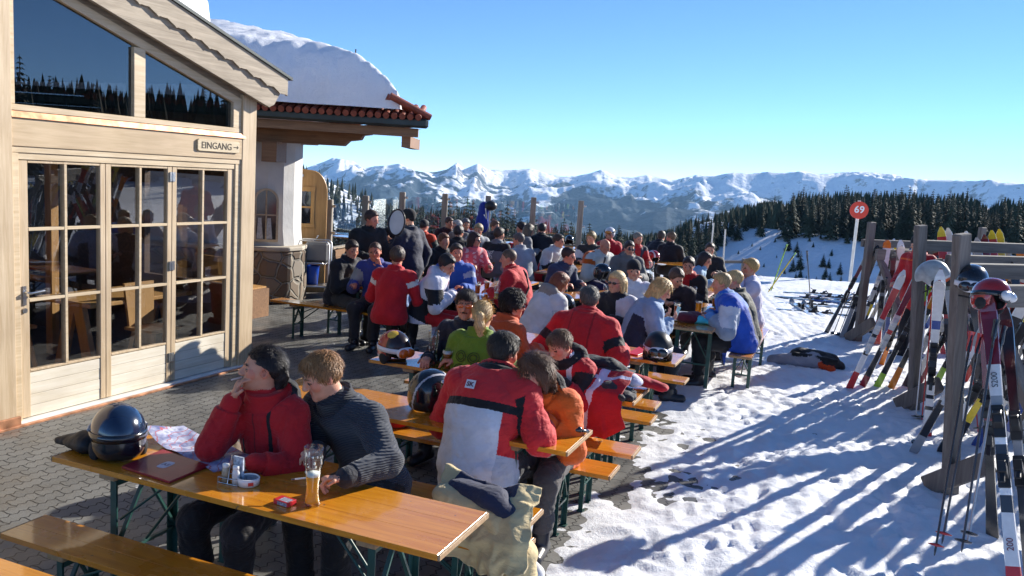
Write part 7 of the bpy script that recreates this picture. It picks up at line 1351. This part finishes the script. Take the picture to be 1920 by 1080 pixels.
hooded = person('dark haired young man in a white and black hooded jacket and red trousers', (838, 497), -5, lean=18, curve=14, hdir=-25, hpitch=22, R=((.08, .46, .86), (-.2, 1, 0), (0, 0, -1)), L='in', J=(212, 212, 226), P=(176, 18, 30), B=(150, 20, 30), H=(26, 22, 26), hair='full', hood=(206, 206, 222), pad=.034, hem=.24, S=(206, 146, 120), rules=[((24, 26, 34), lambda q: q.body & (q.x > .04) & (q.t < .22) & (q.t > -.04+.5*q.x*0)), ((24, 26, 34), lambda q: (q.id == RUA) & (q.z < .93)), ((24, 26, 34), lambda q: (q.id == RUA) & (q.au > .35) & (q.au < .5)), ((170, 20, 30), lambda q: q.body & (np.abs(q.x) < .03) & (q.y > 0) & (q.t > .25))])
person('smiling man in a bright blue jacket behind the hooded young man', (856, 474), TO+30, lean=4, curve=6, hdir=-70, hpitch=6, R='table', L='in', J=(40, 88, 176), P=(40, 40, 46), H=(50, 40, 34), hair='short', S=(206, 136, 110), rules=[((160, 176, 200), lambda q: (q.id == LUA) & (q.au < .4))])
person('brown haired man in a black jacket behind the smiling man in blue', (832, 452), -60, lean=14, curve=8, hdir=-45, hpitch=8, J=(30, 30, 36), P=(40, 40, 46), H=(98, 62, 42), hair='short')
cropped = person('man with cropped hair in a red jacket and a black shoulder strap', (953, 485), 160, lean=12, curve=14, hdir=178, hpitch=10, R='table', L='table', J=(192, 26, 34), P=(30, 30, 34), H=(84, 66, 52), hair='buzz', S=(206, 140, 114), fat=1.08, sc=1.04, pad=.028, strap=1.)
person('woman in a pink patterned jacket turned to the right', (890, 450), -60, lean=6, curve=8, hdir=-20, hpitch=4, J=(222, 104, 112), P=(196, 110, 116), H=(48, 34, 32), hair='bob', sc=.96, glasses='dark', rules=[((236, 190, 186), lambda q: (np.sin(q.P[:, 0]*46+2*np.sin(q.P[:, 2]*31))*np.sin(q.P[:, 2]*40+q.P[:, 1]*23) > .35) & (q.body | q.arms))])
flower = person('person in a grey jacket with a white flower print seen from behind', (936, 440), AW, lean=10, curve=10, hdir=40, hpitch=4, J=(120, 126, 134), P=(30, 30, 36), H=(60, 48, 40), hair='full', rules=[((30, 32, 40), lambda q: q.body & (q.t > .36)), ((190, 30, 40), lambda q: (q.id == RUA) & (q.au < .8))])
print_on_back(flower, 'flower_print', [[(0, 0), (.05*math.cos(a)-.02*math.sin(a), .05*math.sin(a)+.02*math.cos(a)), (.10*math.cos(a), .10*math.sin(a)), (.05*math.cos(a)+.02*math.sin(a), .05*math.sin(a)-.02*math.cos(a)), (0, 0)] for a in (RAD(45), RAD(135), RAD(225), RAD(315))], WHITEP, (-.05, flower['chest'][2]+.03), .009)
person('grey haired man in a light grey sweater seen from behind', (972, 450), 120, lean=14, curve=14, hdir=150, hpitch=12, J=(176, 182, 190), P=(40, 40, 48), H=(78, 74, 72), hair='short', pad=.01, knit='knit', collar=True)
person('dark curly haired woman in a red jacket facing left', (977, 428), 175, lean=8, curve=8, hdir=178, J=(196, 26, 42), P=(30, 30, 34), H=(36, 28, 28), hair='curly', sc=.95)
person('man in a black jacket with white snowflakes seen from behind', (1017, 430), AW+10, lean=6, curve=8, hdir=70, J=(28, 30, 40), P=(30, 30, 34), H=(34, 30, 34), hair='short', fat=1.1, rules=[((170, 176, 190), lambda q: q.body & (q.y < 0) & (((np.abs(q.x+.06) < .012) | (np.abs(q.t-.2) < .012)) & (np.abs(q.x+.06)+np.abs(q.t-.2) < .07)))])
person('man in a grey, white and red jacket turned to the right', (1047, 452), -35, lean=16, curve=10, hdir=-20, hpitch=8, J=(186, 190, 194), P=(40, 40, 46), H=(52, 42, 36), hair='short', rules=[((176, 24, 44), lambda q: q.body & (q.x > .02) & (q.t < .22)), (BK, lambda q: q.arms & (q.au > .9))])
person('man in a dark navy jacket turned to the right', (1066, 480), -45, lean=16, curve=12, hdir=-20, hpitch=10, J=(52, 64, 92), P=(30, 30, 34), H=(44, 34, 30), hair='short', S=(210, 150, 124))
bald = person('bald man in a white jacket with an orange shoulder looking down', (1134, 462), -55, lean=16, curve=14, hdir=-40, hpitch=24, R='in', L='lap', J=(196, 200, 196), P=(52, 46, 90), H=(130, 100, 84), hair=None, S=(200, 136, 110), fat=1.12, pad=.034, sc=1.04, rules=[((196, 92, 26), lambda q: (q.body & (q.t > .30) & (q.x > .0) & (q.y < .05))), ((196, 92, 26), lambda q: (q.id == RUA) & (q.au < .35)), ((40, 40, 48), lambda q: q.body & (np.abs(q.x) < .02) & (q.y > 0))])
person('person in a black and white jacket left of the bald man', (1108, 447), -100, lean=10, curve=8, hdir=-120, J=(40, 42, 48), P=(30, 30, 34), H=(120, 100, 66), hair='full', rules=[(WH, lambda q: q.arms & (q.au < .8))])
person('person wearing a white helmet with goggles and a red jacket', (1143, 440), -80, lean=4, curve=4, hdir=-110, J=(186, 28, 44), P=(30, 30, 34), hair='buzz', hat=('helmet', (206, 208, 210)))
person('dark haired person in sunglasses and a grey jacket', (1180, 466), -90, lean=6, curve=6, hdir=-75, J=(108, 108, 108), P=(30, 30, 34), H=(44, 36, 34), hair='short', glasses='dark', hood=(30, 30, 34))
person('grey haired man in a red and navy jacket behind the red helmet', (1196, 448), -70, lean=8, curve=8, hdir=-60, R='table', L='table', J=(176, 30, 34), P=(30, 30, 34), H=(108, 100, 92), hair='short', S=(206, 136, 110), rules=[((36, 40, 60), lambda q: q.body & (q.t > .28) & (np.abs(q.x) > .06))])
person('man in a black jacket seen from behind, left of the back row pair', (1240, 444), 40, lean=24, curve=10, hdir=60, hpitch=14, J=(28, 32, 40), P=(30, 30, 34), H=(70, 60, 50), hair='full', fat=1.1)
person('man in a black jacket seen from behind, right of the back row pair', (1258, 446), 60, lean=12, curve=8, hdir=140, hpitch=10, J=(26, 28, 34), P=(30, 30, 34), H=(96, 78, 58), hair='short')
# by the windbreak
person('standing man in a dark jacket looking to the right', (697, 411), -50, lean=8, curve=6, hdir=-25, stand=True, xy=None, hz=1.60, J=(26, 28, 30), P=(30, 30, 36), H=(60, 46, 40), hair='short', R='front', L='down', S=(206, 136, 110))
waiter = person('standing man in a navy jacket and jeans holding a round white tray', (766, 398), 150, lean=3, curve=3, hdir=175, stand=True, J=(30, 36, 58), P=(110, 136, 180), H=(24, 22, 24), hair='short', hat=('beanie', (20, 20, 26)), R='down', L=((-.16, .30, 1.30), (-.3, .8, .4), (.8, 0, .2)), hz=1.70)
q = DP(744, 417, waiter['xy'][1]-.25); r = empty('round_tray', tuple(q), 0, 'round white tray held on edge by the standing man in navy', 'tray'); mb = MB(); dcol = unit(v3(-.25, -.95, .18)); ax = unit(np.cross(dcol, [0, 0, 1])); ay = np.cross(ax, dcol)
mb.prism([tuple((ax*.118*math.cos(t)+ay*.180*math.sin(t))) for t in np.linspace(0, 2*math.pi, 32, endpoint=False)], tuple(dcol*-.015)); mb.build('disc', M('tray_white', (.62, .70, .66), .35, .08), r); mb = MB(); mb.tube([tuple((ax*.120*math.cos(t)+ay*.182*math.sin(t)+dcol*.004)) for t in np.linspace(0, 2*math.pi, 33)], .012, 6, caps=False); mb.build('rim', BIND, r)
person('person in black sitting behind the white tray', (734, 418), -80, J=(28, 28, 34), P=(30, 30, 34), H=(36, 30, 30), hair='short', hdir=-60)
person('person in an orange red jacket sitting with the back to us', (795, 424), AW+20, lean=4, curve=6, hdir=60, J=(206, 58, 24), P=(30, 30, 34), H=(50, 46, 44), hair='short', hat=('cap', (30, 30, 34)), rules=[((60, 70, 66), lambda q: (q.id == RUA) | (q.id == RFA))])
person('dark haired person at the foot of the fourth windbreak post', (842, 418), -70, J=(60, 30, 36), P=(30, 30, 34), H=(60, 40, 34), hair='short', hdir=-40)
person('man in a black jacket with grey hair turned away', (860, 436), 100, J=(30, 30, 36), P=(30, 30, 34), H=(48, 44, 46), hair='full', hdir=60)
person('person in a grey patterned jacket looking to the left', (857, 424), -120, J=(120, 116, 112), P=(30, 30, 34), H=(150, 146, 140), hair='short', hdir=-150)
person('man with thick grey hair in a dark blue jacket', (873, 421), -80, J=(36, 44, 90), P=(30, 30, 34), H=(78, 80, 86), hair='full', hdir=-60, rules=[((120, 24, 36), lambda q: q.body & (q.x > .05))])
person('fair haired person in a grey jacket beside the hung blue gear', (897, 432), -60, J=(150, 154, 160), P=(30, 30, 34), H=(140, 124, 92), hair='full', hdir=-100)
person('man in a dark jacket turned left near the fifth windbreak post', (928, 424), -150, J=(40, 44, 56), P=(30, 30, 34), H=(84, 60, 48), hair='short', hdir=-30)
person('brown haired woman in grey behind the woman in red', (992, 432), 20, J=(110, 112, 118), P=(30, 30, 34), H=(86, 74, 62), hair='bob', hdir=40)
# gear hung on the windbreak post
q = DP(912, 398, 19.6); r = empty('hung_backpack', tuple(q), 0, 'blue backpack and black helmet hanging on a windbreak post', 'backpack')
F = Field((-.35, -.3, -.75), (.4, .3, .4), .016); F.cap((-.06, 0, .12), (-.09, 0, -.34), .11, .145, 0, .04, flat=(0, 1, 0), fs=1.3); F.noise(.02, 6, 3); field_obj(F, 'pack', cloth(34, 54, 150), r); mb = MB(); mb.ell((.10, -.08, .16), (.15, .14, .12), 16); mb.build('helmet', MATB, r); mb = MB(); mb.tube([(-.02, -.16, .1), (.02, -.2, -.15), (-.05, -.18, -.05)], .012, 6); mb.build('strap', WHITEP, r)
# by the racks
racer = person('person in a red jacket and black trousers standing behind the second rack', (1722, 452), -160, lean=4, curve=4, hdir=-170, stand=True, J=(178, 16, 26), P=(24, 24, 32), H=(20, 20, 22), hair='buzz', hat=('beanie', (18, 22, 22)), R='front', L='down', hz=1.75, sc=1.06, pad=.035, rules=[((226, 90, 30), lambda q: q.body & (np.abs(q.t-.50) < .012)), ((200, 200, 210), lambda q: (q.id == LFA) & (q.au > 1.35) & (q.au < 1.45))])
# cigarettes
def cig(world, d, label):
    d = unit(d); mb = MB(); mb.tube([tuple(-d*.03), tuple(d*.032)], .004, 8, mi=0); mb.tube([tuple(d*.033), tuple(d*.048)], .0041, 8, mi=1); o = mb.build('cigarette', [M('cig_paper', (.75, .74, .70), .7, .03), M('cig_ash', (.12, .11, .11), .9, .2)], None, tuple(world)); tag(o, label, 'cigarette')
cig(G(566, 897, .86), (-1, -.25, -.1), 'lit cigarette between the fingers of the man in charcoal')
jj = smoker; cig(jj['world'](jj['T']((.012, .125, -.058))), -SUNV*v3(.4, 1.2, .3)+v3(-.6, -.3, 0), 'cigarette at the lips of the woman in red')
print('\n'.join('%-70s u=%.2f v=%.2f d=%.1f h=%.4f' % (l[:70], xy[0]*UX+xy[1]*UY, -xy[0]*UY+xy[1]*UX, d, h) for l, xy, d, h in SEATS))
for n_ in ('beer_table', 'beer_bench'): pass
